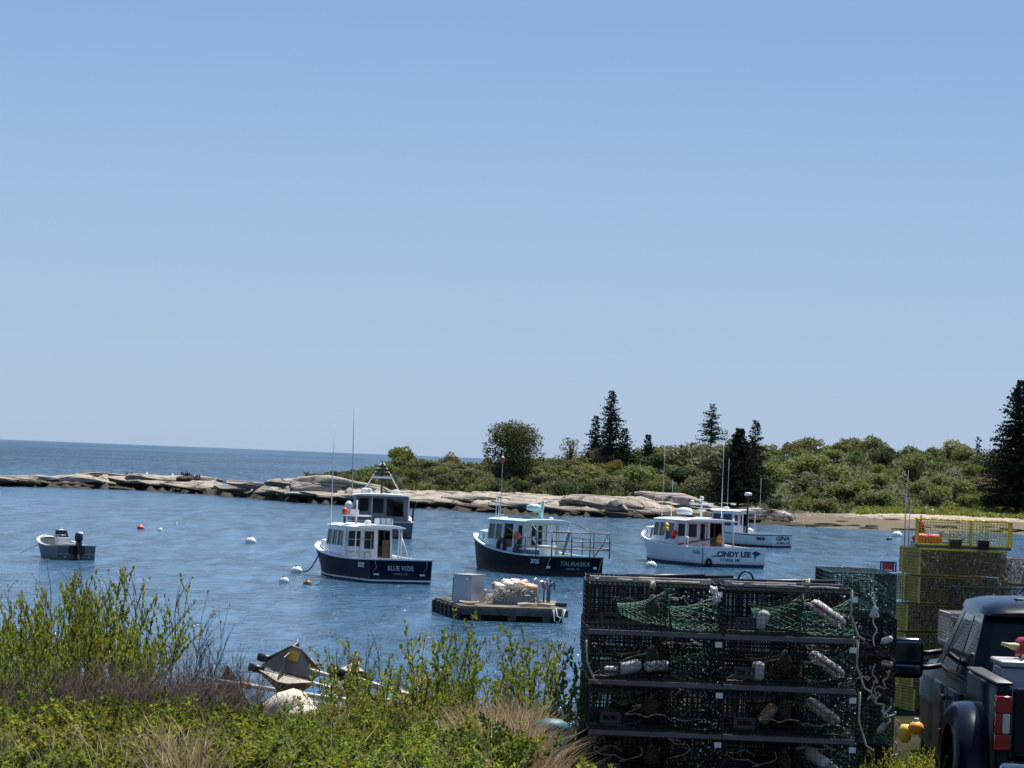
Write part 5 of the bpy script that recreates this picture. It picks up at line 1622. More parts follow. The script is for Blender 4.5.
toprope(730, 840, 25.3, .05, 2, ROPED, 'grey rope along the front of the right trap on the stack top', .008)
mb = MB(); p = D(746, 574, 26.0)
mb.tube([(p.x + .06 * math.cos(a) - .0, 26.0, top0.z + .02 + .09 * math.sin(a)) for a in [math.pi * i / 10 for i in range(11)]], .008, n=5)
tag(mb.build('wire_handle', BLKP), 'dark wire hoop standing up behind the right trap on the stack top', 'hoop')
# knots of rope and cloth at the joints
for i, (px, py) in enumerate(((652, 585), (714, 590), (716, 598), (806, 583))):
    p = D(px, py, 25.17); mb = MB(); rr = random.Random(i)
    for k in range(5): mb.tube([Vector((rr.uniform(-.03, .03), rr.uniform(-.015, .01), rr.uniform(-.03, .03))) for _ in range(5)], .007, n=5)
    mb.ball((0, 0, 0), .018, 0, 8, 5)
    o = mb.build('rope_knot', TAGW if i in (1, 2) else ROPE); o.location = p; tag(o, ['pale rope knot at the top edge of the left trap on the stack', 'white twine knot where the two top traps meet', 'white twine knot just below the top edge between the two columns', 'pale rope knot at the top edge of the right trap on the stack'][i], 'knot')
for i, (px, ya, yb) in enumerate(((586, 640, 684), (858, 640, 692), (860, 692, 750), (852, 590, 640))):
    a = D(px, ya, 25.16); b = D(px + (6 if i else 8), yb, 25.16); m_ = a.lerp(b, .5) + Vector((-.03 if i else -.02, 0, 0))
    mb = MB(); mb.tube([a, a.lerp(m_, .6), m_, b + Vector((0, 0, .03)), b + Vector((.05, 0, 0))], .008, n=6)
    tag(mb.build('rope', ROPED), ['grey rope hanging at the left edge of the near stack', 'grey rope hanging at the right edge of the near stack, second highest tier', 'grey rope hanging at the right edge of the near stack, middle tier', 'grey rope hanging at the right edge of the near stack, top tier'][i], 'rope')

CAGEG2 = cage_mesh(W, Dp, Ht, .0365, .0028, WIREG, .006)
for k in range(6):  # row added so that no bright background shows through the end-on column
    trap((D(901, 575, 29).x - .53, 30.5, D(901, 575, 29).z - (6 - k) * .36), R(-90), 'black lobster trap added behind the end on column to darken the view through it', False, None, 0, CAGEB, 'traps added behind the end on column')
SPKE = []  # the same pale bits as painted glints, for the trap ends
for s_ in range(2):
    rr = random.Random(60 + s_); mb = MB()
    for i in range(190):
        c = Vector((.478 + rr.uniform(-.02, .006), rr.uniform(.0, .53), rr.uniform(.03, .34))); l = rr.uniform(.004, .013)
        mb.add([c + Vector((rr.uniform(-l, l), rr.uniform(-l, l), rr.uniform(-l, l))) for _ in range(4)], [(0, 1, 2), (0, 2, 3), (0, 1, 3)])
    SPKE.append(mb.mesh('glint_bits', MATS['pale_glint']))
# end-on column at the right of the stack
e0 = D(901, 575, 29.0)
for k in range(6):
    z = e0.z - (6 - k) * .36 + .012
    t = trap((e0.x - .02 + rng.uniform(-.012, .012), 29.0 + .5, z), R(-90) + rng.uniform(-.03, .03), f'dark end on lobster trap, {["lowest", "second from bottom", "third from bottom", "fourth from bottom", "second from top", "topmost with green mesh"][k]} in the column beside the near stack', True, HEADG if k in (5, 1) else HEADD, k, CAGEG2 if k in (5, 2, 0) else CAGEB, 'traps in the end on column', HEADG2 if k == 5 else None, False)
    link('glint_bits', SPKE[k % 2], t)['kind'] = 'stuff'
    t.location.x -= .53
    t.location.y = 29.0 + .48
mb = MB(); rr = random.Random(4)
for i in range(8):
    px = 860 + i * 5.2; a = D(px, 590 + rr.uniform(0, 150), 28.93); pts = [a]
    for k in range(12): pts.append(pts[-1] + Vector((rr.uniform(-.05, .05), rr.uniform(-.006, .006), rr.uniform(-.08, .05))))
    mb = MB(); mb.tube(chaikin(pts), .007, n=6); tag(mb.build('rope', ROPE if i % 2 else TAGW), f'pale rope tangled over the end on trap column, {["first", "second", "third", "fourth", "fifth", "sixth", "seventh", "eighth"][i]} from its left', 'rope')
for i, (px, py) in enumerate(((880, 612), (893, 640), (893, 664), (888, 728))):
    stowed(px - 6, py, .10, .028, [20, 70, 100, 40][i], ['white float tied to the top of the end on trap column', 'white float below the top float of the end on column', 'tan float half way down the end on trap column', 'grimy float low on the end on trap column'][i], [S_, S_, (BTN, BW, BTN), (MATS['grimy_foam'], BW, BW)][i], 28.9)
# little blue box with red lid on that column
bx = empty('bait_box', (D(888, 573, 29.3).x, 29.3, e0.z + .016), .1, 'small blue and red bait box on top of the end on trap column', 'box')
mb = MB(); mb.panel((-.06, -.05, 0), (.06, -.05, 0), (.06, -.05, .085), (-.06, -.05, .085), ((.1, .1, .9, .85),), .01); mb.panel((.06, .05, 0), (-.06, .05, 0), (-.06, .05, .085), (.06, .05, .085), ((.1, .1, .9, .85),), .01); mb.b2((-.06, -.038, 0), (.06, .038, .008)); mb.build('frame', BLUEP, bx)
mb = MB(); mb.box((0, 0, .045), (.085, .07, .06), 0, taper=(.8, .8)); mb.build('contents', REDP, bx)

# ---- yellow stack beyond the truck
W2, D2, H2 = 1.2, .53, .35
CY = cage_mesh(W2, D2, H2, .038, .0030, WIREY, .010)
CO = cage_mesh(W2, D2, H2, .038, .0034, WIREO, .008)
def ends_mesh():
    mb = MB()
    for x in (-W2 / 2 - .004,):
        for i in range(11): mb.bar((x, D2 * (i + .5) / 14, .03), (x, D2 * (i + .5) / 14, H2), .0042, n=4, cap=False)
        for i in range(9): mb.bar((x, 0, .03 + (H2 - .03) * i / 8), (x, D2, .03 + (H2 - .03) * i / 8), .0042, n=4, cap=False)
        for y in (0, D2): mb.bar((x, y, .02), (x, y, H2), .014, n=4)
    return mb.mesh('end_panel', pm('olive_yellow_wire', (.46, .38, .06), .55, var=.3))
ENDS = ends_mesh()
def foul_mesh(seed):
    r = np.random.RandomState(seed); n = 2400
    c = np.stack([r.uniform(-W2 / 2, W2 / 2, n), D2 * r.uniform(.0, 1, n) ** 2.5 - .01, r.uniform(.04, H2 - .02, n)], 1)
    a = r.normal(size=(n, 3)) * .010; b = r.normal(size=(n, 3)) * .008
    V = np.stack([c - a, c + b, c + a, c - b], 1).reshape(-1, 3)
    return npmesh('dried_weed', V, np.arange(4 * n).reshape(-1, 4), pm('dried_weed', (.21, .175, .13), .95, var=.6, scale=8))
FOUL = [foul_mesh(s) for s in range(3)]
RUN2 = runner_mesh(W2, D2)
y0 = D(919, 549, 45.0)
names = ['lowest', 'second from bottom', 'third from bottom', 'fourth from bottom', 'second from top', 'topmost']
for row in range(2):
    for k in range(6):
        z = y0.z - (6 - k) * .36
        sh = [-.06, -.10, -.11, -.09, -.05, 0][k] + rng.uniform(-.015, .015)
        t = empty('lobster_trap', (y0.x + W2 / 2 + sh, 45 + row * .56, z + .012), R(14) + rng.uniform(-.09, .09),
                  f'weed fouled yellow wire lobster trap, {names[k]} in the stack beyond the truck' if row == 0 else 'weed fouled yellow wire lobster trap hidden behind the front of the yellow stack', 'lobster trap', 'yellow wire traps in the far stack' if row == 0 else 'yellow traps in the rear row')
        link('wire_cage', CO, t)
        link('end_panel', ENDS, t)
        link('dried_weed', FOUL[k % 3], t)['kind'] = 'stuff'
        t.rotation_euler.y = R(rng.uniform(-1, 1)); t.location.x += rng.uniform(-.06, .06)
p = D(961, 548, 45.5)
t = empty('lobster_trap', (p.x, 45.15, y0.z + .03), R(-3), 'bright yellow wire lobster trap with pale netting, alone on top of the far stack', 'lobster trap'); link('wire_cage', CY, t)
o = link('net_head', net_cone((.30, .26, .18), .16, (-.3, .26, .17), .05, mat=pm('pale_green_net', (.28, .36, .30), .8), r=.003), t); link('runner', RUN2, t)
mb = MB()
rr = random.Random(9)
for i in range(160):
    x = rr.uniform(-.6, .6); mb.bar((x, rr.uniform(0, .5), .352), (x + rr.uniform(-.05, .05), rr.uniform(0, .5), .36), .006, n=4)
mb.build('top_lacing', WIREY, t)
mb = MB(); mb.b2((-.61, -.02, H2 - .01), (.61, .02, H2 + .012)); 
t5 = [o for o in COL.objects if o.get('label', '').startswith('weed fouled yellow wire lobster trap, topmost')][0]
mb.build('edge_wire', WIREY, t5)
# dark end-on stack at its left, a row of dark traps in front of it, bleached trap on the right
q = D(899, 542, 47.0)
for k in range(6):
    trap((q.x + .27, 47.0 + .48, q.z - (6 - k) * .36 + .012), R(-90), f'dark end on lobster trap, {names[k]} in the stack left of the yellow traps', True, HEADG if k in (4, 3) else HEADD, k, CAGEG if k in (4,) else CAGE, 'dark traps left of the yellow stack', None, False)
q = D(956, 587, 40.0)
for k in range(5):
    trap((q.x + W / 2, 40.0, q.z - (5 - k) * .36 + .012), R(-3), f'dark wire trap, {names[k] if k < 4 else "topmost"} in the stack just above the truck cab roof', k > 2, HEADD, k, CAGE, 'dark traps beyond the truck cab', None, False)
CAGEW = cage_mesh(W, Dp, Ht, .0365, .0022, WIREW, .012)
q = D(926, 613, 38.0)
for k in range(4):
    trap((q.x + .265, 38.0 + .48, q.z - (4 - k) * .36 + .012), R(-90) , f'{"pale framed" if k == 3 else "dark"} trap seen end on, {["lowest", "second lowest", "second highest", "topmost"][k]} in the short stack behind the truck mirror', k > 1, HEADD, k, CAGEW if k == 3 else CAGE, 'short stack behind the truck mirror', None, False)
q = D(1008, 556, 45.6)
for k in range(2):
    t = empty('lobster_trap', (q.x + .52, 45.6, q.z - (2 - k) * .36 - .02), R(4), ['dull bleached wire trap under the topmost bleached trap at the right edge', 'bleached pinkish wire trap at the right edge beside the yellow stack'][k], 'lobster trap')
    link('wire_cage', CAGEW, t); link('runner', RUN, t); link('dried_weed', FOUL[k], t)['kind'] = 'stuff'
for k in range(4):
    t = trap((q.x + .52, 45.6, q.z - (6 - k) * .36 - .02), R(4), 'dark wire trap under the bleached traps at the right edge', False, None, 0, CAGE, 'dark traps under the bleached traps')
# small gear on the far stack
for i, (px, w_, m_) in enumerate(((956, .16, pm('brown_bait_box', (.12, .075, .03), .7)), (984, .14, BLKP))):
    q = D(px, 548, 44.95); bxo = empty('bait_box', (q.x, 45.03, y0.z + .016), 0, ['brown slatted bait box on the front edge of the far yellow stack', 'black slatted bait box on the front edge of the far yellow stack'][i], 'box')
    mb = MB(); mb.panel((-w_ / 2, -.06, 0), (w_ / 2, -.06, 0), (w_ / 2, -.06, .11), (-w_ / 2, -.06, .11), tuple((.08 + .22 * j, .15, .2 + .22 * j, .85) for j in range(4)), .012)
    mb.panel((w_ / 2, .06, 0), (-w_ / 2, .06, 0), (-w_ / 2, .06, .11), (w_ / 2, .06, .11), (), .012); mb.b2((-w_ / 2, -.046, 0), (-w_ / 2 + .012, .046, .11)); mb.b2((w_ / 2 - .012, -.046, 0), (w_ / 2, .046, .11)); mb.build('body', m_, bxo)
    mb = MB(); mb.b2((-w_ / 2 - .01, -.07, .112), (w_ / 2 + .01, .07, .125)); mb.build('lid', m_, bxo)
q = D(917, 541, 46.9)
hanging_buoy(None, (q.x + .08, 47.2, D(899, 542, 47).z + .03), .06, .27, [pm('bright_red_foam', (.62, .04, .03), .6), BLKP, BLKP], 'lobster_buoy', 'upright red buoy with a black top on the dark stack left of the yellow traps', 'buoy')
for i, px in enumerate((922, 935)):
    q = D(px, 541, 46.5); mb = MB(); mb.lathe([(.02, -.12), (.055, -.08), (.065, 0), (.055, .08), (.02, .12)], 12, (0, 0, 0), Matrix.Rotation(R(90), 3, 'Y'))
    o = mb.build('lobster_buoy', MATS['bright_red_foam']); o.location = (q.x, 46.6, D(899, 542, 47).z + .07); o.rotation_euler = (0, 0, .3 * i); tag(o, ['orange red buoy lying left of the bright yellow trap', 'orange red buoy lying under the corner of the bright yellow trap'][i], 'buoy')
for i, (px, yt_, yb_) in enumerate(((904.5, 470, 541), (908.5, 500, 541))):
    q = D(px, yb_, 47.6); h = D(px, yt_, 47.6).z - q.z
    mb = MB(); mb.tube([(0, 0, -1.2), (0, 0, h * .5), (.02, 0, h)], [.009, .008, .004], n=6)
    o = mb.build('fibreglass_pole', STEEL); o.location = q; tag(o, ['tall thin pole standing among the dark traps left of the yellow stack', 'short thin pole right of the tall thin pole among the dark traps'][i], 'pole')
# ------------------------------------------------------------------ pickup truck
PAINT = pm('black_blue_car_paint', (.005, .008, .018), .22, var=.15, scale=1.5, coat=.0, rvar=.06, spec=.22)
TRIM = pm('black_trim', (.013, .013, .014), .5, var=.2, scale=10)
CHROME = pm('chrome', (.62, .60, .56), .18, metal=1.0, var=.1)
LENSR = pm('red_lens', (.35, .012, .015), .15, var=.1, coat=.6)
LENSW = pm('clear_lens', (.55, .52, .52), .15, var=.1, coat=.6)
TYRE = pm('tyre_rubber', (.018, .018, .018), .85, var=.3)
CGLASS = glassmat('car_glass', (.10, .12, .14), .55, .07)
TX = D(1008, 680, 27.0).x + .92
tz = 2.93
YAW = R(-1.3)
tr = empty('pickup_truck', (TX, 27.0, tz), YAW, 'black crew cab pickup truck with wide rear wheel arches and towing mirrors, seen from behind', 'truck')


def rbox(mb, lo, hi, r=.05, m=0, k=3):
    """box with rounded vertical-profile edges along Y (x-z section rounded)"""
    x0, y0, z0 = lo; x1, y1, z1 = hi; sec = []
    for cx, cz, a0 in ((x1 - r, z1 - r, 0), (x0 + r, z1 - r, 90), (x0 + r, z0 + r, 180), (x1 - r, z0 + r, 270)):
        for i in range(k + 1):
            a = R(a0 + 90 * i / k); sec.append((cx + r * math.cos(a), cz + r * math.sin(a)))
    n = len(sec)
    rows = [(y0, -.6 * r), (y0 + r * .6, 0), (y1 - r * .6, 0), (y1, -.6 * r)]
    vs = []; mx, mz = (x0 + x1) / 2, (z0 + z1) / 2
    for y, ins in rows:
        for x, z in sec:
            vs.append((x + math.copysign(-ins, mx - x) * 1, y, z + math.copysign(-ins, mz - z)))
    fs = [(i * n + j, i * n + (j + 1) % n, (i + 1) * n + (j + 1) % n, (i + 1) * n + j) for i in range(3) for j in range(n)]
    fs = [f[::-1] for f in fs]
    mb.add(vs, fs, m, True); mb.f.append(tuple(len(mb.v) - len(vs) + j for j in range(n))); mb.m.append(m); mb.s.append(False)
    mb.f.append(tuple(len(mb.v) - n + j for j in range(n - 1, -1, -1))); mb.m.append(m); mb.s.append(False)


# bed
mb = MB()
for sd in (-1, 1):
    lo, hi = sorted((sd * 1.0, sd * .88)); rbox(mb, (lo, .0, .72), (hi, 2.12, 1.47), .035)
rbox(mb, (-.88, 2.03, .72), (.88, 2.12, 1.46), .03)
mb.b2((-.88, .06, .70), (.88, 2.03, .80))
mb.build('cargo_bed', PAINT, tr)
for sd in (-1, 1):
    mb = MB(); lo, hi = sorted((sd * 1.008, sd * .872)); rbox(mb, (lo, .02, 1.472), (hi, 2.1, 1.497), .012)
    mb.build('bed_rail_cap', TRIM, tr)
mb = MB(); rbox(mb, (-.87, -.03, .92), (.87, .06, 1.46), .03); tg = mb.build('tailgate', PAINT, tr)
mb = MB(); rbox(mb, (-.22, -.045, 1.22), (.22, -.03, 1.34), .008); mb.build('handle', TRIM, tg)
for sd in (-1, 1):
    tl = empty('taillight', (0, 0, 0)); tl.parent = tr; KIDS.setdefault(tr.name, []).append(tl)
    lo, hi = sorted((sd * 1.006, sd * .885))
    for z0, z1, m_, nme in ((.98, 1.10, LENSR, 'red_lens'), (1.105, 1.26, LENSW, 'reverse_lens'), (1.265, 1.395, LENSR, 'red_lens')):
        mb = MB()
        if nme == 'reverse_lens':
            a, b = sorted((sd * .955, sd * .895)); rbox(mb, (a, -.05, z0), (b, .05, z1), .012, 0)
            mb.build(nme, m_, tl); mb = MB()
            a, b = sorted((sd * 1.006, sd * .96)); rbox(mb, (a, -.045, z0), (b, .12, z1), .012); mb.build('red_lens', LENSR, tl)
        else:
            rbox(mb, (lo, -.045, z0), (hi, .12, z1), .012); mb.build(nme, m_, tl)
mb = MB(); rbox(mb, (-.98, -.28, .60), (.98, -.04, .90), .05); mb.build('rear_bumper', CHROME, tr)
mb = MB(); mb.b2((-.45, -.25, .902), (.45, -.05, .92)); mb.build('bumper_step', TRIM, tr)
# flared rear arches
for sd in (-1, 1):
    mb = MB(); K = 18; cyy = 1.12
    secs = []
    for i in range(K + 1):
        a = math.pi * (i / K); ca, sa = math.cos(a), math.sin(a)
        prof = []
        for (xx, rr_) in ((.985, .70), (1.10, .705), (1.19, .69), (1.235, .655), (1.25, .60), (1.245, .50)):
            yy = cyy + ca * rr_ * (1.05 if ca > 0 else .95); zz = .62 + (abs(sa) ** .8) * rr_ * .93
            prof.append((sd * xx, yy, zz))
        secs.append(prof)
    n = len(secs[0]); vs = [p for s_ in secs for p in s_]
    fs = [(i * n + j, i * n + j + 1, (i + 1) * n + j + 1, (i + 1) * n + j) for i in range(K) for j in range(n - 1)]
    mb.add(vs, fs if sd < 0 else [f[::-1] for f in fs], 0, True)
    mb.build('rear_wheel_arch', PAINT, tr)
    mb = MB(); rbox(mb, (*([sd * 1.262, 1.70, .95] if sd < 0 else [1.25, 1.70, .95]),), (*([-1.25, 1.76, 1.0] if sd < 0 else [1.262, 1.76, 1.0]),), .004); mb.build('marker_light', LENSR, tr)


def wheel(x, y, wd, sd, dual=False):
    w_ = empty('wheel', (x, y, .42)); w_.parent = tr; KIDS.setdefault(tr.name, []).append(w_)
    Ry = Matrix.Rotation(R(90), 3, 'Y'); mb = MB()
    mb.lathe([(.22, -wd / 2), (.36, -wd / 2), (.41, -wd / 2 + .04), (.42, 0), (.41, wd / 2 - .04), (.36, wd / 2), (.22, wd / 2)], 28, rot=Ry); mb.build('tyre', TYRE, w_)
    mb = MB(); mb.lathe([(.02, -wd * .3), (.2, -wd * .42), (.225, -wd * .45), (.225, wd * .45), (.2, wd * .42), (.02, wd * .3)], 20, rot=Ry); mb.build('rim', CHROME, w_)


for sd in (-1, 1):
    wheel(sd * 1.08, 1.12, .22, sd); wheel(sd * .80, 1.12, .22, sd); wheel(sd * .87, 5.45, .26, sd)
# cab
mb = MB()
sec = [(2.18, 0), (2.22, .012), (5.1, .012), (6.1, -.01), (6.55, -.08), (6.72, -.25)]
for (ya, ia), (yb, ib) in zip(sec, sec[1:]):
    top = lambda y: 1.36 if y < 4.9 else 1.36 - .03 * (y - 4.9) / 1.8
    def ring(y, i):
        w_ = 1.0 + i; t_ = top(y)
        return [(-w_ + .06, y, .48), (-w_, y, .60), (-w_ - .005, y, 1.0), (-w_ + .015, y, t_ - .14), (-w_ + .06, y, t_ - .02), (-w_ + .16, y, t_ + .0), (w_ - .16, y, t_ + .0), (w_ - .06, y, t_ - .02), (w_ - .015, y, t_ - .14), (w_ + .005, y, 1.0), (w_, y, .60), (w_ - .06, y, .48)]
    a, b = ring(ya, ia), ring(yb, ib); n = len(a)
    for j in range(n):
        j2 = (j + 1) % n
        mb.quad(a[j2], a[j], b[j], b[j2], 0, True)
    if ya == 2.18: mb.add(a, [tuple(range(n))], 0)
mb.add(b, [tuple(range(n - 1, -1, -1))], 0)
mb.build('cab_body', PAINT, tr)
for sd in (-1, 1):   # door cut lines and handles
    for y0_, y1_ in ((2.45, 3.42), (3.46, 4.62)):
        mb = MB(); x = sd * 1.022
        lo, hi = sorted((x, sd * 1.002)); 
        rbox(mb, (lo, y0_, .62), (hi, y1_, 1.24), .008); dr = mb.build('door', PAINT, tr)
        mb = MB(); lo, hi = sorted((sd * 1.05, sd * 1.022)); rbox(mb, (lo, y0_ + .08, 1.12), (hi, y0_ + .30, 1.16), .01); mb.build('handle', TRIM, dr)
    mb = MB(); lo, hi = sorted((sd * 1.08, sd * .9)); rbox(mb, (lo, 2.5, .40), (hi, 4.6, .46), .02); mb.build('running_board', TRIM, tr)
# greenhouse: pillars, glass, roof
zb, zt = 1.352, 1.92
bl = {'rl': (-.965, 2.22, zb), 'fl': (-.97, 5.02, zb), 'fr': (.97, 5.02, zb), 'rr': (.965, 2.22, zb)}
tp = {'rl': (-.84, 2.44, zt), 'fl': (-.82, 4.18, zt), 'fr': (.82, 4.18, zt), 'rr': (.84, 2.44, zt)}
mb = MB(); gl = []
sideh = ((.04, .05, .40, .93), (.43, .05, .86, .93))
walls = [((bl['fr'], bl['rr'], tp['rr'], tp['fr'])[::-1], None)]
qL = (bl['fl'], bl['rl'], tp['rl'], tp['fl'])
qR = (bl['rr'], bl['fr'], tp['fr'], tp['rr'])
qB = (bl['rl'], bl['rr'], tp['rr'], tp['rl'])
qF = (bl['fr'], bl['fl'], tp['fl'], tp['fr'])
hL = [(1 - h[2], h[1], 1 - h[0], h[3]) for h in sideh]; hR = list(sideh)
hB = [(.06, .12, .94, .90)]; hF = [(.05, .06, .95, .92)]
for q, h in ((qL, hL), (qR, hR), (qB, hB), (qF, hF)): mb.panel(*q, h, .015)
mb.build('cab_pillars', PAINT, tr)
for q, hs_, nm in ((qL, hL, 'side_window'), (qR, hR, 'side_window'), (qB, hB, 'rear_window'), (qF, hF, 'windscreen')):
    for h in hs_:
        g_ = MB(); g_.panes(*q, [h], .004, 0, .005); g_.build(nm, CGLASS, tr)
mb = MB(); rows = []
for y, zo, i in ((2.36, -.012, .05), (2.42, .03, .015), (2.7, .075, 0), (3.5, .09, 0), (4.05, .065, .01), (4.2, .01, .04)):
    rows.append([(-.86 + i, y, zt + zo * .2 - .005), (-.835 + i, y, zt + zo * .75 + .015), (-.70 + i, y, zt + zo + .035), (-.3, y, zt + zo + .05), (.3, y, zt + zo + .05), (.70 - i, y, zt + zo + .035), (.835 - i, y, zt + zo * .75 + .015), (.86 - i, y, zt + zo * .2 - .005)])
n = 8; vs = [p for r_ in rows for p in r_]
mb.add(vs, [(i * n + j, i * n + j + 1, (i + 1) * n + j + 1, (i + 1) * n + j) for i in range(5) for j in range(7)], 0, True)
mb.add(rows[0], [tuple(range(7, -1, -1))]); mb.add([(p[0], p[1], zt - .02) for r_ in (rows[0], rows[-1][::-1]) for p in (r_[0], r_[-1])], [(3, 2, 1, 0)])
mb.build('roof', PAINT, tr)
mb = MB(); rbox(mb, (-.15, 2.395, zt + .02), (.15, 2.43, zt + .06), .008); mb.build('brake_light', LENSR, tr)
for x in (-.42, .42):
    mb = MB(); rbox(mb, (x - .12, 2.75, 2.025), (x + .12, 2.95, 2.055), .01); mb.build('roof_marker', TRIM, tr)
mb = MB()
for x in (-.42, .42):
    rbox(mb, (x - .28, 3.6, 1.0), (x + .28, 3.75, 1.62), .06); rbox(mb, (x - .14, 3.62, 1.64), (x + .14, 3.72, 1.84), .05)
    rbox(mb, (x - .30, 2.5, .95), (x + .30, 2.65, 1.60), .06); rbox(mb, (x - .13, 2.52, 1.61), (x + .13, 2.62, 1.78), .05)
mb.build('seats', TRIM, tr)
for sd in (-1, 1):
    mb = MB(); lo, hi = sorted((sd * 1.13, sd * 1.42)); rbox(mb, (lo, 4.52, 1.24), (hi, 4.66, 1.60), .05); mr_ = mb.build('tow_mirror', PAINT, tr)
    mb = MB(); lo, hi = sorted((sd * 1.15, sd * 1.40)); rbox(mb, (lo, 4.505, 1.38), (hi, 4.515, 1.57), .02); rbox(mb, (lo, 4.505, 1.27), (hi, 4.515, 1.36), .02); mb.build('mirror_glass', pm('mirror_glass', (.10, .12, .14), .05, metal=.9), mr_)
    mb = MB()
    for z in (1.34, 1.47): mb.tube([(sd * .96, 4.62, z + .02), (sd * 1.08, 4.6, z), (sd * 1.2, 4.59, z)], .024, n=7)
    mb.build('mirror_arm', TRIM, mr_)
mb = MB(); rbox(mb, (-.9, 6.70, .55), (.9, 6.85, .8), .05); mb.build('front_bumper', CHROME, tr)
mb = MB(); rbox(mb, (-.6, 6.64, .82), (.6, 6.74, 1.25), .03); mb.build('grille', TRIM, tr)
for sd in (-1, 1): mb = MB(); lo, hi = sorted((sd * .95, sd * .64)); rbox(mb, (lo, 6.5, .95), (hi, 6.70, 1.25), .03); mb.build('headlight', LENSW, tr)
mb = MB(); rbox(mb, (-.95, .3, .45), (.95, 6.4, .62), .03); mb.build('chassis', TRIM, tr)
# load in the bed
TM = Matrix.Translation(tr.location) @ Matrix.Rotation(YAW, 4, 'Z')


def onbed(name, p, label, cat, rz=0):
    t = empty(name, TM @ Vector(p), YAW + rz, label, cat); return t


t = onbed('toolbox', (-.42, 1.35, .84), 'light grey metal box standing in the truck bed', 'box')
GBX = pm('light_grey_metal', (.34, .34, .36), .45, metal=.3, var=.12)
mb = MB(); rbox(mb, (-.42, -.35, 0), (.42, .35, .72), .02); mb.build('body', GBX, t)
mb = MB(); rbox(mb, (-.44, -.37, .722), (.44, .37, .77), .015); mb.build('lid', GBX, t)
mb = MB(); mb.tube([(-.26, -.2, .77), (-.24, -.2, .81), (-.19, -.2, .83), (-.14, -.2, .81), (-.12, -.2, .77)], .012, n=6); mb.build('handle', ROPE, t)
t = onbed('black_bin', (.45, .9, .80), 'black plastic bin beside the grey box in the truck bed', 'bin')
mb = MB(); mb.lathe([(.25, 0), (.29, .68), (.31, .69), (.31, .72), (.26, .72), (.22, .1), (0, .08)], 16); mb.build('body', BLKP, t)
t = onbed('fuel_can', (-.54, 1.5, 1.612), 'red plastic fuel can lying on the grey box in the truck bed', 'fuel can', .25)
mb = MB(); rbox(mb, (-.12, -.12, .0), (.20, .12, .17), .04); mb.box((.14, 0, .21), (.26, .2, .12), 0, Matrix.Rotation(R(-28), 3, 'Y')); mb.build('body', pm('red_can', (.36, .012, .02), .4, var=.15), t)
mb = MB(); mb.tube([(-.0, 0, .17), (.02, 0, .23), (.1, 0, .27)], .016, n=6); mb.build('handle', REDP, t)
mb = MB(); mb.lathe([(.03, 0), (.03, .05), (.018, .1), (.014, .16)], 10, (-.12, 0, .09), Matrix.Rotation(R(-80), 3, 'Y')); mb.build('spout', pm('yellow_spout', (.5, .45, .2), .5), t)

# ------------------------------------------------------------------ gear lying in the brush: radar marker poles
PLATE = pm('weathered_reflector_metal', (.21, .18, .15), .5, metal=.35, var=.3, scale=7)
POLEW = pm('chalky_white_pole', (.66, .62, .56), .6, var=.2, scale=5)
TAPEO = pm('orange_tape', (.48, .10, .05), .6, var=.3, scale=8); TAPEY = pm('yellow_sticker', (.62, .40, .02), .5); TAPEP = pm('pink_tape', (.62, .25, .22), .6)


def highflyer(px0, py0, d0, px1, py1, d1, label, s=.36, roll=0.0, flags=(), refl=True, back=.05):
    a, b = D(px0, py0, d0), D(px1, py1, d1)
    v = b - a; L = v.length
    t = empty('radar_marker', a, 0, label, 'radar marker')
    t.rotation_mode = 'QUATERNION'; t.rotation_quaternion = v.to_track_quat('X', 'Z')
    mb = MB(); mb.tube([(-back, 0, 0), (L * .5, 0, -.02), (L, 0, 0)], .019, n=8); mb.build('pole', POLEW, t)
    if refl:
        mb = MB(); e = .004
        M = Matrix.Rotation(roll, 3, 'X')
        def tri(pts, m=0):
            p = [M @ Vector(q) for q in pts]
            n_ = (p[1] - p[0]).cross(p[2] - p[0]).normalized() * e
            k = len(p)
            mb.add([q + n_ for q in p] + [q - n_ for q in p], [tuple(range(k)), tuple(range(2 * k - 1, k - 1, -1))] + [(i, i + k, (i + 1) % k + k, (i + 1) % k)[::-1] for i in range(k)], m)
        for an in (0, 120, 240):
            c_, s_ = math.cos(R(an)), math.sin(R(an))
            tri([(.0, .03 * c_, .03 * s_), (s * .55, s * .62 * c_, s * .62 * s_), (s * .75, s * .58 * c_, s * .58 * s_), (s * 1.15, .03 * c_, .03 * s_)])
        for xx in (s * .52,):
            tri([(xx, s * .5 * math.cos(R(q)), s * .5 * math.sin(R(q))) for q in (0, 60, 120, 180, 240, 300)])
        mb.build('reflector', PLATE, t)
        mb = MB(); c_, s_ = math.cos(roll), math.sin(roll)
        mb.box(M @ Vector((s * .62, s * .42, .012)), (s * .22, s * .2, .012), 0, M); mb.build('sticker', TAPEY, t)
        mb = MB(); mb.bar((-.09, 0, 0), (.05, 0, 0), .035, n=10); mb.build('end_cap', BLKP, t)
    for x0, x1, m_ in flags:
        mb = MB(); mb.bar((x0, 0, -.005), (x1, 0, -.012), .027, n=9)
        mb.build('tape_band', m_, t)
    return t


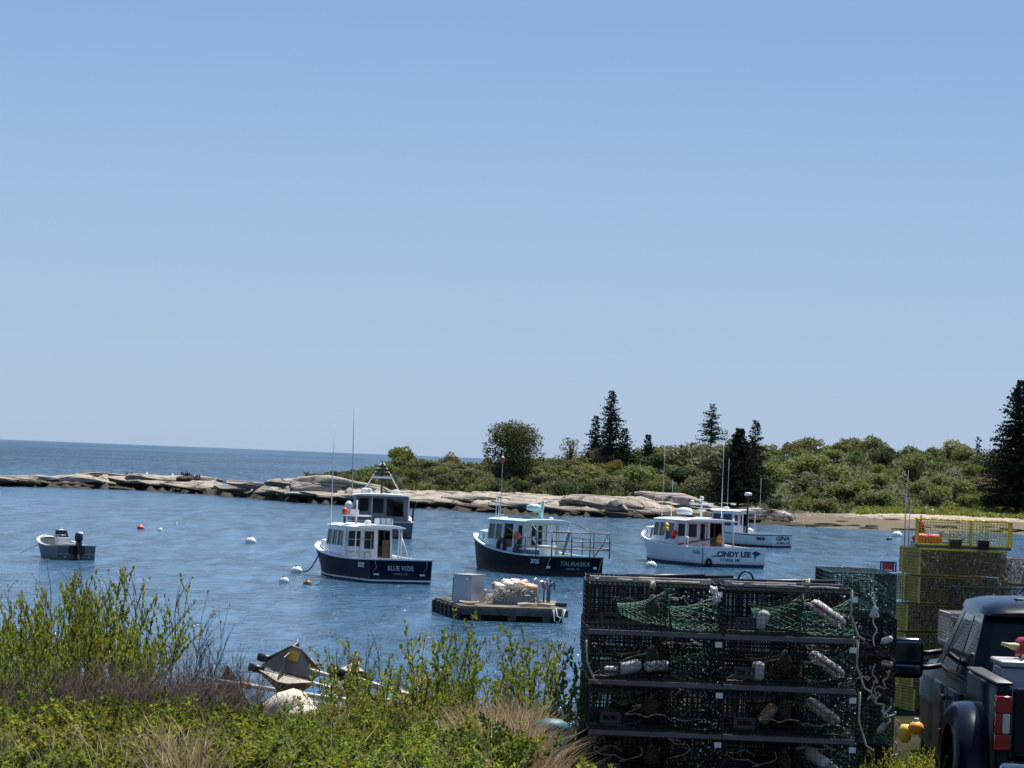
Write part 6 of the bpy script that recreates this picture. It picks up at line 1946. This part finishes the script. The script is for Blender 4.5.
highflyer(268, 659, 30.3, 425, 697, 30.0, 'topmost marker pole with a folded metal reflector, lying in the brush', .42, R(15), ((.58, .72, TAPEO), (.95, 1.02, TAPEP)))
highflyer(259, 669, 29.9, 415, 706, 29.7, 'nearest marker pole with a dull metal reflector below the topmost one', .42, R(70), ((.66, .78, TAPEP), (.98, 1.05, BLKP)))
highflyer(235, 683, 30.6, 420, 708, 30.2, 'lowest marker pole wrapped with orange tape, sticking out to the left', .3, 0, ((.05, .15, TAPEO), (1.3, 1.42, TAPEO)), False, .3)
highflyer(330, 690, 30.1, 440, 714, 29.9, 'short pale marker pole lying beneath the others', .3, 0, ((.2, .35, TAPEO),), False)
highflyer(338, 672, 29.0, 452, 706, 29.4, 'marker pole with a small grey reflector half buried in leaves', .27, R(40), ((.5, .58, TAPEO), (.8, .86, BLKP)))
highflyer(300, 700, 29.6, 432, 722, 29.2, 'bottom pale pole resting under the tangle of marker poles', .3, 0, ((.4, .5, TAPEP), (.9, 1.0, TAPEO)), False)
for i, (px, py, ln, lab) in enumerate(((338, 722, .26, 'orange ribbon hanging under the middle of the marker poles'), (424, 716, .20, 'orange ribbon hanging at the right end of the marker poles'), (300, 752, .16, 'scrap of orange tape low in the brush near the cream float'), (332, 748, .16, 'scrap of orange tape in the leaves under the marker poles'))):
    a = D(px, py - 12, 26.2 if i < 2 else 23.2); mb = MB()
    for k in range(3):
        o_ = Vector((.02 * k - .02, .02 * k, 0)); pts = [a + o_, a + o_ + Vector((.02, 0, -ln * .4)), a + o_ + Vector((-.015, .01, -ln * .8)), a + o_ + Vector((.01, 0, -ln))]
        for p, q in zip(pts, pts[1:]): mb.add([p + Vector((-.025, 0, 0)), p + Vector((.025, 0, 0)), q + Vector((.025, .006, 0)), q + Vector((-.025, .006, 0))], [(0, 1, 2, 3)])
    tag(mb.build('orange_ribbon', TAPEO), lab, 'ribbon')
# vertical plate of another reflector, brown board, cream float, lilac scrap
CREAM = pm('cream_float_skin', (.66, .58, .44), .6, var=.18, scale=4, bump=.15, bscale=12)
for i, (px, py, d, r, lab) in enumerate(((287, 716, 29.2, .21, 'large weathered cream float lying under the marker poles'), (304, 722, 28.8, .14, 'smaller cream float leaning on the large cream float'))):
    p = D(px, py, d); mb = MB()
    mb.lathe([(.03, -r * 1.15), (r * .5, -r * 1.1), (r * .85, -r * .75), (r, 0), (r * .88, r * .7), (r * .55, r * 1.05), (.05, r * 1.12)], 22, (0, 0, 0), Matrix.Rotation(R(62 + 20 * i), 3, 'Y'))
    o = mb.build('cream_float', CREAM); o.location = (p.x, p.y, p.z); tag(o, lab, 'float')
p = D(233, 666, 33.0); gz = ground_z(p.x, 33.0); mb = MB(); hh = p.z - gz
mb.lathe([(.20, -.1), (.17, hh * .35), (.10, hh * .7), (.012, hh)], 5, rot=Matrix.Diagonal((1, .5, 1)), smooth=False)
o = mb.build('wooden_post', WOODD); o.location = (p.x, 33.0, gz); o.rotation_euler = (0, R(-6), .4); tag(o, 'dark brown pointed weathered post standing in the brush left of the marker poles', 'post')
mb = MB()
t = empty('metal_bracket', D(394, 679, 30.6), R(20), 'small white fin shaped plate sticking up behind the marker poles', 'plate')
mb.add([(-.06, 0, -.05), (.14, 0, -.09), (.0, 0, .055), (-.06, .012, -.05), (.14, .012, -.09), (.0, .012, .055)], [(0, 1, 2), (5, 4, 3), (0, 3, 4, 1), (1, 4, 5, 2), (2, 5, 3, 0)]); mb.build('plate', POLEW, t)
# teal tub upside-down by the trap stack
p = D(551, 742, 24.3)
t = empty('plastic_tub', (p.x, 24.3, D(551, 719, 24.3).z - .32), R(20), 'translucent grey plastic tub with a teal lid in the grass beside the trap stack', 'tub')
mb = MB(); mb.lathe([(.12, 0), (.135, .02), (.15, .3), (.15, .32)], 18); mb.build('body', pm('milky_plastic', (.22, .26, .27), .4, var=.2), t)
mb = MB(); mb.lathe([(.162, .315), (.165, .36), (.15, .40), (.09, .43), (0, .44)], 18); t.scale = (.74, .74, .74)
mb.build('lid', pm('teal_plastic', (.004, .10, .115), .6, var=.25, scale=6), t)
# orange float and yellow weeds in the gap by the truck
p = D(916, 728, 28.3); mb = MB(); mb.ball((0, 0, 0), .065, 0, 14, 8, (1, 1, .85)); mb.lathe([(.015, .05), (.02, .07), (.015, .08)], 8, m=1)
o = mb.build('orange_float', [pm('bright_orange_float', (.80, .30, .02), .5), OFFW]); o.location = p; tag(o, 'bright orange float on the weeds between the end on column and the truck', 'float')
p = D(905, 733, 28.5); mb = MB(); mb.lathe([(.02, -.08), (.05, -.05), (.055, .02), (.03, .07)], 12); o = mb.build('yellow_float', pm('yellow_float', (.78, .50, .06), .5)); o.location = p; tag(o, 'small yellow float left of the bright orange float', 'float')
# ------------------------------------------------------------------ foreground shrubs and grass
LF = {
    'lime': leafmat('leaf_lime', (.14, .18, .04), (.265, .30, .085), .5, .6, (1.5, 1.35, .4), spec=.12),
    'fresh': leafmat('leaf_fresh', (.095, .14, .036), (.20, .24, .07), .5, .6, (1.5, 1.35, .4), spec=.12),
    'bay': leafmat('leaf_bayberry', (.10, .14, .036), (.22, .255, .075), .5, .6, (1.35, 1.3, .45), spec=.12),
    'deep': leafmat('leaf_deep', (.045, .075, .024), (.095, .13, .04), .4, .6, (1.4, 1.3, .4), spec=.12),
    'rust': leafmat('leaf_rust', (.14, .09, .035), (.22, .15, .05), .4, .6, spec=.1),
}
STEMB = pm('brown_stems', (.14, .105, .08), .9, var=.4, scale=6); STEMD = pm('dark_stems', (.075, .055, .052), .9, var=.4, scale=6); STEMG = pm('greenish_stems', (.10, .10, .04), .8, var=.3)


def plant(seed, nstem, spread, leaf, ldens, mat, stem, start=.3, twigs=5, twl=.28, lean=.35, rad=.006, curve=.25, buds=None, tw2=False):
    """unit-high shrub: curved stems with side twigs, leaves set along them"""
    r = random.Random(seed); sb = MB(); LV = []
    def leaf_at(p, dirv, s):
        a = Vector((r.gauss(0, 1), r.gauss(0, 1), r.gauss(.2, .8)))
        a = (a.normalized() + dirv * .9).normalized()
        side = a.cross(Vector((r.gauss(0, 1), r.gauss(0, 1), r.gauss(0, 1)))).normalized(); up = side.cross(a)
        LV.append((p, p + a * s * .5 + side * s * .3 + up * s * .08, p + a * s + up * s * -.05, p + a * s * .5 - side * s * .3 + up * s * .08))
    for i in range(nstem):
        an = r.uniform(0, 6.28); q = r.random() ** .6
        b0 = Vector((math.cos(an) * q * spread * .35, math.sin(an) * q * spread * .35, -.05))
        hh = r.uniform(.62, 1.0) * (1 - .25 * q)
        out_ = Vector((math.cos(an), math.sin(an), 0)) * spread * q * lean * r.uniform(.5, 1.4)
        pts = []
        wob = Vector((r.gauss(0, .05), r.gauss(0, .05), 0))
        for k in range(7):
            t = k / 6
            pts.append(b0 + Vector((0, 0, hh * t)) + out_ * t ** (1 + curve * 2) + wob * math.sin(t * 3.0) + Vector((r.gauss(0, .008), r.gauss(0, .008), 0)))
        sb.tube(pts, [rad * (1 - .75 * k / 6) for k in range(7)], n=4)
        segs = [(pts, start)]
        for j in range(twigs):
            t = r.uniform(max(.15, start - .1), .97); k = min(5, int(t * 6)); p = pts[k].lerp(pts[k + 1], t * 6 - k)
            d = (Vector((r.gauss(0, 1), r.gauss(0, 1), 0)).normalized() * r.uniform(.4, 1) + Vector((0, 0, r.uniform(.4, 1.1)))).normalized() * twl * r.uniform(.4, 1.1) * (1.1 - .5 * t)
            tp_ = [p, p + d * .5 + Vector((0, 0, .01)), p + d]
            sb.tube(tp_, [rad * .45, rad * .35, rad * .18], n=3); segs.append((tp_, .1))
            if tw2:
                for _ in range(2):
                    d2 = (d.normalized() + Vector((r.gauss(0, .6), r.gauss(0, .6), r.gauss(.2, .4)))).normalized() * twl * r.uniform(.2, .5)
                    pp = tp_[1].lerp(tp_[2], r.random()); sb.tube([pp, pp + d2 * .5, pp + d2], [rad * .3, rad * .25, rad * .12], n=3); segs.append(([pp, pp + d2], .2))
        if ldens:
            for sg, st in segs:
                L = sum((b - a).length for a, b in zip(sg, sg[1:]))
                nl = int(L * (1 - st) * ldens)
                for _ in range(nl):
                    t = st + (1 - st) * r.random() ** .8; k = min(len(sg) - 2, int(t * (len(sg) - 1))); p = sg[k].lerp(sg[k + 1], t * (len(sg) - 1) - k)
                    leaf_at(p, (sg[k + 1] - sg[k]).normalized() * .6, leaf * r.uniform(.55, 1.15))
                tip = sg[-1]
                for _ in range(3): leaf_at(tip, (sg[-1] - sg[-2]).normalized() * 1.2, leaf * r.uniform(.4, .8))
    zm = max(v[2] for v in sb.v); sb.v = [(v[0], v[1], v[2] / zm) for v in sb.v]
    LV = [tuple(Vector((p.x, p.y, p.z / zm)) for p in q) for q in LV]
    root = empty('bush')
    sb.build('stems', stem, root)
    if LV:
        V = np.array([tuple(v) for q in LV for v in q]); n = len(LV)
        F = np.concatenate([np.stack([np.arange(n) * 4, np.arange(n) * 4 + 1, np.arange(n) * 4 + 2], 1), np.stack([np.arange(n) * 4, np.arange(n) * 4 + 2, np.arange(n) * 4 + 3], 1)])
        mi = np.zeros(len(F), dtype=int); mats = [mat]
        if buds: 
            mats.append(buds); pick_ = np.array([r.random() < .05 for _ in range(n)]); mi = np.concatenate([pick_, pick_]).astype(int)
        link('leaves', npmesh('leaves', V, F, mats, mi), root)
    return root


KIND = {
    'bay': [plant(200 + i, 13, 1.1, .040, 82, LF['bay'], STEMD, .45, 11, .34, .95, .008, .2) for i in range(3)],
    'twig': [plant(230 + i, 30, 1.35, .03, 0, None, [STEMB, STEMD][i % 2], .3, 7, .34, .7, .0045, .2, None, True) for i in range(3)],
    'low': [plant(260 + i, 26, 1.35, .068, 92, [LF['lime'], LF['fresh'], LF['fresh'], LF['deep']][i], STEMG, .15, 8, .42, .75, .006, .2, LF['rust']) for i in range(4)],
    'tall': [plant(290 + i, 3, .5, .040, 66, [LF['fresh'], LF['bay'], LF['fresh']][i], STEMD, .25, 7, .22, .5, .007, .2) for i in range(3)],
    'mid': [plant(320 + i, 15, 1.05, .043, 66, [LF['fresh'], LF['lime'], LF['bay']][i], STEMB, .22, 6, .32, .7, .007, .2, LF['rust']) for i in range(3)],
    'bare': [plant(350 + i, 3, .5, .02, 5, LF['rust'], STEMD, .5, 8, .24, .5, .005, .2) for i in range(2)],
}
BL = {'bay': 'upright bush with small olive leaves on dark stems, at the left of the brush', 'twig': 'leafless brown twiggy bush in the brush bank', 'low': 'low dense yellow green leafy bush in the foreground brush',
      'tall': 'slender leafy stem rising above the foreground brush', 'mid': 'loose green leafy bush on the brush bank in front of the water', 'bare': 'thin nearly leafless stem standing against the water'}
BGp = {'bay': 'olive leaved bushes at the left', 'twig': 'leafless twiggy bushes', 'low': 'low leafy bushes of the foreground', 'tall': 'slender leafy stems', 'mid': 'loose leafy bushes on the bank', 'bare': 'thin bare stems'}
seen = set(); rng = random.Random(77)


def bush(kind, px, top, d, wide=1.0, label=None, idx=None, lo=.12):
    pr = KIND[kind][idx if idx is not None else rng.randrange(len(KIND[kind]))]
    o = pr if pr.name not in seen else copy_tree(pr)
    seen.add(pr.name)
    p = D(px, top, d); g = ground_z(p.x, d); h = max(lo, (p.z - g) * {'low': .96, 'mid': .92, 'twig': .92}.get(kind, 1))
    o.location = (p.x, d, g - .02); o.rotation_euler = (0, 0, rng.uniform(0, 6.28)); o.scale = (h * wide, h * wide, h * 1.02)
    return tag(o, label or BL[kind], 'bush', None if label else BGp[kind])


# left: olive leaved bushes above the twigs
for px, tp_, d, w_ in ((50, 580, 26.6, .6), (74, 572, 26.0, .6), (120, 566, 26.4, .62), (138, 582, 25.8, .42), (86, 592, 25.4, .6), (110, 574, 26.0, .6), (34, 596, 26.2, .6), (-8, 590, 25, .6), (4, 622, 24.2, .5)):
    bush('bay', px - 6, tp_ + max(0, px - 95) * .12, d, w_ * .82)
for px, tp_ in ((28, 580), (98, 562), (136, 560), (164, 590), (176, 606), (182, 622)): bush('bare', px, tp_, 26.5)
for px in range(-15, 226, 6):
    if px > 180 and rng.random() < .45: continue
    bush('twig', px + rng.uniform(-5, 5), interp(px, [(0, 655), (60, 634), (130, 634), (190, 645), (250, 670)]) + rng.uniform(-8, 10), rng.uniform(24.2, 25.4), rng.uniform(.9, 1.2))
for px, tp_ in ((196, 640), (206, 630), (216, 622), (226, 646), (238, 654), (250, 660), (206, 655), (222, 640), (188, 636)): bush('twig' if rng.random() < .4 else 'bare', px, tp_, 29, .7)
for px in range(178, 262, 6): bush('bare', px + rng.uniform(-3, 3), rng.uniform(632, 668), rng.uniform(27, 29), .8)
for px in range(350, 590, 22): bush('bare', px + rng.uniform(-8, 8), rng.uniform(628, 655), 29)
# low leafy band, uneven: knots of leaves, dead stems, gaps
def patch(px): return NZ(px * .021, 3.7, 0) + .5 * NZ(px * .06, 9.1, 0)
for px in range(-10, 300, 12):
    t_ = interp(px, [(0, 676), (60, 692), (120, 690), (150, 674), (180, 684), (225, 714), (260, 724), (300, 726)])
    k = 'low' if rng.random() < .72 else ('mid' if rng.random() < .6 else 'twig')
    bush(k, px + rng.uniform(-6, 6), t_ + rng.uniform(-8, 22) - 10 * patch(px), rng.uniform(22.8, 23.8), rng.uniform(.7, 1.1))
for px in range(-10, 470, 14):
    k = 'low' if rng.random() < .74 else ('mid' if rng.random() < .6 else 'twig')
    bush(k, px + rng.uniform(-6, 6), 708 + rng.uniform(-16, 24) - 14 * patch(px + 50) + (10 if 240 < px < 330 else 0), rng.uniform(21.4, 22.8), rng.uniform(.75, 1.2), lo=.15)
for px in range(-10, 455, 17):
    if 150 < px < 205 and rng.random() < .7: continue
    k = 'low' if rng.random() < .8 else ('mid' if rng.random() < .6 else 'twig')
    bush(k, px + rng.uniform(-6, 6), 736 + rng.uniform(-16, 18) - 10 * patch(px + 120), rng.uniform(19.4, 20.8), rng.uniform(.8, 1.4), lo=.15)

# middle: leafy stems in front of and around the marker poles
for px, tp_, d in ((322, 700, 26.8), (345, 648, 27.5), (338, 664, 27.0), (352, 680, 26.4), (366, 672, 26.8), (380, 652, 28.5), (385, 676, 26.0), (372, 690, 25.8), (398, 690, 26.2), (408, 668, 29.0), (362, 640, 27.8)):
    bush('tall' if tp_ < 670 else 'mid', px, tp_, d, 1.0)
for px, tp_ in ((341, 646), (349, 652), (356, 664), (372, 668), (388, 660), (394, 674), (402, 680), (415, 664), (330, 676)): bush('tall', px, tp_, rng.uniform(25.8, 27.5), 1.0)
for px in range(300, 440, 14): bush('mid', px + rng.uniform(-4, 4), rng.uniform(690, 706), rng.uniform(31, 32.4), .8)
for px, tp_, d in ((432, 619, 26.5), (426, 640, 26.0), (438, 650, 26.8), (447, 645, 27.2), (444, 632, 26.4), (420, 662, 25.6), (474, 652, 26.4), (487, 640, 27), (512, 642, 27), (525, 648, 26.5), (548, 634, 26.8), (553, 660, 26.2), (570, 655, 26.5), (576, 676, 25.8), (498, 660, 26), (462, 668, 26), (540, 668, 25.8)):
    bush('tall', px, tp_ - 8, d, .9)
for px in (436, 441, 428, 452, 478, 492, 508, 518, 532, 545, 556, 565, 574): bush('tall', px + rng.uniform(-3, 3), rng.uniform(634, 668), rng.uniform(25.6, 27), .8)
for px in range(300, 585, 15):
    if px > 470 and rng.random() < .45: continue
    bush('mid', px + rng.uniform(-5, 5), interp(px, [(300, 712), (330, 700), (400, 700), (430, 672), (480, 668), (560, 682), (590, 700)]) + rng.uniform(-6, 14), rng.uniform(24.6, 26.2), rng.uniform(.8, 1.1))
for px in range(420, 590, 18): bush('twig', px + rng.uniform(-6, 6), 680 + rng.uniform(-18, 12), rng.uniform(25.5, 27.5), .9)
for px in range(330, 460, 17): bush('low', px + rng.uniform(-6, 6), 714 + rng.uniform(-6, 12), rng.uniform(23.2, 24.4), 1.1)
for px, tp_, d in ((590, 752, 22.0), (606, 758, 21.6), (575, 757, 21.4)): bush('low', px, tp_, d, 1.2, None, 0, .12)
for px, tp_, d in ((910, 736, 28.2), (916, 742, 27.9), (906, 748, 28.0)): bush('mid', px, tp_, d, .6, ['tallest leafy weed between the end on trap column and the truck', 'middle leafy weed nearest the truck in the gap', 'lower leafy weed against the end on trap column'][[910, 916, 906].index(px)], 1)
for px, tp_, d in ((868, 742, 27.6), (874, 752, 27.4), (892, 750, 27.6)): bush('mid', px, tp_, d, .6, ['leafy weed at the foot of the end on column, left', 'leafy weed at the foot of the end on column, lowest', 'leafy weed at the foot of the end on column, right'][[868, 874, 892].index(px)], 0)

for px, tp_, d in ((909, 742, 29.2), (914, 750, 29.0), (919, 746, 29.4), (904, 752, 29.0), (921, 754, 28.6)): bush('mid', px, tp_, d, .7, None, 1)
for px in range(176, 300, 9): bush('low', px + rng.uniform(-4, 4), interp(px, [(176, 688), (230, 700), (262, 716), (300, 716)]) + rng.uniform(-8, 10), rng.uniform(23.6, 24.8), rng.uniform(.8, 1.0))
for px in range(300, 436, 10): bush('low', px + rng.uniform(-4, 4), 708 + rng.uniform(-12, 12), rng.uniform(24, 25.4), rng.uniform(.8, 1.0))
# grass: one mass of blades, straw and green
STRAW = leafmat('straw_blades', (.26, .20, .11), (.42, .34, .20), .3, .6, (1.1, 1.0, .7)); GREENB = leafmat('green_blades', (.06, .10, .02), (.13, .17, .04), .4, .5, (1.4, 1.3, .4))
def grass(name, n, wfun, hr, mat, seed, bend=.5, wd=.0045):
    r = random.Random(seed); V = []; F = []
    for i in range(n):
        px, d = wfun(r); p = D(px, 700, d); g = ground_z(p.x, d)
        h = r.uniform(*hr); a = r.uniform(0, 6.28); bn = bend * h * r.uniform(.2, 1.2)
        dx, dy = math.cos(a) * bn, math.sin(a) * bn; sx, sy = -math.sin(a) * wd, math.cos(a) * wd
        if r.random() < .5: sx, sy = wd, 0
        b0 = len(V); x, y = p.x, d
        for t, k in ((0, 1), (.4, .9), (.75, .6)):
            cx, cy_, cz = x + dx * t * t, y + dy * t * t, g - .02 + h * (t - .18 * t * t * (bn / h))
            V += [(cx - sx * k, cy_ - sy * k, cz), (cx + sx * k, cy_ + sy * k, cz)]
        V += [(x + dx, y + dy, g + h * (1 - .3 * bn / h)), (x + dx + sx * .1, y + dy + sy * .1, g + h * (1 - .3 * bn / h))]
        for k in range(3): F.append((b0 + 2 * k, b0 + 2 * k + 1, b0 + 2 * k + 3, b0 + 2 * k + 2))
    return tag(link(name, npmesh(name, V, F, mat)), kind='stuff')


def wdry(r):
    q = r.random()
    if q < .8: return r.gauss(530, 34), r.uniform(22.6, 25)
    if q < .87: return r.gauss(182, 20), r.uniform(18.6, 20.2)
    return r.uniform(-20, 600), r.uniform(19.5, 27)


grass('dry_grass', 4800, wdry, (.22, .64), STRAW, 1, .7)
grass('dead_stems', 1500, lambda r: (r.uniform(-20, 470), r.uniform(18, 24)), (.15, .55), leafmat('dead_stem_blades', (.16, .12, .085), (.30, .24, .17), .2, .7, (1, 1, .8), spec=.05), 5, .9, .003)
grass('green_grass', 7000, lambda r: (r.uniform(-30, 610), r.uniform(17.5, 29)), (.05, .18), GREENB, 2, .5)
grass('lane_grass', 11000, lambda r: (r.uniform(560, 1000), r.uniform(21, 36)), (.05, .22), GREENB, 3, .5)
